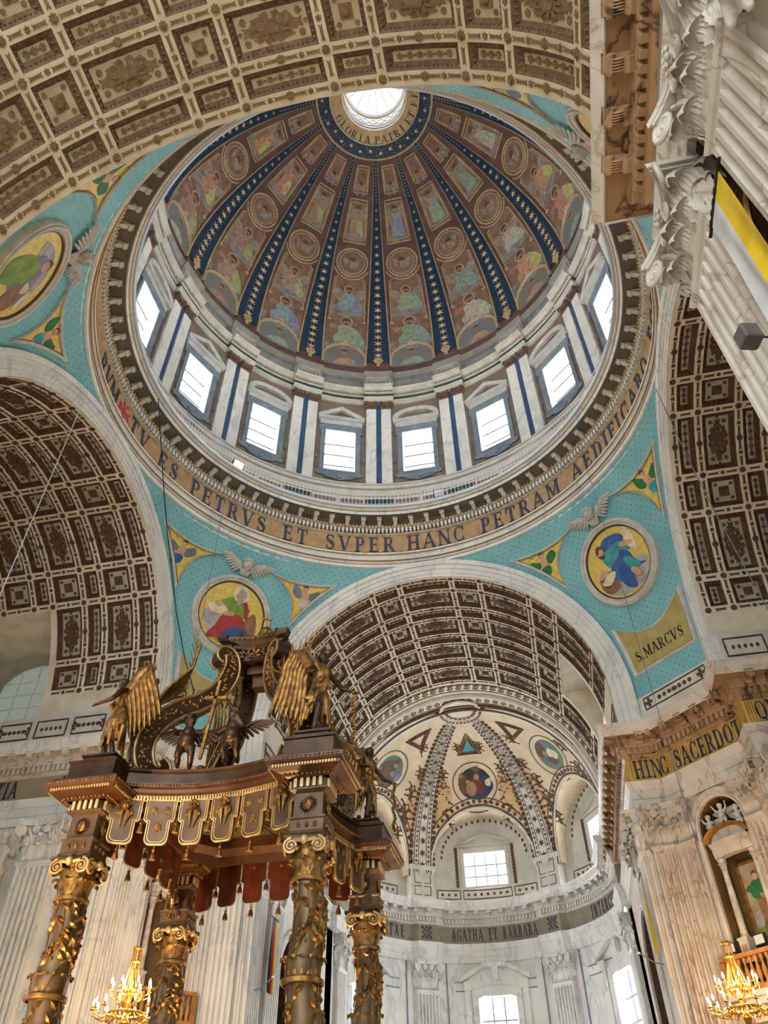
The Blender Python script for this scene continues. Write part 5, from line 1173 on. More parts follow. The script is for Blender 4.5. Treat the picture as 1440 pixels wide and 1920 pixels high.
for az, el, s in ((-19.5, 33, .95), (19.5, 33, .95), (-43, 27, 1.), (43, 27, 1.), (-81, 27, 1.), (81, 27, 1.), (-22, 48, .6), (22, 48, .6), (-40, 47, .6), (40, 47, .6), (-12, 63, .5), (12, 63, .5), (-48, 60, .6), (48, 60, .6), (-16, 25.5, .5), (16, 25.5, .5), (-21, 41, .7), (21, 41, .7), (-42, 37, .8), (42, 37, .8), (-84, 40, .8), (84, 40, .8), (-45, 18, .6), (45, 18, .6)): acanthus(q, smap(az, el), s)
obj('scrollwork', q, orn, apse, None, 0)
tan_ = MB()
for s in (-1, 1):
    tan_.grid([[smd(s*(25.7-11*sin(pi*t)**.8), 52-30*t, .006), smd(s*25.9, 52-30*t, .006)] for t in np.linspace(0, 1, 12)]); tan_.grid([[smd(s*(36.3+7*sin(pi*t)**.8), 50-32*t, .006), smd(s*36.2, 50-32*t, .006)] for t in np.linspace(0, 1, 12)])
obj('tan_ground', tan_, aptan, apse, None, 0)
# front barrel between the vault and the half dome with scroll bands
fb = MB(); fb.grid([[((RA+.0)*cos(t), y, HS+RA*sin(t)) for y in (17.85, YC)] for t in np.linspace(0, pi, 41)]); obj('front_band', fb, cream, apse)
for y, r, w, m_, nm in ((18.0, RA-.05, .13, white2, 'cream_torus'), (18.95, RA-.04, .07, brown, 'brown_moulding'), (19.25, RA-.06, .1, brown, 'brown_moulding')):
    q = MB(); q.tube([(r*cos(t), y, HS+r*sin(t)) for t in np.linspace(0, pi, 49)], w, 8, cap=False); obj(nm, q, m_, apse)
q = MB(); q.grid([[((RA-.16)*cos(t), 17.75, HS+(RA-.16)*sin(t)), (RA*cos(t), 17.6, HS+RA*sin(t))] for t in np.linspace(0, pi, 49)]); 0
q = MB()
for yb, rr in ((17.3, RA), (18.5, RA)):
    for i in range(46):
        t0 = pi*(i+.5)/46
        fm = lambda u, v, h: ((rr-h)*cos(t0+u/RA), yb+v, HS+(rr-h)*sin(t0+u/RA))
        q.strip(spiral(0, 0, .17, 1.5, 16, 0, 1), .034, 0, .02, fm); q.strip([(-.22, -.2), (-.05, -.2), (.12, -.16)], .04, 0, .02, fm); q.strip([(-.22, .28), (.22, .28)], .04, 0, .02, fm); q.strip([(-.22, -.3), (.22, -.3)], .04, 0, .02, fm)
obj('wave_scrolls', q, orn, apse, None, 0, kind='stuff')
# ---------------------------------------------------------------- apse wall
aw = struct('wall_apse', 'curved white marble apse wall with pilasters and lettered frieze', 'wall')
A2 = RA*rad(1)
holes = [(-.85, .85, 0., 9.2), (66*A2-.85, 66*A2+.85, 0, 9.2), (-66*A2-.85, -66*A2+.85, 0, 9.2)]
ub = sorted(set(list(np.arange(-98, 98.1, 4)*A2)+[h for H in holes for h in H[:2]]))
mb = MB()
for u0, u1 in zip(ub, ub[1:]):
    um = (u0+u1)/2; z0 = 0.
    for H in holes:
        if H[0] < um < H[1]: z0 = H[3]
    mb.grid([[acyl(u0, z0), acyl(u0, 10.5)], [acyl(u1, z0), acyl(u1, 10.5)]])
mb.grid([[(s*O, y, z) for z in (0, 10.5)] for s, y in ()] or [[(O, 17.9, 0), (O, 17.9, 10.5)], [(O, YC, 0), (O, YC, 10.5)]]); mb.grid([[(-O, 17.9, 0), (-O, 17.9, 10.5)], [(-O, YC, 0), (-O, YC, 10.5)]])
obj('wall_face', mb, white, aw, None, 0)
# upper (clerestory) lunette wall with windows
WC = [(0, 1.05), (-64*rad(1)*6.4, 1.0), (64*rad(1)*6.4, 1.0)]
def ucyl(u, z, h=0.): a = u/6.4; return ((6.4-h)*sin(a), YC+(6.4-h)*cos(a), z)
mb = MB(); ub = sorted(set(list(np.arange(-98, 98.1, 3)*rad(1)*6.4)+[c+s*w for c, w in WC for s in (-1, 1)]))
for u0, u1 in zip(ub, ub[1:]):
    um = (u0+u1)/2; hol = any(abs(um-c) < w for c, w in WC)
    for z0, z1 in ((13., 13.95), (13.95, 15.55), (15.55, 17.9)):
        if hol and z0 == 13.95: continue
        mb.grid([[ucyl(u0, z0), ucyl(u0, z1)], [ucyl(u1, z0), ucyl(u1, z1)]])
for c, w in WC:
    mb.grid([[ucyl(c+x, z, 0), ucyl(c+x*.97, z, -.45)] for x, z in dense(rect(-w, 13.95, w, 15.55), .5)], 0, cu=True)
obj('lunette_wall', mb, plast, aw, None, 0)
k_ = 20
for nm, (c, w) in zip(('at the centre of the apse', 'at the left of the apse', 'at the right of the apse'), WC):
    k_ += 1; Wd = struct('window_%d' % k_, 'square bright upper window '+nm, 'window')
    q = MB(); q.prism(rect(c-w, 13.95, c+w, 15.55), -.42, -.41, ucyl); obj('pane', q, glass, Wd, None, 0)
    for i in range(1, 4): q = MB(); q.tube([ucyl(c-w+2*w*i/4, 13.95, -.34), ucyl(c-w+2*w*i/4, 15.55, -.34)], .045, 5); obj('glazing_bar', q, lead, Wd, None, 0)
    for i in range(1, 3): q = MB(); q.tube([ucyl(c-w, 13.95+1.6*i/3, -.34), ucyl(c+w, 13.95+1.6*i/3, -.34)], .045, 5); obj('glazing_bar', q, lead, Wd, None, 0)
    q = MB()
    for a, b, h in ((1.2, 1.06, .05),):
        o_ = rect(c-w*1.16, 13.85, c+w*1.16, 15.75); i_ = rect(c-w, 13.95, c+w, 15.55); q.band([ucyl(x, y, .0) for x, y in o_], [ucyl(x, y, h) for x, y in o_]); q.band([ucyl(x, y, h) for x, y in o_], [ucyl(x, y, h*.6) for x, y in i_])
    for s in (-1, 1): q.strip([(c+s*(w*1.3), 15.95), (c, 16.5)], .07, 0, .08, ucyl)
    q.strip([(c-w*1.3, 15.9), (c+w*1.3, 15.9)], .05, 0, .06, ucyl); obj('window_surround', q, plast, Wd, None, 0)
    q = MB()
    for s in (-1, 1):
        for z in np.arange(14., 15.8, .16): q.prism(blob(c+s*w*1.38, z, .08, .09, .2, 4), 0, .03, ucyl)
    for i in range(22): t = pi*(i+.5)/22; q.prism(rect(c+2.2*cos(t)-.05, 15.2+1.95*sin(t)-.07, c+2.2*cos(t)+.05, 15.2+1.95*sin(t)+.07), 0, .02, ucyl)
    obj('painted_garland', q, orn, Wd, None, 0)
    q = MB()
    for x0, x1 in ((-2.5, -1.35), (-1.2, 1.2), (1.35, 2.5)):
        q.strip(dense(rect(c+x0, 13.38, c+x1, 13.78), .5), .03, 0, .03, ucyl, 0, True)
        for x in np.linspace(x0+.25, x1-.25, 3 if x1-x0 < 2 else 7): q.prism(disc(c+x, 13.58, .07, 8), 0, .02, ucyl)
    obj('ornament_panel', q, orn, Wd, None, 0)
# impost strips under the ribs
for az in (-31, 31, -90, 90):
    q = MB(); u = az*A2; q.prism(rect(u-.62, 13., u+.62, 14.65), -.4, .06, acyl, 0); q.prism(rect(u-.7, 14.5, u+.7, 14.7), -.4, .14, acyl, 0); P_ = obj('impost', q, white2, aw, None, 0)
    q = MB()
    for z0, z1 in ((13.35, 13.75), (13.9, 14.4)):
        q.strip(dense(rect(u-.42, z0, u+.42, z1), .5), .03, .06, .09, acyl, 0, True)
        for x in (-.2, 0, .2): q.prism(disc(u+x, (z0+z1)/2, .07, 8), .06, .08, acyl)
    obj('ornament_panel', q, orn, P_, None, 0)
# apse pilasters and entablature
PU = [-31*A2, 31*A2]
for az in (-31, 31, -88, 88):
    a = rad(az); pilaster(aw, (RA*sin(a), YC+RA*cos(a)), (-cos(a), sin(a)), (-sin(a), -cos(a)), 1.0, white)
for az in (-40.5, 40.5, -21.5, 21.5):
    q = MB(); q.prism(rect(az*A2-.02, 0, az*A2+.02, 10.5), 0, .05, acyl); obj('wall_line', q, bluegrey, aw, None, 0)
def apse_path():
    pts = [(O+.2, YC-1.2), (RA-.24, YC-1.2)]
    for az in np.arange(90, -90.1, -2.5):
        r = RA-(.24 if abs(abs(az)-31) < 6.2 or abs(az) > 82 else 0)
        pts.append((r*sin(rad(az)), YC+r*cos(rad(az))))
    return pts+[(-(RA-.24), YC-1.2), (-O-.2, YC-1.2)]
ap_ = apse_path()
eA = entablature('trim_11', 'curved white dentilled entablature around the apse with tan lettered frieze', [ap_[i] for i in range(len(ap_))][::-1], 1, white2, apf, white, mods=False)
st = MB(); bm = brk[white2.name]
for az in np.arange(-84, 84.1, 1.7):
    a = rad(az); r = RA-.14-(.24 if abs(abs(az)-31) < 6 else 0); M = FR((r*sin(a), YC+r*cos(a), 12.1), (-cos(a), sin(a), 0), (-sin(a), -cos(a), 0), (0, 0, 1)); st.add([tuple(M @ Vector(v)) for v in dent1.v], dent1.f)
obj('dentils', st, white2, eA, None, 0, kind='stuff')
for az in np.arange(-81, 81.1, 6.23):
    a = rad(az); r = RA-.24-(.24 if abs(abs(az)-31) < 6 else 0); link('modillion', bm, eA, FR((r*sin(a), YC+r*cos(a), 12.4), (-cos(a), sin(a), 0), (-sin(a), -cos(a), 0), (0, 0, 1)))
def apse_text(txt, az0, az1, hh=.5, wx=.55):
    L, tot = text_line(txt, hh, wx, .12, .9); sc = (az1-az0)*A2/(tot)
    for c_, u in L:
        a = rad((az0+az1)/2)+u*sc/RA; fm = lambda x, y, h: ((RA-.07-h)*sin(a+x/RA), YC+(RA-.07-h)*cos(a+x/RA), 11.42+y)
        obj('letter', letter(c_, fm, hh, 0, .012, wx), greyl, eA, None, 0)
apse_text('AGATHA ET BARBARA', -18.5, 22, .5, .5); apse_text('INTERCEDITE', 52, 82, .5, .5); apse_text('SANCTAE', -62, -41, .5, .5)
for az in (-31, 31):
    q = MB(); a = rad(az); fm = lambda x, y, h: ((RA-.31-h)*sin(a+x/RA), YC+(RA-.31-h)*cos(a+x/RA), 11.67+y)
    for k in range(4):
        an = k*pi/2+pi/4; q.prism([(.05*cos(an)+.28*cos(an)*t-.03*sin(an)*s, .05*sin(an)+.28*sin(an)*t+.03*cos(an)*s) for t, s in ((0, -1), (1, -1), (1, 1), (0, 1))], 0, .012, fm)
        q.prism(disc(.2*cos(k*pi/2), .2*sin(k*pi/2), .06, 8), 0, .012, fm); q.prism(disc(.3*cos(an), .3*sin(an), .06, 8), 0, .012, fm)
    obj('painted_cross', q, greyl, eA, None, 0)
# lower arched windows with hood mouldings
for nm, az in (('centre', 0), ('right', 66), ('left', -66)):
    k_ += 1; u = az*A2; Wd = struct('window_%d' % k_, 'tall arched lower window at the %s of the apse wall' % nm, 'window')
    arch = [(u-.75, 0.5)]+[(u-.75+1.5*t, 9.05+.18*(1-(2*t-1)**2)) for t in np.linspace(0, 1, 13)]+[(u+.75, .5)]
    q = MB(); q.prism([(x, z) for x, z in arch][::-1], -.42, -.40, acyl); obj('pane', q, glass, Wd, None, 0)
    q = MB(); rv = [(u-.85, .5)]+[(u-.85+1.7*t, 9.1+.2*(1-(2*t-1)**2)) for t in np.linspace(0, 1, 13)]+[(u+.85, .5)]
    q.band([acyl(x, z, .03) for x, z in rv], [acyl(x, z, -.45) for x, z in arch], 0, False)
    ou = [(u-1.12, .5)]+[(u-1.12+2.24*t, 9.42+.16*(1-(2*t-1)**2)) for t in np.linspace(0, 1, 13)]+[(u+1.12, .5)]
    q.band([acyl(x, z, .06) for x, z in ou], [acyl(x, z, .03) for x, z in rv], 0, False); q.band([acyl(x, z, 0) for x, z in ou], [acyl(x, z, .06) for x, z in ou], 0, False); obj('window_surround', q, white, Wd, None, 0)
    for x in (-.25, .25): q = MB(); q.tube([acyl(u+x, .5, -.38), acyl(u+x, 9.2, -.34)], .042, 5); obj('glazing_bar', q, lead, Wd, None, 0)
    for z in np.arange(8.3, 4, -.85): q = MB(); q.tube([acyl(u-.75, z, -.38), acyl(u+.75, z, -.34)], .042, 5); obj('glazing_bar', q, lead, Wd, None, 0)
    q = MB()
    for s in (-1, 1):
        q.prism([(u+s*x, z) for x, z in ((.5, 10.32), (1.65, 9.72), (1.65, 9.9), (.55, 10.46))][::s], 0, .3, acyl); q.prism(rect(min(u+s*1.15, u+s*1.5), 9.4, max(u+s*1.15, u+s*1.5), 9.75), 0, .2, acyl); q.prism(rect(min(u+s*1.2, u+s*1.45), 5, max(u+s*1.2, u+s*1.45), 9.4), 0, .08, acyl)
    q.prism(rect(u-.55, 10.3, u+.55, 10.46), 0, .3, acyl); q.prism(rect(u-.14, 9.8, u+.14, 10.4), 0, .22, acyl)
    obj('hood_moulding', q, white, Wd, None, 0)
for z in (9.75, 9.4):
    q = MB()
    for a, b in ((-60, -44), (-18, 18), (44, 60)):
        for s0, s1 in ((a, min(b, -11 if a == -18 else b)), (11, b)) if a == -18 else ((a, b),): q.strip([(t*A2, z) for t in np.linspace(s0, s1, 8)], .025, 0, .03, acyl)
    obj('wall_line', q, bluegrey, aw, None, 0)
# ---------------------------------------------------------------- lunette windows cut into the left transept and choir vaults
def lunette_bay(rz, s0, s1, side, label, n):
    Wd = struct('window_%d' % n, label, 'window', None, Matrix.Rotation(rz, 4, 'Z')); X = 7.4; th0, th1 = rad(0 if rz else 8.5), rad(37.2)
    ZL = HS+(.35 if rz else 1.3); zt = HS+RV*sin(th1); sm_ = (s0+s1)/2; hw = (s1-s0)/2
    q = MB(); L = [(RV*cos(t), HS+RV*sin(t)) for t in np.linspace(th0, th1, 8)]
    for s in (s0, s1): q.grid([[(side*x, s, z), (side*X, s, z)] for x, z in L])
    q.grid([[(side*RV*cos(th1), s0+(s1-s0)*t, zt), (side*X, s0+(s1-s0)*t, zt)] for t in np.linspace(0, 1, 5)]); q.grid([[(side*RV*cos(th0), s, L[0][1]), (side*X, s, L[0][1])] for s in (s0, s1)])
    obj('reveal', q, cream, Wd, None, 0)
    q = MB(); cz = zt-hw*.72
    arch = [(sm_+hw*.8*cos(t), cz+hw*.55*sin(t)) for t in np.linspace(0, pi, 17)]
    pts = [(sm_+hw*.8, ZL)]+arch+[(sm_-hw*.8, ZL)]
    o_ = [(s1, ZL-.4)]+[(sm_+hw*max(-1, min(1, 1.6*cos(t))), zt+.02 if .9 < t < 2.2 else zt+.02) for t in np.linspace(0, pi, 17)]+[(s0, ZL-.4)]
    q.band([(side*X, a, b) for a, b in o_], [(side*X, a, b) for a, b in pts], 0, False); q.band([(side*X, a, b) for a, b in pts], [(side*(X+.25), a, b) for a, b in pts], 0, False); q.grid([[(side*X, s0, ZL-.4), (side*X, s0, ZL+.05)], [(side*X, s1, ZL-.4), (side*X, s1, ZL+.05)]])
    obj('window_wall', q, greyp, Wd, None, 0)
    q = MB(); q.add([(side*(X+.2), a, b) for a, b in pts], [tuple(range(len(pts)))]); obj('pane', q, PG, Wd, None, 0)
    for f in (-.5, 0, .5): q = MB(); q.tube([(side*(X+.17), sm_+hw*.8*f, ZL), (side*(X+.17), sm_+hw*.8*f, cz+hw*.55*sqrt(1-f*f))], .03, 5); obj('glazing_bar', q, winw, Wd, None, 0)
    for z in np.linspace(ZL+.6, cz+.3, 4): q = MB(); q.tube([(side*(X+.17), sm_-hw*.8, z), (side*(X+.17), sm_+hw*.8, z)], .03, 5); obj('glazing_bar', q, winw, Wd, None, 0)
PG = bpy.data.materials.new('dull_green_glass'); PG.use_nodes = True; _n = PG.node_tree; _b = _n.nodes['Principled BSDF']; _b.inputs['Base Color'].default_value = lin((112, 116, 102)); _b.inputs['Roughness'].default_value = .3
_t = _n.nodes.new('ShaderNodeBsdfTranslucent'); _t.inputs[0].default_value = (.1, .108, .09, 1); _x = _n.nodes.new('ShaderNodeMixShader'); _x.inputs[0].default_value = .6; _n.links.new(_b.outputs[0], _x.inputs[1]); _n.links.new(_t.outputs[0], _x.inputs[2]); _n.links.new(_x.outputs[0], _n.nodes['Material Output'].inputs[0])
lunette_bay(0, 11.77, 14.67, 1, 'small arched lunette recess low on the right of the choir vault', 41)
lunette_bay(pi/2, 12.97, 16.61, 1, 'arched green glazed window high in the left transept vault', 40)
# ================================================================ sculpture helpers: figures grown from tapered limbs into one surface
def limb(mb, a, b, r0, r1, n=9):
    a = np.array(a, float); b = np.array(b, float); d = b-a; L = np.linalg.norm(d); d = d/(L+1e-9)
    ts = [(-r0*.98, .18), (-r0*.7, .71), (0, 1)]; te = [(L, 1), (L+r1*.7, .71), (L+r1*.98, .18)]
    pts = [a+d*t for t, _ in ts]+[a+d*L*.5]+[a+d*t for t, _ in te]; R = [r0*k for _, k in ts]+[(r0+r1)/2]+[r1*k for _, k in te]
    mb.tube(pts, R, n)
def fuse(name, prims, voxel, m, smooth=2):
    mb = MB()
    for p in prims:
        if p[0] == 'c': limb(mb, *p[1:])
        else: mb.ell(p[1], p[2], 0, 14, 9, p[3] if len(p) > 3 else None)
    me = mb.mesh(name, m, 0); o = bpy.data.objects.new(name, me); COL.objects.link(o)
    r = o.modifiers.new('r', 'REMESH'); r.mode = 'VOXEL'; r.voxel_size = voxel
    if smooth: s = o.modifiers.new('s', 'SMOOTH'); s.iterations = smooth; s.factor = .5
    dg = bpy.context.evaluated_depsgraph_get(); me2 = bpy.data.meshes.new_from_object(o.evaluated_get(dg)); bpy.data.objects.remove(o)
    me2.name = name; me2.materials.clear(); me2.materials.append(m); me2.polygons.foreach_set('use_smooth', [True]*len(me2.polygons)); return me2
def face_prims(c, r, f=(0, -1, 0)):
    "head with eyes, nose, mouth, ears and curls; f is the direction the face looks"
    c = np.array(c, float); f = np.array(f, float)/np.linalg.norm(f); up = np.array([0, 0, 1.]); s = np.cross(f, up); s /= np.linalg.norm(s)+1e-9; up = np.cross(s, f)
    P = [('e', c, (r*.84, r*.84, r)), ('e', c+f*r*.2-up*r*.45, (r*.6, r*.6, r*.5)), ('c', c+f*r*.75+up*r*.15, c+f*r*1.0-up*r*.12, r*.1, r*.16), ('e', c+f*r*.8-up*r*.42, (r*.24, r*.24, r*.09)), ('e', c+f*r*.7-up*r*.75, (r*.22, r*.2, r*.18))]
    for q in (-1, 1): P += [('e', c+f*r*.72+s*q*r*.32+up*r*.08, (r*.13, r*.13, r*.09)), ('e', c+s*q*r*.82, (r*.12, r*.16, r*.24)), ('e', c+f*r*.62+s*q*r*.38-up*r*.3, (r*.24, r*.24, r*.24)), ('c', c+f*r*.74+s*q*r*.15+up*r*.3, c+f*r*.62+s*q*r*.5+up*r*.3, r*.08, r*.07)]
    return P
def hair_prims(c, r, f=(0, -1, 0)):
    c = np.array(c, float); f = np.array(f, float)/np.linalg.norm(f); P = [('e', c-f*r*.22+np.array([0, 0, r*.25]), (r*.92, r*.92, r*.9))]
    rn = random.Random(5)
    for i in range(16):
        a = i*2.4; e = .15+.8*(i/16); d = np.array([cos(a)*cos(e*1.4), sin(a)*cos(e*1.4), sin(e*1.4)])
        if d @ f > .55 and d[2] < .55: continue
        P.append(('e', c+d*r*.95+np.array([0, 0, r*.1]), (r*.26,)*3))
    return P
def feathers(mb, root, tip, w, n=9, rows=3, nrm=(0, -1, 0), m=0, down=None):
    "a wing: rows of overlapping feather blades hanging from the arm root-tip"
    root = np.array(root, float); tip = np.array(tip, float); nrm = np.array(nrm, float); ax = tip-root; L = np.linalg.norm(ax); ax /= L; dn = np.cross(nrm, ax); dn /= np.linalg.norm(dn)
    if dn[2] > 0: dn = -dn
    if down is not None: dn = np.array(down, float)/np.linalg.norm(down)
    mb.tube([root, root+ax*L*.5-dn*w*.12, tip-dn*w*.02], [w*.13, w*.12, w*.05], 8, m)
    for k in range(rows):
        for i in range(n):
            t = (i+.5)/n; a = root+ax*L*t-dn*w*.1*(sin(pi*t)); ln = w*(.38+.62*(k+1)/rows)*(1.05-.35*abs(t-.6)); dr = dn*(1-.45*t)+ax*(.15+.75*t) if down is None else dn+ax*.25*t; dr /= np.linalg.norm(dr)
            p = [a+nrm*(.02*w*(rows-k)), a+dr*ln*.5+nrm*(.045*w*(rows-k)), a+dr*ln*.85+nrm*(.02*w*(rows-k)), a+dr*ln]; h = L/n*.75
            mb.tube(p, [h*.5, h*.72, h*.6, h*.12], 6, m, flat=.3, up=nrm)
def wing_pair(mb, c, span, drop, nrm=(0, 1, 0), lift=.3, back=.05):
    for s in (-1, 1): feathers(mb, (c[0]+s*.04*span, c[1]+back, c[2]), (c[0]+s*span*.55, c[1]+back*2, c[2]+lift*span), drop, nrm=nrm)
def cherub_head(name, m, r=.2, wings='spread'):
    "winged cherub head relief facing -y, returns (head mesh, wing mesh)"
    hd = fuse('cherub_head', face_prims((0, -r*.4, 0), r)+hair_prims((0, -r*.4, 0), r), r*.07, m)
    w = MB()
    if wings == 'spread':
        for s in (-1, 1): feathers(w, (s*r*.7, 0, -r*.7), (s*r*3.2, 0, r*.9), r*2.1, 8, 3, (0, -1, 0))
        for k in range(9): w.tube([(-r*.9+r*.225*k, -r*.15, -r*.9), (-r*.7+r*.175*k, -r*.3, -r*1.5), (-r*.5+r*.125*k, -r*.1, -r*2.1)], [r*.2, r*.22, r*.05], 6)
    else:
        for s in (-1, 1):
            for k in range(5): w.tube([(s*(r*.25+r*.22*k), -r*.2, -r*.6), (s*(r*.5+r*.26*k), -r*.35, -r*1.7), (s*(r*.35+r*.16*k), -r*.1, -r*(4.4-.55*k))], [r*.22, r*.28, r*.06], 6)
            for k in range(3): w.tube([(s*(r*.2+r*.25*k), -r*.4, -r*.8), (s*(r*.5+r*.3*k), -r*.5, -r*1.5), (s*(r*.6+r*.2*k), -r*.4, -r*2.1)], [r*.2, r*.24, r*.08], 6)
    return hd, w.mesh('wings', m, 60)
# cherub reliefs over the tondos
stucco = mat('grey_stucco', (196, 192, 184), (172, 168, 160), 8., .6)
chh, chw = cherub_head('cherub', stucco, .22)
for sx, sy, side in ((1, 1, 'far right'), (-1, 1, 'far left'), (-1, -1, 'near left'), (1, -1, 'near right')):
    p = Vector([pend(0, 20.05, .2)[0]*sx, pend(0, 20.05, .2)[1]*sy, 20.1]); n = Vector((-sx, -sy, -1.0)).normalized(); x = n.cross(Vector((0, 0, 1))).normalized()*-1; y = -n; z = x.cross(y)
    M = Matrix(((x[0], y[0], z[0], p[0]), (x[1], y[1], z[1], p[1]), (x[2], y[2], z[2], p[2]), (0, 0, 0, 1)))
    T = thing('cherub_relief', 'winged grey cherub head above the %s tondo' % side, 'sculpture', M, 'cherub heads on the pendentives'); link('cherub_head', chh, T); link('wings', chw, T)
def angel(m_body, m_cloth, m_wing, H=.9, arm_l=(-.3, -.25, .62), arm_r=(.3, -.2, .6), lean=0., face=(0, -1, 0), knee=True, seed=1, vox=.011):
    "standing winged angel of unit height 1 scaled by H; faces -y; returns dict of meshes"
    rn = random.Random(seed); S = lambda v: tuple(np.array(v, float)*H)
    hip = (0, 0, .5); ch = (.02*lean, -.01, .76); nk = (.03*lean, -.01, .84); hd = (.04*lean, -.03, .915)
    B = [('c', S(hip), S(ch), .075*H, .09*H), ('c', S(ch), S(nk), .06*H, .032*H), ('c', S(nk), S(hd), .032*H, .035*H)]+face_prims(S(hd), .062*H, face)+hair_prims(S(hd), .062*H, face)
    kl, kr = (-.07, -.11, .29), (.08, -.03, .27); fl, fr_ = (-.09, -.06, .03), (.07, .06, .03)
    B += [('c', S((-.05, 0, .5)), S(kl), .062*H, .045*H), ('c', S(kl), S(fl), .042*H, .026*H), ('c', S(fl), S((fl[0]-.01, fl[1]-.09, .015)), .024*H, .016*H), ('c', S((.05, 0, .5)), S(kr), .062*H, .045*H), ('c', S(kr), S(fr_), .042*H, .026*H), ('c', S(fr_), S((fr_[0]+.02, fr_[1]-.09, .015)), .024*H, .016*H)]
    for s, hand in ((-1, arm_l), (1, arm_r)):
        sh = np.array((s*.105+.02*lean, 0, .79)); hand = np.array(hand, float); el = (sh+hand)/2+np.array([s*.05, .03, -.05])
        B += [('c', S(sh), S(el), .036*H, .028*H), ('c', S(el), S(hand), .027*H, .018*H)]
        d = (hand-el)/np.linalg.norm(hand-el); sd = np.cross(d, (0, 0, 1.)); sd /= np.linalg.norm(sd)+1e-9
        B += [('e', S(hand+d*.02), (.02*H, .02*H, .014*H))]
        for k in range(4): b0 = hand+d*.03+sd*(.010*(k-1.5)); B.append(('c', S(b0), S(b0+d*(.034+.006*(k in (1, 2)))+np.array([0, 0, -.008])), .0062*H, .005*H))
        B.append(('c', S(hand+d*.01-sd*.018), S(hand+d*.035-sd*.03), .0065*H, .005*H))
    body = fuse('body', B, vox*H, m_body)
    G = [('c', S((0, .0, .54)), S(ch), .088*H, .1*H)]
    for i in range(15):
        a = -.6+(pi+1.2)*i/14+rn.uniform(-.08, .08); x, y = cos(a+pi*0)*1., -sin(a)*.75
        zb = .2+.08*sin(i*1.7)+(.12 if (x < 0 and y < 0 and knee) else 0); w = .1+.03*sin(i*2.3)
        G += [('c', S((x*.06, y*.06+.01, .57)), S((x*w, y*w+.01, .4)), .03*H, .036*H), ('c', S((x*w, y*w+.01, .4)), S((x*(w+.045), y*(w+.04)+.03, zb)), .034*H, .018*H)]
    G += [('c', S((-.1, -.05, .8)), S((.09, -.08, .58)), .03*H, .03*H), ('c', S((.1, -.05, .8)), S((-.06, -.09, .6)), .026*H, .026*H), ('c', S((.08, .05, .55)), S((.2, .12, .3)), .045*H, .02*H), ('c', S((.2, .12, .3)), S((.16, .1, .1)), .03*H, .012*H)]
    cloth = fuse('drapery', G, vox*H, m_cloth)
    w = MB()
    for s in (-1, 1): feathers(w, S((s*.05, .09, .8)), S((s*.17, .3, 1.06)), .72*H, 7, 3, (s*.8, -.5, .1), down=(s*.05, .12, -1))
    return dict(body=body, drapery=cloth, wings=w.mesh('wings', m_wing, 60))
def putto(m, H=.45, arm_l=(-.3, -.2, .75), arm_r=(.3, -.2, .75), sit=False, face=(0, -1, 0), vox=.02, wings=True):
    S = lambda v: tuple(np.array(v, float)*H)
    z0 = .0 if not sit else -.18
    B = [('c', S((0, 0, .42+z0)), S((0, -.02, .66+z0)), .14*H, .13*H), ('e', S((0, -.06, .48+z0)), (.15*H, .14*H, .14*H)), ('c', S((0, -.02, .7+z0)), S((0, -.03, .8+z0)), .07*H, .07*H)]+face_prims(S((0, -.04, .88+z0)), .125*H, face)+hair_prims(S((0, -.04, .88+z0)), .125*H, face)
    for s in (-1, 1):
        kn, ft = ((s*.1, -.12, .2), (s*.11, .04, .03)) if not sit else ((s*.13, -.26, .3+z0), (s*.12, -.24, .08+z0)); 
        if s > 0 and not sit: kn = (s*.12, -.05, .22); ft = (s*.1, .08, .03)
        B += [('c', S((s*.07, 0, .4+z0)), S(kn), .1*H, .07*H), ('c', S(kn), S(ft), .068*H, .045*H), ('c', S(ft), S((ft[0], ft[1]-.1, ft[2]-.015)), .04*H, .03*H)]
    for s, hand in ((-1, arm_l), (1, arm_r)):
        sh = np.array((s*.15, 0, .68+z0)); hand = np.array(hand, float)+[0, 0, z0]; el = (sh+hand)/2+np.array([s*.04, .02, -.05]); d = (hand-el)/np.linalg.norm(hand-el); sd = np.cross(d, (0, 0, 1.)); sd /= np.linalg.norm(sd)+1e-9
        B += [('c', S(sh), S(el), .06*H, .05*H), ('c', S(el), S(hand), .048*H, .034*H), ('e', S(hand+d*.03), (.036*H, .036*H, .028*H))]
        for k in range(4): b0 = hand+d*.05+sd*(.018*(k-1.5)); B.append(('c', S(b0), S(b0+d*.05+np.array([0, 0, -.02])), .0115*H, .009*H))
    out = dict(body=fuse('body', B, vox*H, m))
    if wings:
        w = MB()
        for s in (-1, 1): feathers(w, S((s*.05, .12, .64+z0)), S((s*.42, .22, .82+z0)), .32*H, 7, 2, (s*.2, 1, .1))
        out['wings'] = w.mesh('wings', m, 60)
    return out
def place(name, label, cat, parts, M, group=None, extra=()):
    T = thing(name, label, cat, M, group)
    for k, me in parts.items(): link(k, me, T)
    return T
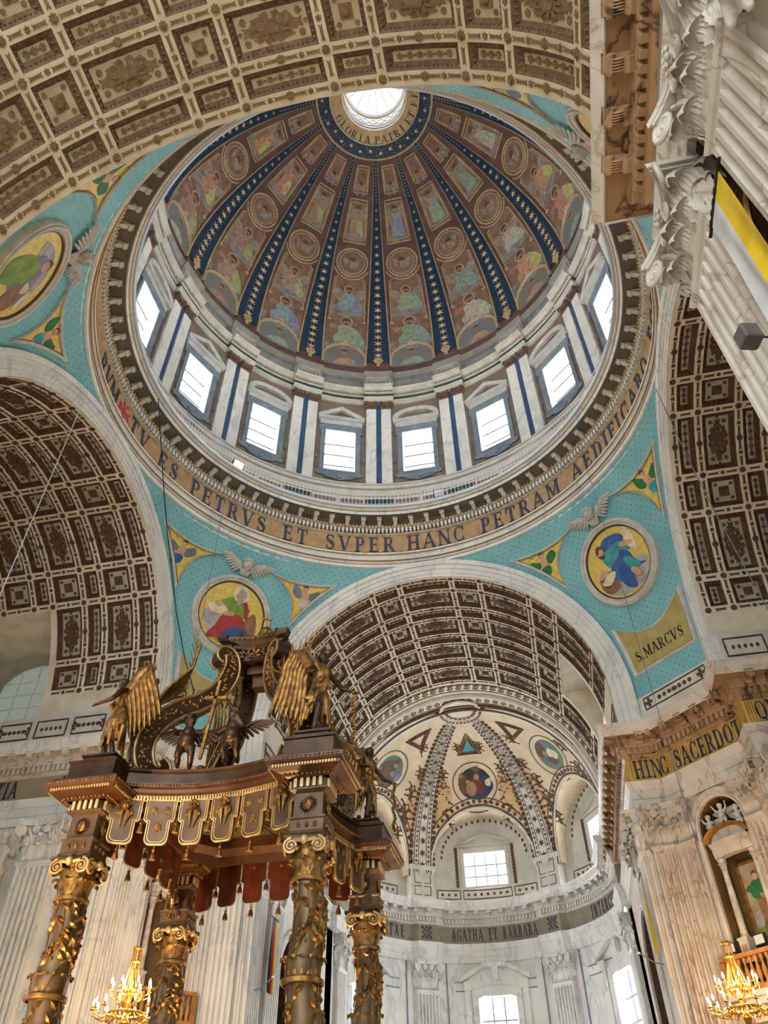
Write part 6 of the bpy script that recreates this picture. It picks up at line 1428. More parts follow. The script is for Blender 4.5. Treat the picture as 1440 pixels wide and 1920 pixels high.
# ================================================================ altar niches in the diagonal pier faces
nichem = mat('niche_ochre', (120, 92, 52), (94, 70, 38), 2., .6)
colm = mat('mottled_column', (214, 206, 192), (176, 166, 152), 5., .4)
woodg = mat('gilded_wood', (176, 128, 66), (130, 88, 42), 6., .42, .35)
balm = mat('honey_marble', (180, 128, 70), (140, 92, 46), 4., .4)
stonew = mat('white_statue_stone', (214, 208, 198), (190, 184, 174), 5., .55)
def niche(sx, wall, m, detail=True):
    side = 'right' if sx > 0 else 'left'
    c = (7.9, 7.9); M = FR((c[0]*sx, c[1], 0), (sx*.7071 if sx > 0 else .7071, -.7071 if sx > 0 else .7071, 0), (sx*.7071, .7071, 0), (0, 0, 1))
    hw, zs, ra = .976, 9.5, .73
    N = empty('niche', M, wall)
    arch = [(ra*cos(t), zs+ra*sin(t)) for t in np.linspace(pi, 0, 17)]
    # wall around the opening
    q = MB(); out = [(-hw, zs)]+[(-hw+2*hw*i/14, 10.5) for i in range(15)]+[(hw, zs)]
    out = [(-hw, 5.5)]+[(-hw, zs)]+[(-hw+2*hw*i/14, 10.5) for i in range(15)]+[(hw, zs)]+[(hw, 5.5)]; inn = [(-ra, 5.5)]+arch+[(ra, zs-.001)]+[(ra, 5.5)]
    q.band([(x, 0, z) for x, z in out], [(x, 0, z) for x, z in inn[:len(out)]], 0, False); q.grid([[(-hw, 0, 0), (-hw, 0, 5.5)], [hw and (hw, 0, 0), (hw, 0, 5.5)]]); obj('niche_wall', q, m, N, None, 0)
    q = MB(); L = [(-ra, 5.5)]+arch+[(ra, 5.5)]; q.band([(x, 0, z) for x, z in L], [(x, .75, z) for x, z in L], 0, False); q.add([(x, .75, z) for x, z in L], [tuple(range(len(L)))]); q.grid([[(-ra, -.0, 5.5), (-ra, .75, 5.5)], [(ra, 0, 5.5), (ra, .75, 5.5)]]); obj('niche_back', q, nichem, N, None, 0)
    # arch frame
    q = MB(); P = []
    pr = [(0, .0), (0, -.1), (.05, -.12), (.07, -.08), (.14, -.08), (.16, -.13), (.23, -.13), (.25, 0)]
    for x, z, dx, dz in [(-ra, 5.6, -1, 0), (-ra, zs, -1, 0)]+[(ra*cos(t), zs+ra*sin(t), cos(t), sin(t)) for t in np.linspace(pi, 0, 19)]+[(ra, 5.6, 1, 0)]: P.append([(x+dx*o, y, z+dz*o) for o, y in pr])
    q.grid(P); obj('arch_frame', q, warmw, N, None, 30)
    # aedicule
    T = thing('altar_aedicule', 'marble aedicule with two columns in the niche of the far %s pier' % side, 'altarpiece', M)
    for s in (-1, 1):
        q = MB(); q.box((s*.5, .2, 6.55), (.26, .3, .5)); q.box((s*.5, .2, 6.83), (.3, .34, .06)); q.box((s*.5, .2, 6.33), (.3, .34, .06)); P_ = obj('pedestal', q, warmw, T, None, 0)
        q = MB(); q.box((s*.5, .045, 6.55), (.15, .02, .3)); obj('pink_panel', q, C3['skin'], P_, None, 0)
        q = MB(); q.lathe([(.11, 6.86), (.12, 6.9), (.09, 6.95), (.1, 7.0), (.086, 7.05), (.092, 7.35), (.1, 7.38), (.092, 7.41), (.084, 7.9), (.09, 7.93), (.08, 7.96), (.072, 8.42), (.085, 8.45), (.07, 8.48)], 20, (s*.5, .2, 0)); obj('column', q, colm, T)
        q = MB(); q.lathe([(.07, 8.46), (.075, 8.6), (.1, 8.68), (.12, 8.72), (.12, 8.76), (0, 8.77)], 16, (s*.5, .2, 0))
        for k in range(8): a = k*pi/4; q.grid([[(s*.5+(.08+p[1])*cos(a)-p[0]*sin(a), .2+(.08+p[1])*sin(a)+p[0]*cos(a), 8.48+p[2]) for p in r] for r in leaf_mesh(.18, .08, .04, .02, 8, 5)])
        obj('column_capital', q, colm, T)
    q = MB()
    def crv(prof, nm, mm):
        q = MB(); P = []
        for t in np.linspace(-1, 1, 21): y0 = .12-.1*cos(t*pi/2) if abs(t) < .98 else .25; P.append([(t*.68, y0+.0-o, z) for o, z in prof])
        q.grid(P); return obj(nm, q, mm, T, None, 0)
    crv([(-.2, 8.77), (.02, 8.77), (.02, 8.86), (.05, 8.88), (.05, 9.0), (.1, 9.04), (.14, 9.08), (.14, 9.12), (-.2, 9.14)], 'aedicule_entablature', warmw)
    q = MB(); P = []
    for t in np.linspace(0, pi, 21): P.append([(.72*cos(t)*k, y, 9.12+.4*sin(t)*k) for k, y in ((.82, .1), (.82, -.02), (.9, -.1), (1, -.12), (1.02, -.08), (1.02, .3))])
    q.grid(P); obj('segmental_pediment', q, woodg, T, None, 30)
    q = MB(); q.add([(.6*cos(t), .08, 9.12+.35*sin(t)) for t in np.linspace(0, pi, 15)], [tuple(range(15))]); obj('tympanum', q, warmw, T, None, 0)
    if detail:
        PT = thing('saint_painting', 'tall altar painting of a saint in green and orange inside the right niche', 'painting', M @ Matrix.Translation((0, .62, 6.9)))
        q = MB(); q.box((0, .02, .85), (.74, .04, 1.7)); obj('canvas', q, mat('painting_sky', (176, 160, 132), (140, 130, 110), 1.5, .5), PT, None, 0)
        q = MB()
        for x, z, w, h in ((-.39, .85, .06, 1.8), (.39, .85, .06, 1.8), (0, 1.73, .82, .06), (0, -.02, .82, .06)): q.box((x, -.0, z), (w, .07, h))
        obj('picture_frame', q, woodg, PT, None, 0)
        SA = [('green', sm([(-.3, 0), (.3, 0), (.3, .25), (-.3, .2)])), ('grey', sm([(-.28, .2), (-.1, .25), (-.12, .55), (-.25, .5)])), ('brown', sm([(-.1, .05), (.16, .05), (.2, .5), (.18, .95), (.0, 1.0), (-.1, .8), (-.06, .4)])), ('dgreen', sm([(-.12, .85), (.12, .9), (.14, 1.25), (-.05, 1.28), (-.2, 1.1)])), ('dgreen', sm([(-.1, 1.2), (-.28, 1.15), (-.26, 1.05), (-.1, 1.05)])), ('skin', sm([(-.3, 1.15), (-.26, 1.32), (-.22, 1.2)])), ('skin', disc(.03, 1.37, .075, 12, .1)), ('hair', sm([(-.05, 1.4), (.03, 1.52), (.11, 1.42), (.03, 1.44)])), ('skin', sm([(.05, .95), (.2, .9), (.18, .82), (.05, .85)]))]
        for i, (c_, P_) in enumerate(SA):
            if c_ == 'brown': SA[i] = ('orange', P_)
        obj('painted_saint', mosaic([(c_ if c_ != 'orange' else 'brown', P_) for c_, P_ in SA], lambda x, y, h: (x*1.15, -h, y), .004, .002), CL, PT, None, 0)
    # putti over the pediment
    if detail:
        for i, (x, z, fc, al, ar) in enumerate(((-.46, 9.32, (.4, -1, 0), (-.3, -.1, .9), (.3, -.2, .6)), (0, 9.5, (0, -1, .1), (-.36, -.1, .95), (.36, -.1, .95)), (.46, 9.32, (-.5, -1, 0), (-.3, -.2, .6), (.35, -.1, .9)))):
            P_ = putto(stonew, .6, al, ar, face=fc, vox=.022)
            place('putto_statue', 'white stone putto at the %s of the pediment in the right niche' % ('left', 'top', 'right')[i], 'statue', P_, M @ Matrix.Translation((x, .12, z-.02)), 'putti over the niche altar')
    # balcony
    B = thing('niche_balcony', 'honey marble balustraded balcony below the niche of the far %s pier' % side, 'balcony', M)
    q = MB(); q.box((0, -.05, 5.55), (1.95, .95, .12)); q.box((0, -.02, 5.42), (1.55, .8, .14)); q.box((0, .05, 5.2), (1.3, .5, .3)); obj('balcony_floor', q, warmw, B, None, 0)
    q = MB(); q.box((0, -.42, 6.35), (1.95, .2, .09)); q.box((0, -.42, 5.66), (1.95, .2, .1)); obj('handrail', q, balm, B, None, 0)
    bq = MB(); bq.lathe([(.05, 5.7), (.055, 5.74), (.035, 5.78), (.062, 5.9), (.066, 5.97), (.035, 6.12), (.03, 6.18), (.05, 6.24), (.05, 6.3)], 12); bm_ = bq.mesh('baluster', balm, 40)
    for i in range(11): link('baluster', bm_, B, Matrix.Translation((-.8+.16*i, -.42, 0)))
    for s in (-1, 1): q = MB(); q.box((s*.95, -.2, 6.0), (.14, .5, .66)); obj('corner_post', q, balm, B, None, 0)
    return M
MR = niche(1, wNE, pinkw); ML = niche(-1, wNW, white, False)
# side altar furniture on balcony: floodlights
FLOODW = 430
blackm = mat('black_housing', (26, 26, 30), None, rough=.5)
lampg = mat('lamp_glass', (190, 196, 200), None, rough=.2)
def floodlight(M, label, on=False, s=1., group='floodlights'):
    T = thing('floodlight', label, 'floodlight', M, group)
    q = MB(); q.box((0, .05*s, .12*s), (.26*s, .08*s, .2*s)); obj('housing', q, blackm, T, None, 0)
    q = MB(); q.box((0, .006*s, .12*s), (.22*s, .012*s, .16*s)); obj('lens', q, WARMGLOW if on else lampg, T, None, 0)
    q = MB(); q.tube([(-.14*s, .05*s, .12*s), (-.15*s, .06*s, -.02*s), (.15*s, .06*s, -.02*s), (.14*s, .05*s, .12*s)], .012*s, 5); obj('bracket', q, blackm, T, None, 0)
    return T
def glow(name, c, st):
    m = bpy.data.materials.new(name); m.use_nodes = True; nt = m.node_tree; nt.nodes.clear(); o = nt.nodes.new('ShaderNodeOutputMaterial'); e = nt.nodes.new('ShaderNodeEmission'); e.inputs[0].default_value = (*c, 1); e.inputs[1].default_value = st; nt.links.new(e.outputs[0], o.inputs[0]); return m
WARMGLOW = glow('warm_lamp', (1, .72, .4), 5.)
floodlight(MR @ Matrix.Translation((-.62, -.42, 6.45)) @ Matrix.Rotation(.3, 4, 'Z'), 'small black floodlight on the left end of the right niche balcony', s=1.1)
floodlight(MR @ Matrix.Translation((.25, -.42, 6.45)) @ Matrix.Rotation(-.1, 4, 'Z'), 'black floodlight by the painting on the right niche balcony', s=1.2)
for az, lab, on in ((150, 'unseen black floodlight on the near right gallery, added to light the dome', False), (-150, 'unseen black floodlight on the near left gallery, added to light the dome', False), (180, 'unseen black floodlight on the near middle gallery, added to light the dome', False), (6, 'black floodlight on the gallery below the axis window', False), (52, 'black floodlight lying on the gallery, right of centre', False), (84, 'black floodlight standing on the right of the gallery', False), (-53, 'lit warm lamp behind the gallery railing on the left', True)):  # the three near floodlights are unseen, added with spots to brighten the dome
    r = 8.75; floodlight(Matrix.Translation((r*sin(rad(az)), r*cos(rad(az)), 24.35)) @ Matrix.Rotation(-rad(az), 4, 'Z') @ Matrix.Rotation(.3, 4, 'X'), lab, on, 1.9)
    lamp('gallery_flood', 'SPOT', (8.3*sin(rad(az)), 8.3*cos(rad(az)), 24.9), FLOODW, (1., .95, .9), .25, (-4*sin(rad(az)), -4*cos(rad(az)), 42), 110)
    q = MB(); q.box((0, 0, -.03), (.3, .3, .68)); link('lamp_post', q.mesh('lamp_post', blackm, 0), bpy.data.objects[-1] if 0 else None, Matrix.Translation((r*sin(rad(az)), r*cos(rad(az)), 23.96)), label='black stand under a gallery floodlight at '+lab.split(' on ')[-1].split(' behind ')[-1], category='stand')
# ================================================================ chandeliers
brassm = mat('polished_brass', (226, 176, 90), (190, 136, 56), 10., .25, .9)
bulb = glow('warm_bulb', (1, .74, .42), 60.)
def chandelier(M, label):
    T = thing('chandelier', label, 'chandelier', M, 'chandeliers')
    for tier, (R, n, z) in enumerate(((.42, 8, 0.), (.68, 14, -.38))):
        q = MB(); q.tube([(R*.55*cos(a), R*.55*sin(a), z-.06) for a in np.linspace(0, 2*pi, 24, False)], .035, 8, closed=True); obj('tier_ring', q, brassm, T)
        for i in range(n):
            a = 2*pi*i/n; c, s = cos(a), sin(a); q = MB(); q.tube([(R*.5*c, R*.5*s, z-.06), (R*.75*c, R*.75*s, z-.16), (R*c, R*s, z-.1), (R*c, R*s, z-.02)], .014, 6); q.lathe([(.0, -.02), (.05, -.01), (.055, .0), (.02, .01), (.02, .07)], 10, (R*c, R*s, z)); A_ = obj('candle_arm', q, brassm, T)
            q = MB(); q.lathe([(.0, .07), (.02, .09), (.022, .13), (.0, .19)], 8, (R*c, R*s, z)); obj('bulb', q, bulb, A_)
        q = MB()
        for i in range(n*2):
            a = 2*pi*(i+.5)/(n*2); q.tube([(R*.56*cos(a), R*.56*sin(a), z-.05), (R*.62*cos(a+.1), R*.62*sin(a+.1), z-.14), (R*.5*cos(a+.2), R*.5*sin(a+.2), z-.2)], .012, 5)
        obj('scroll_leaves', q, brassm, T, None, 0)
    q = MB(); q.lathe([(.0, -.75), (.06, -.7), (.1, -.6), (.05, -.5), (.08, -.3), (.03, -.2), (.06, -.05), (.025, .1), (.05, .3), (.02, .4)], 16); obj('stem', q, brassm, T)
    q = MB()
    for i in range(10): a = 2*pi*i/10; q.tube([(.09*cos(a), .09*sin(a), .75), (.09*cos(a), .09*sin(a), .45), (.2*cos(a), .2*sin(a), .0)], .008, 4)
    q.lathe([(.1, .75), (.11, .78), (.1, .8)], 16); q.lathe([(.1, .5), (.11, .52), (.1, .54)], 16); obj('hanging_chains', q, brassm, T)
    q = MB(); q.tube([(0, 0, .4), (0, 0, 16.)], .011, 5); obj('suspension_rod', q, lead, T)
    return T
chandelier(Matrix.Translation((6.62, 5.35, 5.3)), 'lit brass chandelier with candle bulbs before the far right pier')
chandelier(Matrix.Translation((-5.97, 2.81, 5.36)), 'lit brass chandelier with candle bulbs behind the canopy columns on the left')
lamp('chandelier_light', 'POINT', (6.62, 5.35, 5.5), 230, (1., .62, .3), .5); lamp('chandelier_light', 'POINT', (-5.97, 2.81, 5.56), 420, (1., .62, .3), .5)
# ================================================================ baldachin
BX, BY = 0., -6.67
bald = thing('baldachin', 'dark bronze and gilt altar canopy on four twisted columns under the dome', 'altar canopy', Matrix.Translation((BX, BY, 0)))
cc = 1.08
valp = mat('valance_bronze', (98, 76, 54), (76, 56, 38), 4., .42, .35)
valin = mat('valance_back_red', (96, 44, 22), (66, 28, 16), 5., .35, .2)
linem = mat('cream_gilt_line', (196, 168, 112), (164, 134, 82), 8., .42, .5)
olive = mat('canopy_green', (70, 66, 46), (52, 48, 34), 3., .6)
# ---- columns
def column_meshes():
    sh = MB(); N, K = 90, 20; z0, z1 = 1.05, 3.73; P = []
    ax = lambda z: (.017*cos(2*pi*(z-z0)/.78), .017*sin(2*pi*(z-z0)/.78))
    rr = lambda z: .150-.022*(z-z0)/(z1-z0)+.006*sin(2*pi*(z-z0)/.78*2)
    for i in range(N):
        z = z0+(z1-z0)*i/(N-1); c = ax(z); r = rr(z); P.append([(c[0]+r*cos(2*pi*k/K), c[1]+r*sin(2*pi*k/K), z) for k in range(K)])
    sh.grid(P, cv=True)
    g = MB()
    def surf(th, z, h): c = ax(z); r = rr(z)+h; return (c[0]+r*cos(th), c[1]+r*sin(th), z)
    rn = random.Random(11)
    z = 1.2
    def lf(th, z, an, L):
        w = L*.26; n = np.array(surf(th, z, 1))-np.array(surf(th, z, 0)); 
        pts = []
        for t, k, h in ((0, .1, .002), (.3, 1, .012), (.6, .9, .02), (1, .05, .012)): pts.append((t, k, h))
        R = rr(z); Lp, Rp, Cp = [], [], []
        for t, k, h in pts:
            u = cos(an)*L*t; v = sin(an)*L*t; pu, pv = -sin(an)*w*k, cos(an)*w*k
            Lp.append(surf(th+(u+pu)/R, z+v+pv, .003)); Rp.append(surf(th+(u-pu)/R, z+v-pv, .003)); Cp.append(surf(th+u/R, z+v, h+.006))
        g.grid([[a, c, b] for a, c, b in zip(Lp, Cp, Rp)])
    # climbing stems
    for s in range(7):
        th0 = 2*pi*s/7; pts = []
        for zz in np.linspace(1.12, 3.68, 54):
            th = th0+2.2*sin((zz-1.1)*5.2+s)*.25+(zz-1.1)*1.1; pts.append(surf(th, zz, .004))
            if int(zz*53) % 2 == 0 or True:
                if rn.random() < .85 and not 2.95 < zz < 3.16: lf(th, zz, pi/2+rn.choice((-1, 1))*rn.uniform(.5, 1.1), rn.uniform(.065, .1))
        g.tube(pts, .004, 4)
    # putto-like relief figure
    for zz, th in ((3.3, -1.6), (1.9, -1.2)):
        for du, dv, r in ((0, .05, .016), (0, .0, .022), (-.03, -.05, .012), (.03, -.05, .012), (.04, .04, .01), (-.04, .03, .01)): g.ell(surf(th+du/.14, zz+dv, .012), (r, r, r*1.3), 0, 8, 6)
    # leaf collars
    for zc in (3.02, 2.25-.0):
        for k in range(14):
            a = 2*pi*k/14; c0 = ax(zc); r = rr(zc)
            L = leaf_mesh(.13, .075, .03, .018, 9, 5)
            g.grid([[(c0[0]+(r+p[1]+.004)*cos(a+p[0]/r), c0[1]+(r+p[1]+.004)*sin(a+p[0]/r), zc+p[2]) for p in row] for row in L])
        break
    b = MB(); b1 = MB(); b3 = MB()
    for zc in (3.0,): c0 = ax(zc); b1.lathe([(.15, -.035), (.168, -.03), (.172, -.012), (.168, .004), (.15, .01)], 28, (c0[0], c0[1], zc))
    c0 = ax(3.73); b3.lathe([(.128, 3.70), (.15, 3.705), (.155, 3.72), (.15, 3.735), (.128, 3.745)], 28, (c0[0], c0[1], 0))
    b.lathe([(.0, 0.0), (.27, .0), (.27, .85), (.3, .86), (.3, .92), (.22, .93), (.22, .97), (.19, 1.0), (.17, 1.04), (.16, 1.08)], 28)
    c = MB(); H = .31; z = 3.74; cx, cy = c0
    c.lathe([(.125, 0), (.122, .1), (.13, .2), (.16, .28), (.17, .3)], 24, (cx, cy, z))
    for row, (h, n, of) in enumerate(((.13, 8, 0), (.22, 8, .5))):
        for k in range(n):
            a = 2*pi*(k+of)/n; L = leaf_mesh(h, .115, .055, .028, 13, 7); c.grid([[(cx+(.128+p[1])*cos(a)-p[0]*sin(a), cy+(.128+p[1])*sin(a)+p[0]*cos(a), z+p[2]) for p in row_] for row_ in L])
    v = MB()
    for k in range(4):
        a = pi/4+k*pi/2; e = np.array((cos(a), sin(a), 0))
        for s in (-1, 1):
            f = np.array((cos(a+s*pi/4), sin(a+s*pi/4), 0)); t_ = np.array((-f[1], f[0], 0))*-s
            p = np.array((cx, cy, z+.225))+f*.178+t_*(-.118)
            volute(v, p, .066, -t_ if 1 else t_, (0, 0, 1), .012, 1, 0, 1)
    for k in range(4):
        a = k*pi/2; v.ell((cx+.19*cos(a), cy+.19*sin(a), z+.265), (.035, .035, .04), 0, 10, 7); v.tube([(cx+.175*cos(a)-.1*sin(a)*s, cy+.175*sin(a)+.1*cos(a)*s, z+.262+.012*abs(s)) for s in np.linspace(-1, 1, 7)], .018, 6)
    ab = MB(); ring_ = []
    for k in range(4):
        a = k*pi/2
        for t in np.linspace(-.92, .92, 9): d = .2-.035*(1-t*t); ring_.append((cx+d*cos(a)-t*.2*sin(a), cy+d*sin(a)+t*.2*cos(a)))
    ab.prism(ring_, z+.285, z+.315, None, 0, None, True)
    return sh.mesh('shaft', bronze2, 60), g.mesh('laurel_relief', gbronze, 60), b.mesh('column_base', gbronze, 40), b1.mesh('column_ring', gbronze, 40), b3.mesh('column_ring', gbronze, 40), c.mesh('capital', gbronze, 60), v.mesh('volutes', [linem, bronze], 40), ab.mesh('abacus', bronze, 30)
CM = column_meshes()
def sun_face():
    q = MB(); q.ell((0, -.006, 0), (.042, .022, .05), 0, 14, 10)
    for k in range(36):
        a = 2*pi*k/36; L = .098 if k % 2 else .082; q.add([(.05*cos(a-.06), -.004, .05*sin(a-.06)*1.05), (.05*cos(a+.06), -.004, .05*sin(a+.06)*1.05), (L*cos(a), -.004, L*sin(a)), (.05*cos(a), -.02, .05*sin(a))], [(0, 2, 3), (3, 2, 1)])
    q.ell((0, -.03, -.004), (.006, .008, .014), 0, 6, 5); q.ell((0, -.026, -.024), (.012, .005, .004), 0, 6, 4)
    for s in (-1, 1): q.ell((s*.016, -.026, .012), (.008, .005, .004), 0, 6, 4)
    return q.mesh('sun_face', gbronze, 50)
sunm = sun_face()
def sq(h): return [(-h, -h), (h, -h), (h, h), (-h, h)]
def square_lathe(prof, m, name):
    q = MB(); q.grid([[(x*h, y*h, z) for h, z in prof] for x, y in ((-1, -1), (1, -1), (1, 1), (-1, 1))], cu=True); q.f.append(tuple(len(prof)*(k+1)-1 for k in range(4))); q.m.append(0); return q.mesh(name, m, 0)
blk = square_lathe([(.145, 4.05), (.16, 4.07), (.155, 4.085), (.15, 4.1), (.15, 4.19), (.162, 4.2), (.165, 4.215), (.132, 4.22), (.13, 4.43), (.15, 4.44), (.175, 4.452), (.178, 4.465), (.15, 4.47)], valp, 'corner_block')
dkz = square_lathe([(.16, 4.465), (.16, 4.555)], bronze, 'dentil_ground')
cor = square_lathe([(.19, 4.55), (.215, 4.56), (.24, 4.575), (.27, 4.585), (.33, 4.6), (.335, 4.625), (.35, 4.635), (.362, 4.655), (.365, 4.69), (.35, 4.7), (.3, 4.71)], mahog, 'block_cornice')
pli = square_lathe([(.31, 4.7), (.31, 4.73), (.235, 4.74), (.235, 4.9), (.25, 4.91), (.25, 4.93), (.17, 4.94), (.165, 4.99), (.18, 5.0), (.18, 5.02), (.05, 5.02)], bronze, 'angel_plinth')
q = MB()
for k in range(4):
    R_ = Matrix.Rotation(k*pi/2, 4, 'Z')
    for i in range(5): q.box((-.116+.058*i, -.172, 4.51), (.028, .03, .08), 0, R_)
blkd = q.mesh('block_dentils', palegold, 0)
q = MB(); b2 = MB(); sc2 = MB()
for k in range(4):
    R_ = Matrix.Rotation(k*pi/2, 4, 'Z')
    for i in range(22): q.box((-.3+.6*(i+.5)/22, -.338, 4.613), (.017, .012, .024), 0, R_)
    for i in range(11): c_ = R_ @ Vector((-.2+.04*i, -.232, 4.565)); b2.ell(c_, (.014, .014, .014), 0, 7, 5)
    for i in range(16): sc2.add([tuple(R_ @ Vector((-.33+.66*(i+.5)/16+x, -.364+y, 4.67+z))) for x, y, z in ((-.018, 0, 0), (0, 0, .014), (.018, 0, 0), (0, 0, -.014), (0, -.012, 0))], [(0, 1, 4), (1, 2, 4), (2, 3, 4), (3, 0, 4)])
cden, cbead, cscr = q.mesh('cornice_dentils', linem, 0), b2.mesh('bead_row', gbronze, 50), sc2.mesh('scroll_band', gbronze, 0)
fc = MB(); fc.ell((0, 0, 0), (.018, .018, .026), 0, 9, 7); fc.ell((0, -.02, -.003), (.005, .005, .009), 0, 5, 4)
facem = fc.mesh('small_head', gbronze, 50)
for sx in (-1, 1):
    for sy in (-1, 1):
        T0 = Matrix.Translation((sx*cc, sy*cc, 0))
        c0 = .017*cos(2*pi*2.68/.78), .017*sin(2*pi*2.68/.78)
        Cn = empty('column', Matrix.Translation((sx*cc-c0[0], sy*cc-c0[1], 0)), bald)
        for me, nm in zip(CM, ('shaft', 'laurel_relief', 'column_base', 'column_ring', 'column_ring', 'capital', 'volutes', 'abacus')): link(nm, me, Cn, **({'kind': 'stuff'} if nm in ('laurel_relief',) else {}))
        Bk = link('corner_block', blk, bald, T0)
        for me, nm in ((dkz, 'dentil_ground'), (blkd, 'block_dentils'), (cor, 'block_cornice'), (cden, 'cornice_dentils'), (cbead, 'bead_row'), (cscr, 'scroll_band'), (pli, 'angel_plinth')): link(nm, me, Bk, **({'kind': 'stuff'} if nm in ('block_dentils', 'cornice_dentils', 'bead_row', 'scroll_band') else {}))
        for k in range(4):
            for i in (-1, 0, 1): link('small_head', facem, Bk, Matrix.Rotation(k*pi/2, 4, 'Z') @ Matrix.Translation((i*.075, -.152, 4.145)))
        for k in range(4): link('sun_face', sunm, Bk, Matrix.Rotation(k*pi/2, 4, 'Z') @ Matrix.Translation((0, -.132, 4.325)))
# ---- entablature between the blocks, concave in plan
def yc(x): return -(cc-.02)+.20*(1-(x/.85)**2)
def emap(x, z, h): # side facing -y ; h outwards
    e = 1e-3; t = np.array([2*e, yc(x+e)-yc(x-e)]); t /= np.linalg.norm(t); return (x+t[1]*h, yc(x)-t[0]*h, z)
X = np.linspace(-.86, .86, 25)
def srun(prof, m, name): q = MB(); q.grid([[emap(x, z, h) for h, z in prof] for x in X]); return q.mesh(name, m, 0)
RUNS = [srun([(-.04, 4.66), (.0, 4.665), (.03, 4.69), (.035, 4.72), (.06, 4.735), (.06, 4.77), (.0, 4.78)], mahog, 'side_cornice'), srun([(.0, 4.775), (-.02, 4.8), (-.02, 4.9), (.0, 4.915), (.01, 4.935), (-.1, 4.945), (-.1, 4.7)], bronze, 'attic_band')]
q = MB(); q2 = MB()
for i in range(58):
    x = -.83+1.66*(i+.5)/58
    q.prism(rect(x-.008, 4.62, x+.008, 4.655), -.0, .02, emap); q2.add([emap(x+a, 4.752+b, .06+c_) for a, b, c_ in ((-.013, 0, 0), (0, .016, 0), (.013, 0, 0), (0, -.016, 0), (0, 0, .012))], [(0, 1, 4), (1, 2, 4), (2, 3, 4), (3, 0, 4)])
q.band([emap(x, 4.66, .008) for x in X], [emap(x, 4.665, .022) for x in X], 0, False); q.band([emap(x, 4.615, .022) for x in X], [emap(x, 4.61, .008) for x in X], 0, False)
RUNS += [q.mesh('side_dentils', linem, 0), q2.mesh('scroll_band', gbronze, 0)]
def tongue(g=0.):
    w, n_, b = .145-g, .108-g, .085
    P = [(-w, 4.625-g*.3), (-w, 4.445+g*.4)]+[(-n_-.037*cos(t)*1 if 0 else -w+(w-n_)*(1-cos(t)), 4.445+g*.4-.03*sin(t)) for t in np.linspace(.2, pi/2, 5)]+[(-n_, 4.3)]
    P += [(-n_+.05*(1-cos(t)), 4.26+g-.055*sin(t)) for t in np.linspace(0, pi/2, 6)]
    P += [(-x, z) for x, z in P[::-1]]
    return P
rosef, cher = MB(), None
for x, z in ((-.06, 4.53), (.06, 4.53), (0, 4.37)):
    for k in range(6): a = k*pi/3; rosef.ell((x+.018*cos(a), -.006, z+.018*sin(a)), (.013, .008, .013), 0, 7, 5)
    rosef.ell((x, -.012, z), (.012, .012, .012), 0, 8, 6)
    for s in (-1, 1): rosef.ell((x+s*.025, -.004, z-.028), (.014, .004, .008), 0, 6, 4)
    rosef.tube([(x, -.004, z-.015), (x, -.004, z-.045)], .004, 5)
rosm = rosef.mesh('gilt_roses', gbronze, 50)
bh, bw = cherub_head('c', gbronze, .047, 'folded')
tas = MB(); tas.lathe([(.0, .0), (.012, -.004), (.016, -.018), (.01, -.03), (.016, -.036), (.024, -.06), (.03, -.098), (.0, -.1)], 12); tas.tube([(0, 0, 0), (0, 0, .03)], .004, 5); tasm = tas.mesh('tassel', gbronze, 40)
def panel(xc):
    sh_ = lambda x, z, h: emap(xc+x, z, h)
    P = tongue(); a = MB(); a.add([sh_(x, z, .012) for x, z in P], [tuple(range(len(P)))]); a.band([sh_(x, z, .012) for x, z in P], [sh_(x, z, -.01) for x, z in P])
    bk = MB(); bk.add([sh_(x, z, -.012) for x, z in P], [tuple(range(len(P)))])
    bd = MB()
    for g, w, h in ((.006, .0065, .022), (.026, .005, .02)): bd.strip(dense(tongue(g), .05), w, .01, h, sh_, 0, True)
    return a.mesh('valance_panel', valp, 0), bk.mesh('panel_back', valin, 0), bd.mesh('gilt_border', linem, 0)
XS = [-.787, -.472, -.158, .158, .472, .787]
PAN = [panel(x) for x in XS]
side_lab = {0: 'front', 1: 'right', 2: 'back', 3: 'left'}
for k in range(4):
    R_ = Matrix.Rotation(k*pi/2, 4, 'Z'); S_ = empty('canopy_side', R_, bald)
    for me in RUNS: link(me.name.split('.')[0], me, S_, **({'kind': 'stuff'} if 'dentil' in me.name or 'scroll' in me.name else {}))
    for i, (x, (a, b_, c_)) in enumerate(zip(XS, PAN)):
        V_ = link('valance_panel', a, bald, R_); link('panel_back', b_, V_); link('gilt_border', c_, V_)
        p = emap(x, 0, .014); yaw = math.atan2(yc(x+.01)-yc(x-.01), .02); Mp = Matrix.Translation((p[0], p[1], 0)) @ Matrix.Rotation(yaw, 4, 'Z')
        if i in (1, 4): link('gilt_roses', rosm, V_, Mp)
        else: link('cherub_head', bh, V_, Mp @ Matrix.Translation((0, -.01, 4.555))); link('cherub_wings', bw, V_, Mp @ Matrix.Translation((0, -.008, 4.555)))
        link('tassel', tasm, V_, Mp @ Matrix.Translation((0, .0, 4.17)))
        if i < 5:
            xm = (x+XS[i+1])/2; p = emap(xm, 0, 0); link('tassel', tasm, V_, Matrix.Translation((p[0], p[1], 4.42)))
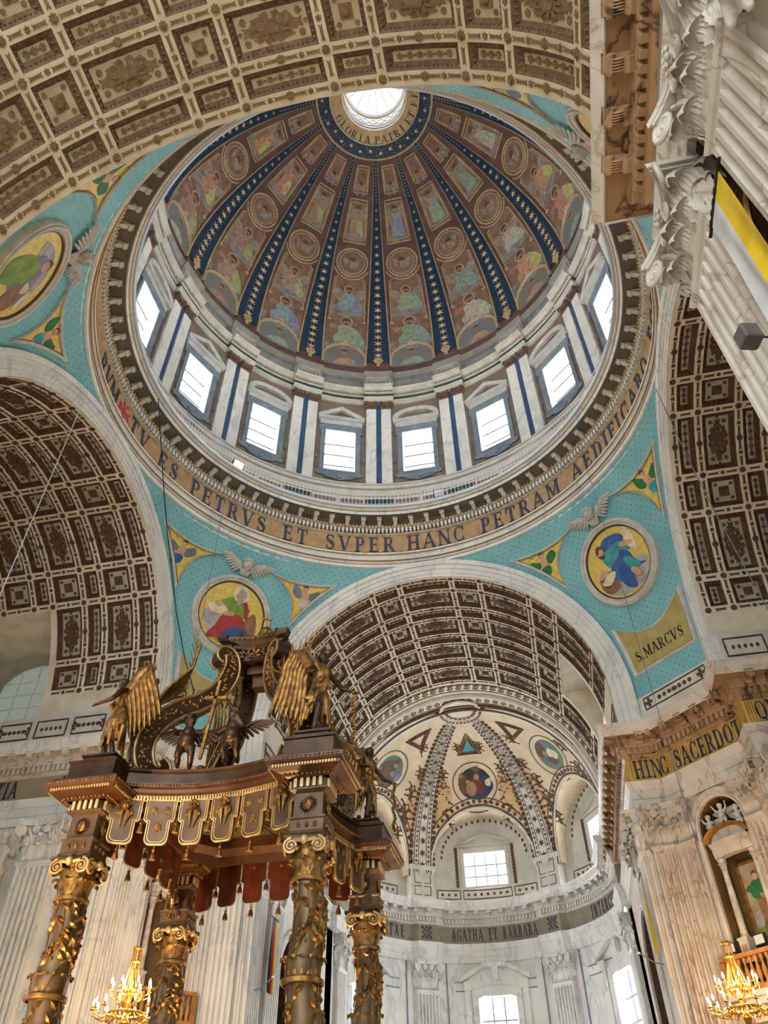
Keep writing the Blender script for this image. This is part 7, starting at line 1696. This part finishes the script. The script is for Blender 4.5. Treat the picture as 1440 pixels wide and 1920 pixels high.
# ---- canopy ceiling with rays
q = MB(); q.box((0, 0, 4.86), (1.6, 1.6, .02)); obj('canopy_ceiling', q, olive, bald, None, 0)
q = MB()
for k in range(48):
    a = 2*pi*k/48; L = .78 if k % 2 else .6; q.add([(.2*cos(a-.04), .2*sin(a-.04), 4.845), (.2*cos(a+.04), .2*sin(a+.04), 4.845), (L*cos(a+.012), L*sin(a+.012), 4.845), (L*cos(a-.012), L*sin(a-.012), 4.845), (.4*cos(a), .4*sin(a), 4.83)], [(0, 1, 4), (1, 2, 4), (2, 3, 4), (3, 0, 4)])
q.lathe([(.2, 4.84), (.19, 4.815), (.15, 4.81), (.14, 4.84)], 24); obj('ray_burst', q, mahog, bald, None, 0)
q = MB(); q.ell((0, 0, 4.82), (.09, .05, .02), 0, 10, 6)
for s in (-1, 1): feathers(q, (s*.03, 0, 4.82), (s*.16, .06, 4.82), .1, 5, 1, (0, 0, -1))
obj('dove', q, gbronze, bald)
q = MB()
for r0, r1, z0, z1 in ((.84, .8, 4.6, 4.6), (.8, .78, 4.6, 4.68), (.78, .7, 4.68, 4.74), (.7, .7, 4.74, 4.85)):
    q.grid([[(x*r0, y*r0, z0), (x*r1, y*r1, z1)] for x, y in ((-1, -.7), (-.7, -1), (.7, -1), (1, -.7), (1, .7), (.7, 1), (-.7, 1), (-1, .7))], cu=True)
obj('inner_frame', q, mahog, bald, None, 0)
# ---- scrolled ribs carrying the crown
def rib_path():
    P = np.array([(1.02, 5.12), (.97, 5.06), (.99, 4.99), (1.08, 4.97), (1.17, 5.03), (1.22, 5.18), (1.2, 5.36), (1.1, 5.55), (.94, 5.72), (.74, 5.86), (.57, 6.02), (.46, 6.2), (.41, 6.38), (.42, 6.52), (.47, 6.6), (.54, 6.6), (.56, 6.53), (.51, 6.5)])
    out = []
    for i in range(len(P)-1):
        a, b, c, d = P[max(i-1, 0)], P[i], P[i+1], P[min(i+2, len(P)-1)]
        for t in np.arange(6)/6: out.append(.5*((2*b)+(-a+c)*t+(2*a-5*b+4*c-d)*t*t+(-a+3*b-3*c+d)*t**3))
    return np.array(out+[P[-1]])
RP = rib_path()
def ribbon(w, th, off, m, name, edge=False):
    q = MB(); T = np.gradient(RP, axis=0); T /= np.linalg.norm(T, axis=1)[:, None]; Nn = np.stack([-T[:, 1], T[:, 0]], 1); P = []
    L = np.linspace(0, 1, len(RP))
    for i in range(len(RP)):
        t = th*(.45+.55*min(1, 4*L[i], 3.2*(1-L[i]))); c_ = RP[i]+Nn[i]*off; a, b = c_+Nn[i]*t/2, c_-Nn[i]*t/2
        P.append([(a[0], -w, a[1]), (a[0], w, a[1]), (b[0], w, b[1]), (b[0], -w, b[1])])
    q.grid(P, cv=True); return q.mesh(name, m, 0)
rb_body = ribbon(.095, .19, 0, bronze, 'scroll_body')
q = MB(); T = np.gradient(RP, axis=0); T /= np.linalg.norm(T, axis=1)[:, None]; Nn = np.stack([-T[:, 1], T[:, 0]], 1); L = np.linspace(0, 1, len(RP))
for s in (-1, 1):
    for o in (-.5, .5):
        pts = [(RP[i][0]+Nn[i][0]*.19*o*(.45+.55*min(1, 4*L[i], 3.2*(1-L[i]))), s*.1, RP[i][1]+Nn[i][1]*.19*o*(.45+.55*min(1, 4*L[i], 3.2*(1-L[i])))) for i in range(len(RP))]
        q.tube(pts, .017, 6)
rb_edge = q.mesh('scroll_edges', mat('olive_gilt', (150, 124, 82), (118, 94, 58), 8., .42, .55), 50)
q = MB(); rn = random.Random(4)
for s in (-1, 1):
    for i in range(24, len(RP)-18, 2):
        for k in range(3): q.ell((RP[i][0]+rn.uniform(-.045, .045), s*.098, RP[i][1]+rn.uniform(-.045, .045)), (.024, .014, .014), 0, 6, 4, Matrix.Rotation(rn.uniform(0, 3), 4, 'Y'))
for i in range(20, len(RP)-16, 2):
    p = RP[i]-Nn[i]*.096; q.ell((p[0], rn.uniform(-.04, .04), p[1]), (.022, .03, .014), 0, 6, 4); p = RP[i]+Nn[i]*.096; q.ell((p[0], rn.uniform(-.04, .04), p[1]), (.022, .03, .014), 0, 6, 4)
rb_leaf = q.mesh('scroll_leaves', gbronze, 50)
q = MB()
for k in range(9):   # palm fronds on the back of the scroll
    s = (k-4)*.017; i0 = 34+k; p0 = RP[i0]+Nn[i0]*-.07*0; base = np.array([RP[40][0]+.1, s, RP[40][1]+.02])
    pts = [np.array([1.26, s*.6, 5.32]), np.array([1.24, s, 5.6]), np.array([1.12, s*1.6, 5.82+.012*k]), np.array([.95-.006*k, s*2.4, 5.98+.03*k]), np.array([.84+.004*k, s*3.0, 6.06+.055*k]), np.array([.83+.02*k, s*3.4, 6.12+.075*k])]
    q.tube(pts, [.01, .016, .018, .02, .014, .003], 6)
rb_palm = q.mesh('palm_fronds', gbronze, 60)
q = MB()
for i in range(14):   # garland hanging from plinth
    t = i/13; q.ell((1.42-.5*t, .12*sin(3*t), 5.08-.14*sin(pi*t*.9)), (.03, .026, .026), 0, 7, 5)
rb_gar = q.mesh('garland', gbronze, 50)
for k in range(4):
    R_ = Matrix.Rotation(pi/4+k*pi/2, 4, 'Z'); E_ = link('scroll_rib', rb_body, bald, R_)
    for me in (rb_edge, rb_leaf, rb_palm, rb_gar): link(me.name.split('.')[0], me, E_, **({'kind': 'stuff'} if 'leaves' in me.name or 'garl' in me.name else {}))
# ---- crown
def crown(prof, m, name):
    P = []
    for k in range(4):
        a = k*pi/2
        for t in (-1, -.72, -.7, -.35, 0, .35, .7, .72):
            P.append([((h if abs(t) > .71 else h*(1-.16*(1-(t/.75)**2))-.03)*cos(a)-t*h*sin(a), (h if abs(t) > .71 else h*(1-.16*(1-(t/.75)**2))-.03)*sin(a)+t*h*cos(a), z) for h, z in prof])
    q = MB(); q.grid(P, cu=True); q.f.append(tuple(len(prof)*(i+1)-1 for i in range(len(P)))); q.m.append(0); q.f.append(tuple(len(prof)*i for i in range(len(P)))); q.m.append(0); return q.mesh(name, m, 0)
link('crown_frieze', crown([(.3, 6.55), (.33, 6.56), (.33, 6.68), (.36, 6.7)], bronze, 'crown_frieze'), bald)
link('crown_cornice', crown([(.34, 6.69), (.37, 6.71), (.37, 6.75), (.42, 6.78), (.44, 6.81), (.45, 6.84), (.3, 6.86)], bronze, 'crown_cornice'), bald)
q = MB(); rn = random.Random(9)
for k in range(4):
    R_ = Matrix.Rotation(k*pi/2, 4, 'Z')
    for i in range(40): c_ = R_ @ Vector((rn.uniform(-.29, .29), -.30 if 0 else -.297, 6.62+rn.uniform(-.04, .05))); q.ell(c_, (.02, .018, .014), 0, 6, 4)
    for i in range(13): c_ = R_ @ Vector((-.36+.06*i, -.40+.025*(1-abs(i-6)/6), 6.8)); q.ell(c_, (.02, .016, .012), 0, 6, 4)
obj('crown_relief', q, gbronze, bald)
q = MB(); q.box((0, 0, 6.6), (.26, .26, .3)); q.box((0, 0, 6.4), (.14, .14, .2)); obj('crown_core', q, mahog, bald, None, 0)
for k in range(4):
    R_ = Matrix.Rotation(pi/4+k*pi/2, 4, 'Z'); q = MB(); volute(q, (.33, 0, 6.93), .06, (1, 0, 0), (0, 0, 1), .04); q.tube([(.33, 0, 6.98), (.2, 0, 6.96), (.1, 0, 7.0), (.05, 0, 7.05)], [.03, .04, .04, .03], 8); obj('crown_scroll', q, bronze2, bald, R_)
q = MB(); q.lathe([(.05, 6.98), (.06, 7.0), (.03, 7.03), (.03, 7.05)], 16); q.ell((0, 0, 7.12), (.075, .075, .075), 0, 20, 12)
for k in range(16): a = k*pi/8; q.tube([(.076*cos(a)*sin(t), .076*sin(a)*sin(t), 7.12+.076*cos(t)) for t in np.linspace(.2, pi-.2, 9)], .007, 4)
obj('orb', q, gbronze, bald)
q = MB(); q.box((0, 0, 7.3), (.022, .022, .24)); q.box((0, 0, 7.33), (.13, .022, .022)); obj('orb_cross', q, gbronze, bald, Matrix.Rotation(.3, 4, 'Z'), 0)
# ---- angels and putti
A1 = angel(bronze, gbronze, gbronze, .95, (-.34, -.12, .66), (.2, -.2, .55), lean=-.3, face=(-1, -.4, -.1), seed=2)
A2_ = angel(bronze, gbronze, gbronze, .95, (-.22, -.2, .6), (.36, -.14, .6), lean=.5, face=(1, -.3, -.2), seed=5)
def scepter(c, parent, m=gbronze):
    q = MB()
    for i in range(20): q.ell((c[0]+.02*sin(i), c[1], c[2]-.03*i), (.026, .022, .02), 0, 6, 4)
    obj('garland', q, m, parent)
for nm, sx, sy, P_, rz in (('front left corner', -1, -1, A1, -1.25), ('front right corner', 1, -1, A2_, .95), ('back right corner', 1, 1, A2_, 1.1), ('back left corner', -1, 1, A1, -.8)):
    T = place('angel_statue', 'gilt winged angel standing on the %s of the canopy' % nm, 'statue', P_, Matrix.Translation((BX+sx*cc, BY+sy*cc, 5.02)) @ Matrix.Rotation(rz, 4, 'Z'), 'angels on the canopy')
    scepter((sx*.34, -.14, .56), T)
PT1 = putto(bronze, .55, (-.22, -.28, .62), (.36, -.16, .72), face=(.8, -1, 0)); PT2 = putto(bronze, .57, (-.36, -.1, .58), (-.12, -.18, 1.12), face=(-.2, -1, .1))
place('putto_statue', 'bronze putto on the left of the gold cross at the canopy front', 'statue', PT1, Matrix.Translation((-.33, BY-.93, 4.945)) @ Matrix.Rotation(.2, 4, 'Z'), 'putti holding the cross')
place('putto_statue', 'bronze putto raising an arm on the right of the gold cross', 'statue', PT2, Matrix.Translation((.16, BY-.93, 4.945)) @ Matrix.Rotation(-.15, 4, 'Z'), 'putti holding the cross')
T = thing('processional_cross', 'tall gilt cross held between two putti on the canopy', 'cross', Matrix.Translation((-.1, BY-1.06, 4.945)) @ Matrix.Rotation(rad(6), 4, 'Y'))
q = MB(); q.box((0, 0, .43), (.03, .03, .86)); obj('staff', q, gbronze, T, None, 0); q = MB(); q.box((0, 0, .66), (.24, .03, .03)); obj('cross_arm', q, gbronze, T, None, 0)
PT3 = putto(bronze, .42, (-.3, -.2, .6), (.3, -.2, .75)); 
place('putto_statue', 'bronze putto beside the back right angel of the canopy', 'statue', PT3, Matrix.Translation((.98, BY+.3, 4.945)) @ Matrix.Rotation(1.3, 4, 'Z'))
# tiara and keys stand-in on the right side
q = MB(); q.lathe([(.07, 0), (.08, .03), (.07, .05), (.085, .1), (.07, .12), (.08, .17), (.05, .24), (0, .27)], 18); tm = q.mesh('tiara', gbronze, 40)
link('tiara', tm, None, Matrix.Translation((1.02, BY-.35, 4.945)), label='gilt ribbed tiara on the right edge of the canopy', category='ornament')
# ================================================================ flags, loudspeaker, wires, statues
yelf = mat('yellow_flag_cloth', (222, 190, 30), (200, 168, 20), 3., .7); whf = mat('white_flag_cloth', (206, 206, 204), (186, 188, 188), 3., .7); redf = mat('red_cloth', (176, 30, 34), None, rough=.7)
def flag(name, label, P0, along, down, w, h, mats_, fold=.05):
    "hanging banner: P0 top corner, along the pole, down direction"
    P0 = np.array(P0, float); a = np.array(along, float)/np.linalg.norm(along); d = np.array(down, float)/np.linalg.norm(down); n = np.cross(a, d)
    T = thing(name, label, 'flag', Matrix.Translation(tuple(P0))); k = len(mats_)
    for j, m in enumerate(mats_):
        q = MB(); q.grid([[a*(w*(j+u)/k)+d*h*v+n*fold*sin(3*(j+u)*2+v*3)*v for v in np.linspace(0, 1, 12)] for u in np.linspace(0, 1, 8)]); obj('cloth_band', q, m, T)
    q = MB(); q.tube([tuple(-a*.12), tuple(a*(w+.12))], .018, 8); obj('pole', q, bronze, T)
    for i in range(10):
        if i % 2: q = MB(); q.tube([tuple(a*w*i/10), tuple(a*w*(i+1)/10)], .026, 8); obj('pole_loop', q, blackm, T)
    return T
W1 = [(-7.99, .35, 23.1), (-8.3, 2.2, 21.4), (-8.4, 3.4, 20.0), (-8.5, 5.6, 17.6), (-8.3, 6.4, 16.3), (-8.0, 7.0, 15.2)]
W2 = [(-8.6, -2.2, 20.5), (-8.6, -2.2, 15.2), (-8.6, -2.2, 8.)]
W3 = [(8.6, 1.5, 20.4), (8.6, 1.35, 17), (8.6, 1.1, 14.7), (8.6, .5, 11)]
flag('papal_flag', 'yellow and white flag hanging between the two near right pilasters', (5.62, -10.68, 8.8), (0, 1, 0), (-.02, .0, -1), .56, 2.6, (yelf, whf))
flag('papal_flag', 'narrow yellow flag seen edge on beside the far right pier', (5.56, 9.0, 8.75), (0, 1, 0), (0, .02, -1), .5, 1.9, (yelf, whf))
flag('striped_flag', 'black, red and yellow flag behind the canopy on the choir wall', (-5.5, 10.08, 8.7), (0, 1, 0), (.0, 0, -1), .5, 2.0, (blackm, redf, yelf))
spk = thing('loudspeaker', 'small grey box loudspeaker on an arm at the right edge', 'loudspeaker', Matrix.Translation((5.02, -10.7, 6.08)) @ Matrix.Rotation(.25, 4, 'Z') @ Matrix.Scale(.6, 4))
greybox = mat('grey_speaker_housing', (92, 88, 82), (80, 76, 72), 6., .6)
q = MB(); P = []
for z, h in ((0, .10), (.02, .115), (.24, .115), (.26, .1)): P.append([(x*h, y*h, z) for x, y in ((-1, -.8), (-.8, -1), (.8, -1), (1, -.8), (1, .8), (.8, 1), (-.8, 1), (-1, .8))])
q.grid(P, cv=True); q.f += [tuple(range(8))[::-1], tuple(range(24, 32))]; q.m += [0, 0]; obj('housing', q, greybox, spk, None, 25)
q = MB(); q.tube([(.1, 0, .13), (.3, -.02, .1), (.42, -.04, .14), (1.5, -.1, .14)], [.012, .014, .014, .02], 7); obj('wall_arm', q, blackm, spk)
# bracket lamps with a thin arm (choir piers)
for sx, lab in ((-1, 'thin white bracket lamp on the far left choir pilaster'), (1, 'thin white bracket lamp beside the far right pier')):
    T = thing('bracket_lamp', lab, 'lamp', Matrix.Translation((sx*5.7, 9.6, 6.9)), 'bracket lamps')
    q = MB(); q.tube([(0, 0, -.25), (-sx*.25, -.1, -.2), (-sx*.55, -.2, -.02)], .018, 6); obj('lamp_arm', q, lead, T); q = MB(); q.lathe([(.0, 0), (.05, .01), (.05, .05), (0, .06)], 10, (-sx*.6, -.2, -.02)); obj('lamp_head', q, winw, T)
def wire(label, pts, r, m): q = MB(); q.tube(pts, r, 4); link('hanging_wire', q.mesh('hanging_wire', m, 0), None, None, label=label, category='wire')
wire('black wire falling from the drum ring past the far left tondo', W1, .018, blackm)
wire('pale cord sagging across the left transept arch', W2, .02, whf)
wire('thin grey cable crossing the right transept vault', W3, .014, lead)
# seated spandrel statues
def seated(m, seed):
    rn = random.Random(seed); B = [('c', (0, -.05, .55), (0, -.1, 1.05), .2, .2), ('c', (0, -.1, 1.1), (0, -.14, 1.3), .1, .08)]+face_prims((0, -.18, 1.42), .13, (.5, -1, -.2))+hair_prims((0, -.18, 1.42), .13, (.5, -1, -.2))
    B += [('c', (-.12, -.1, .5), (-.2, -.5, .55), .17, .13), ('c', (.12, -.1, .5), (.2, -.48, .5), .17, .13), ('c', (-.2, -.5, .55), (-.18, -.45, .0), .12, .08), ('c', (.2, -.48, .5), (.28, -.4, -.1), .12, .08), ('c', (-.2, -.1, 1.05), (-.42, -.25, .8), .09, .07), ('c', (-.42, -.25, .8), (-.2, -.5, .75), .065, .045), ('c', (.2, -.1, 1.05), (.45, -.2, .85), .09, .07), ('c', (.45, -.2, .85), (.6, -.45, .95), .065, .045)]
    for i in range(16): x = -.35+.7*i/15; B.append(('c', (x*.8, -.3-.15*sin(i*1.3), .62), (x*1.2+rn.uniform(-.05, .05), -.42+.1*sin(i), -.15+.1*sin(i*2.1)), .06, .045))
    for i in range(6): B.append(('c', (-.2+.08*i, -.24, 1.1), (-.25+.1*i, -.28, .6), .05, .05))
    return dict(body=fuse('body', B, .03, m))
ST = seated(stonew, 3)
place('spandrel_statue', 'seated grey stone figure beside the far left pilaster capital', 'statue', ST, Matrix.Translation((-12.5, 5.9, 8.75)), 'seated spandrel figures')
place('spandrel_statue', 'draped stone figure in the top right corner beside the capital', 'statue', ST, Matrix.Translation((5.9, -12.45, 8.6)) @ Matrix.Rotation(-pi/2, 4, 'Z'), 'seated spandrel figures')
# arch moulding in the left transept wall under the statue
q = MB(); P = []
for t in np.linspace(0, pi*.62, 25): P.append([(-14.35+(2.05+o)*cos(t), 5.95-y, 6.7+(2.05+o)*sin(t)) for o, y in ((0, 0), (0, .1), (.08, .14), (.12, .1), (.3, .1), (.34, .16), (.42, .16), (.44, 0))])
P = [[(x, y, 1.) for x, y, z in P[0]]]+P
q.grid(P); obj('side_arch', q, white, wNW, None, 30)
# ================================================================ warm floor floodlights that light the canopy from below
for (x, y, z, p, tx, ty, tz, sp) in ((-1.9, -11.0, .9, 1100, -1.05, -7.9, 4.0, 40), (1.9, -9.4, .4, 110, 1.0, -7.9, 4.2, 70), (0, -6.67, .5, 420, 0, -6.6, 4.8, 70), (-1.8, -5.2, .4, 420, -1.0, -5.6, 4.2, 70), (2.0, -4.6, .4, 320, 1.05, -5.6, 4.2, 70)):
    lamp('floor_uplight', 'SPOT', (x, y, z), p, (1., .62, .3), .15, (tx, ty, tz), sp)
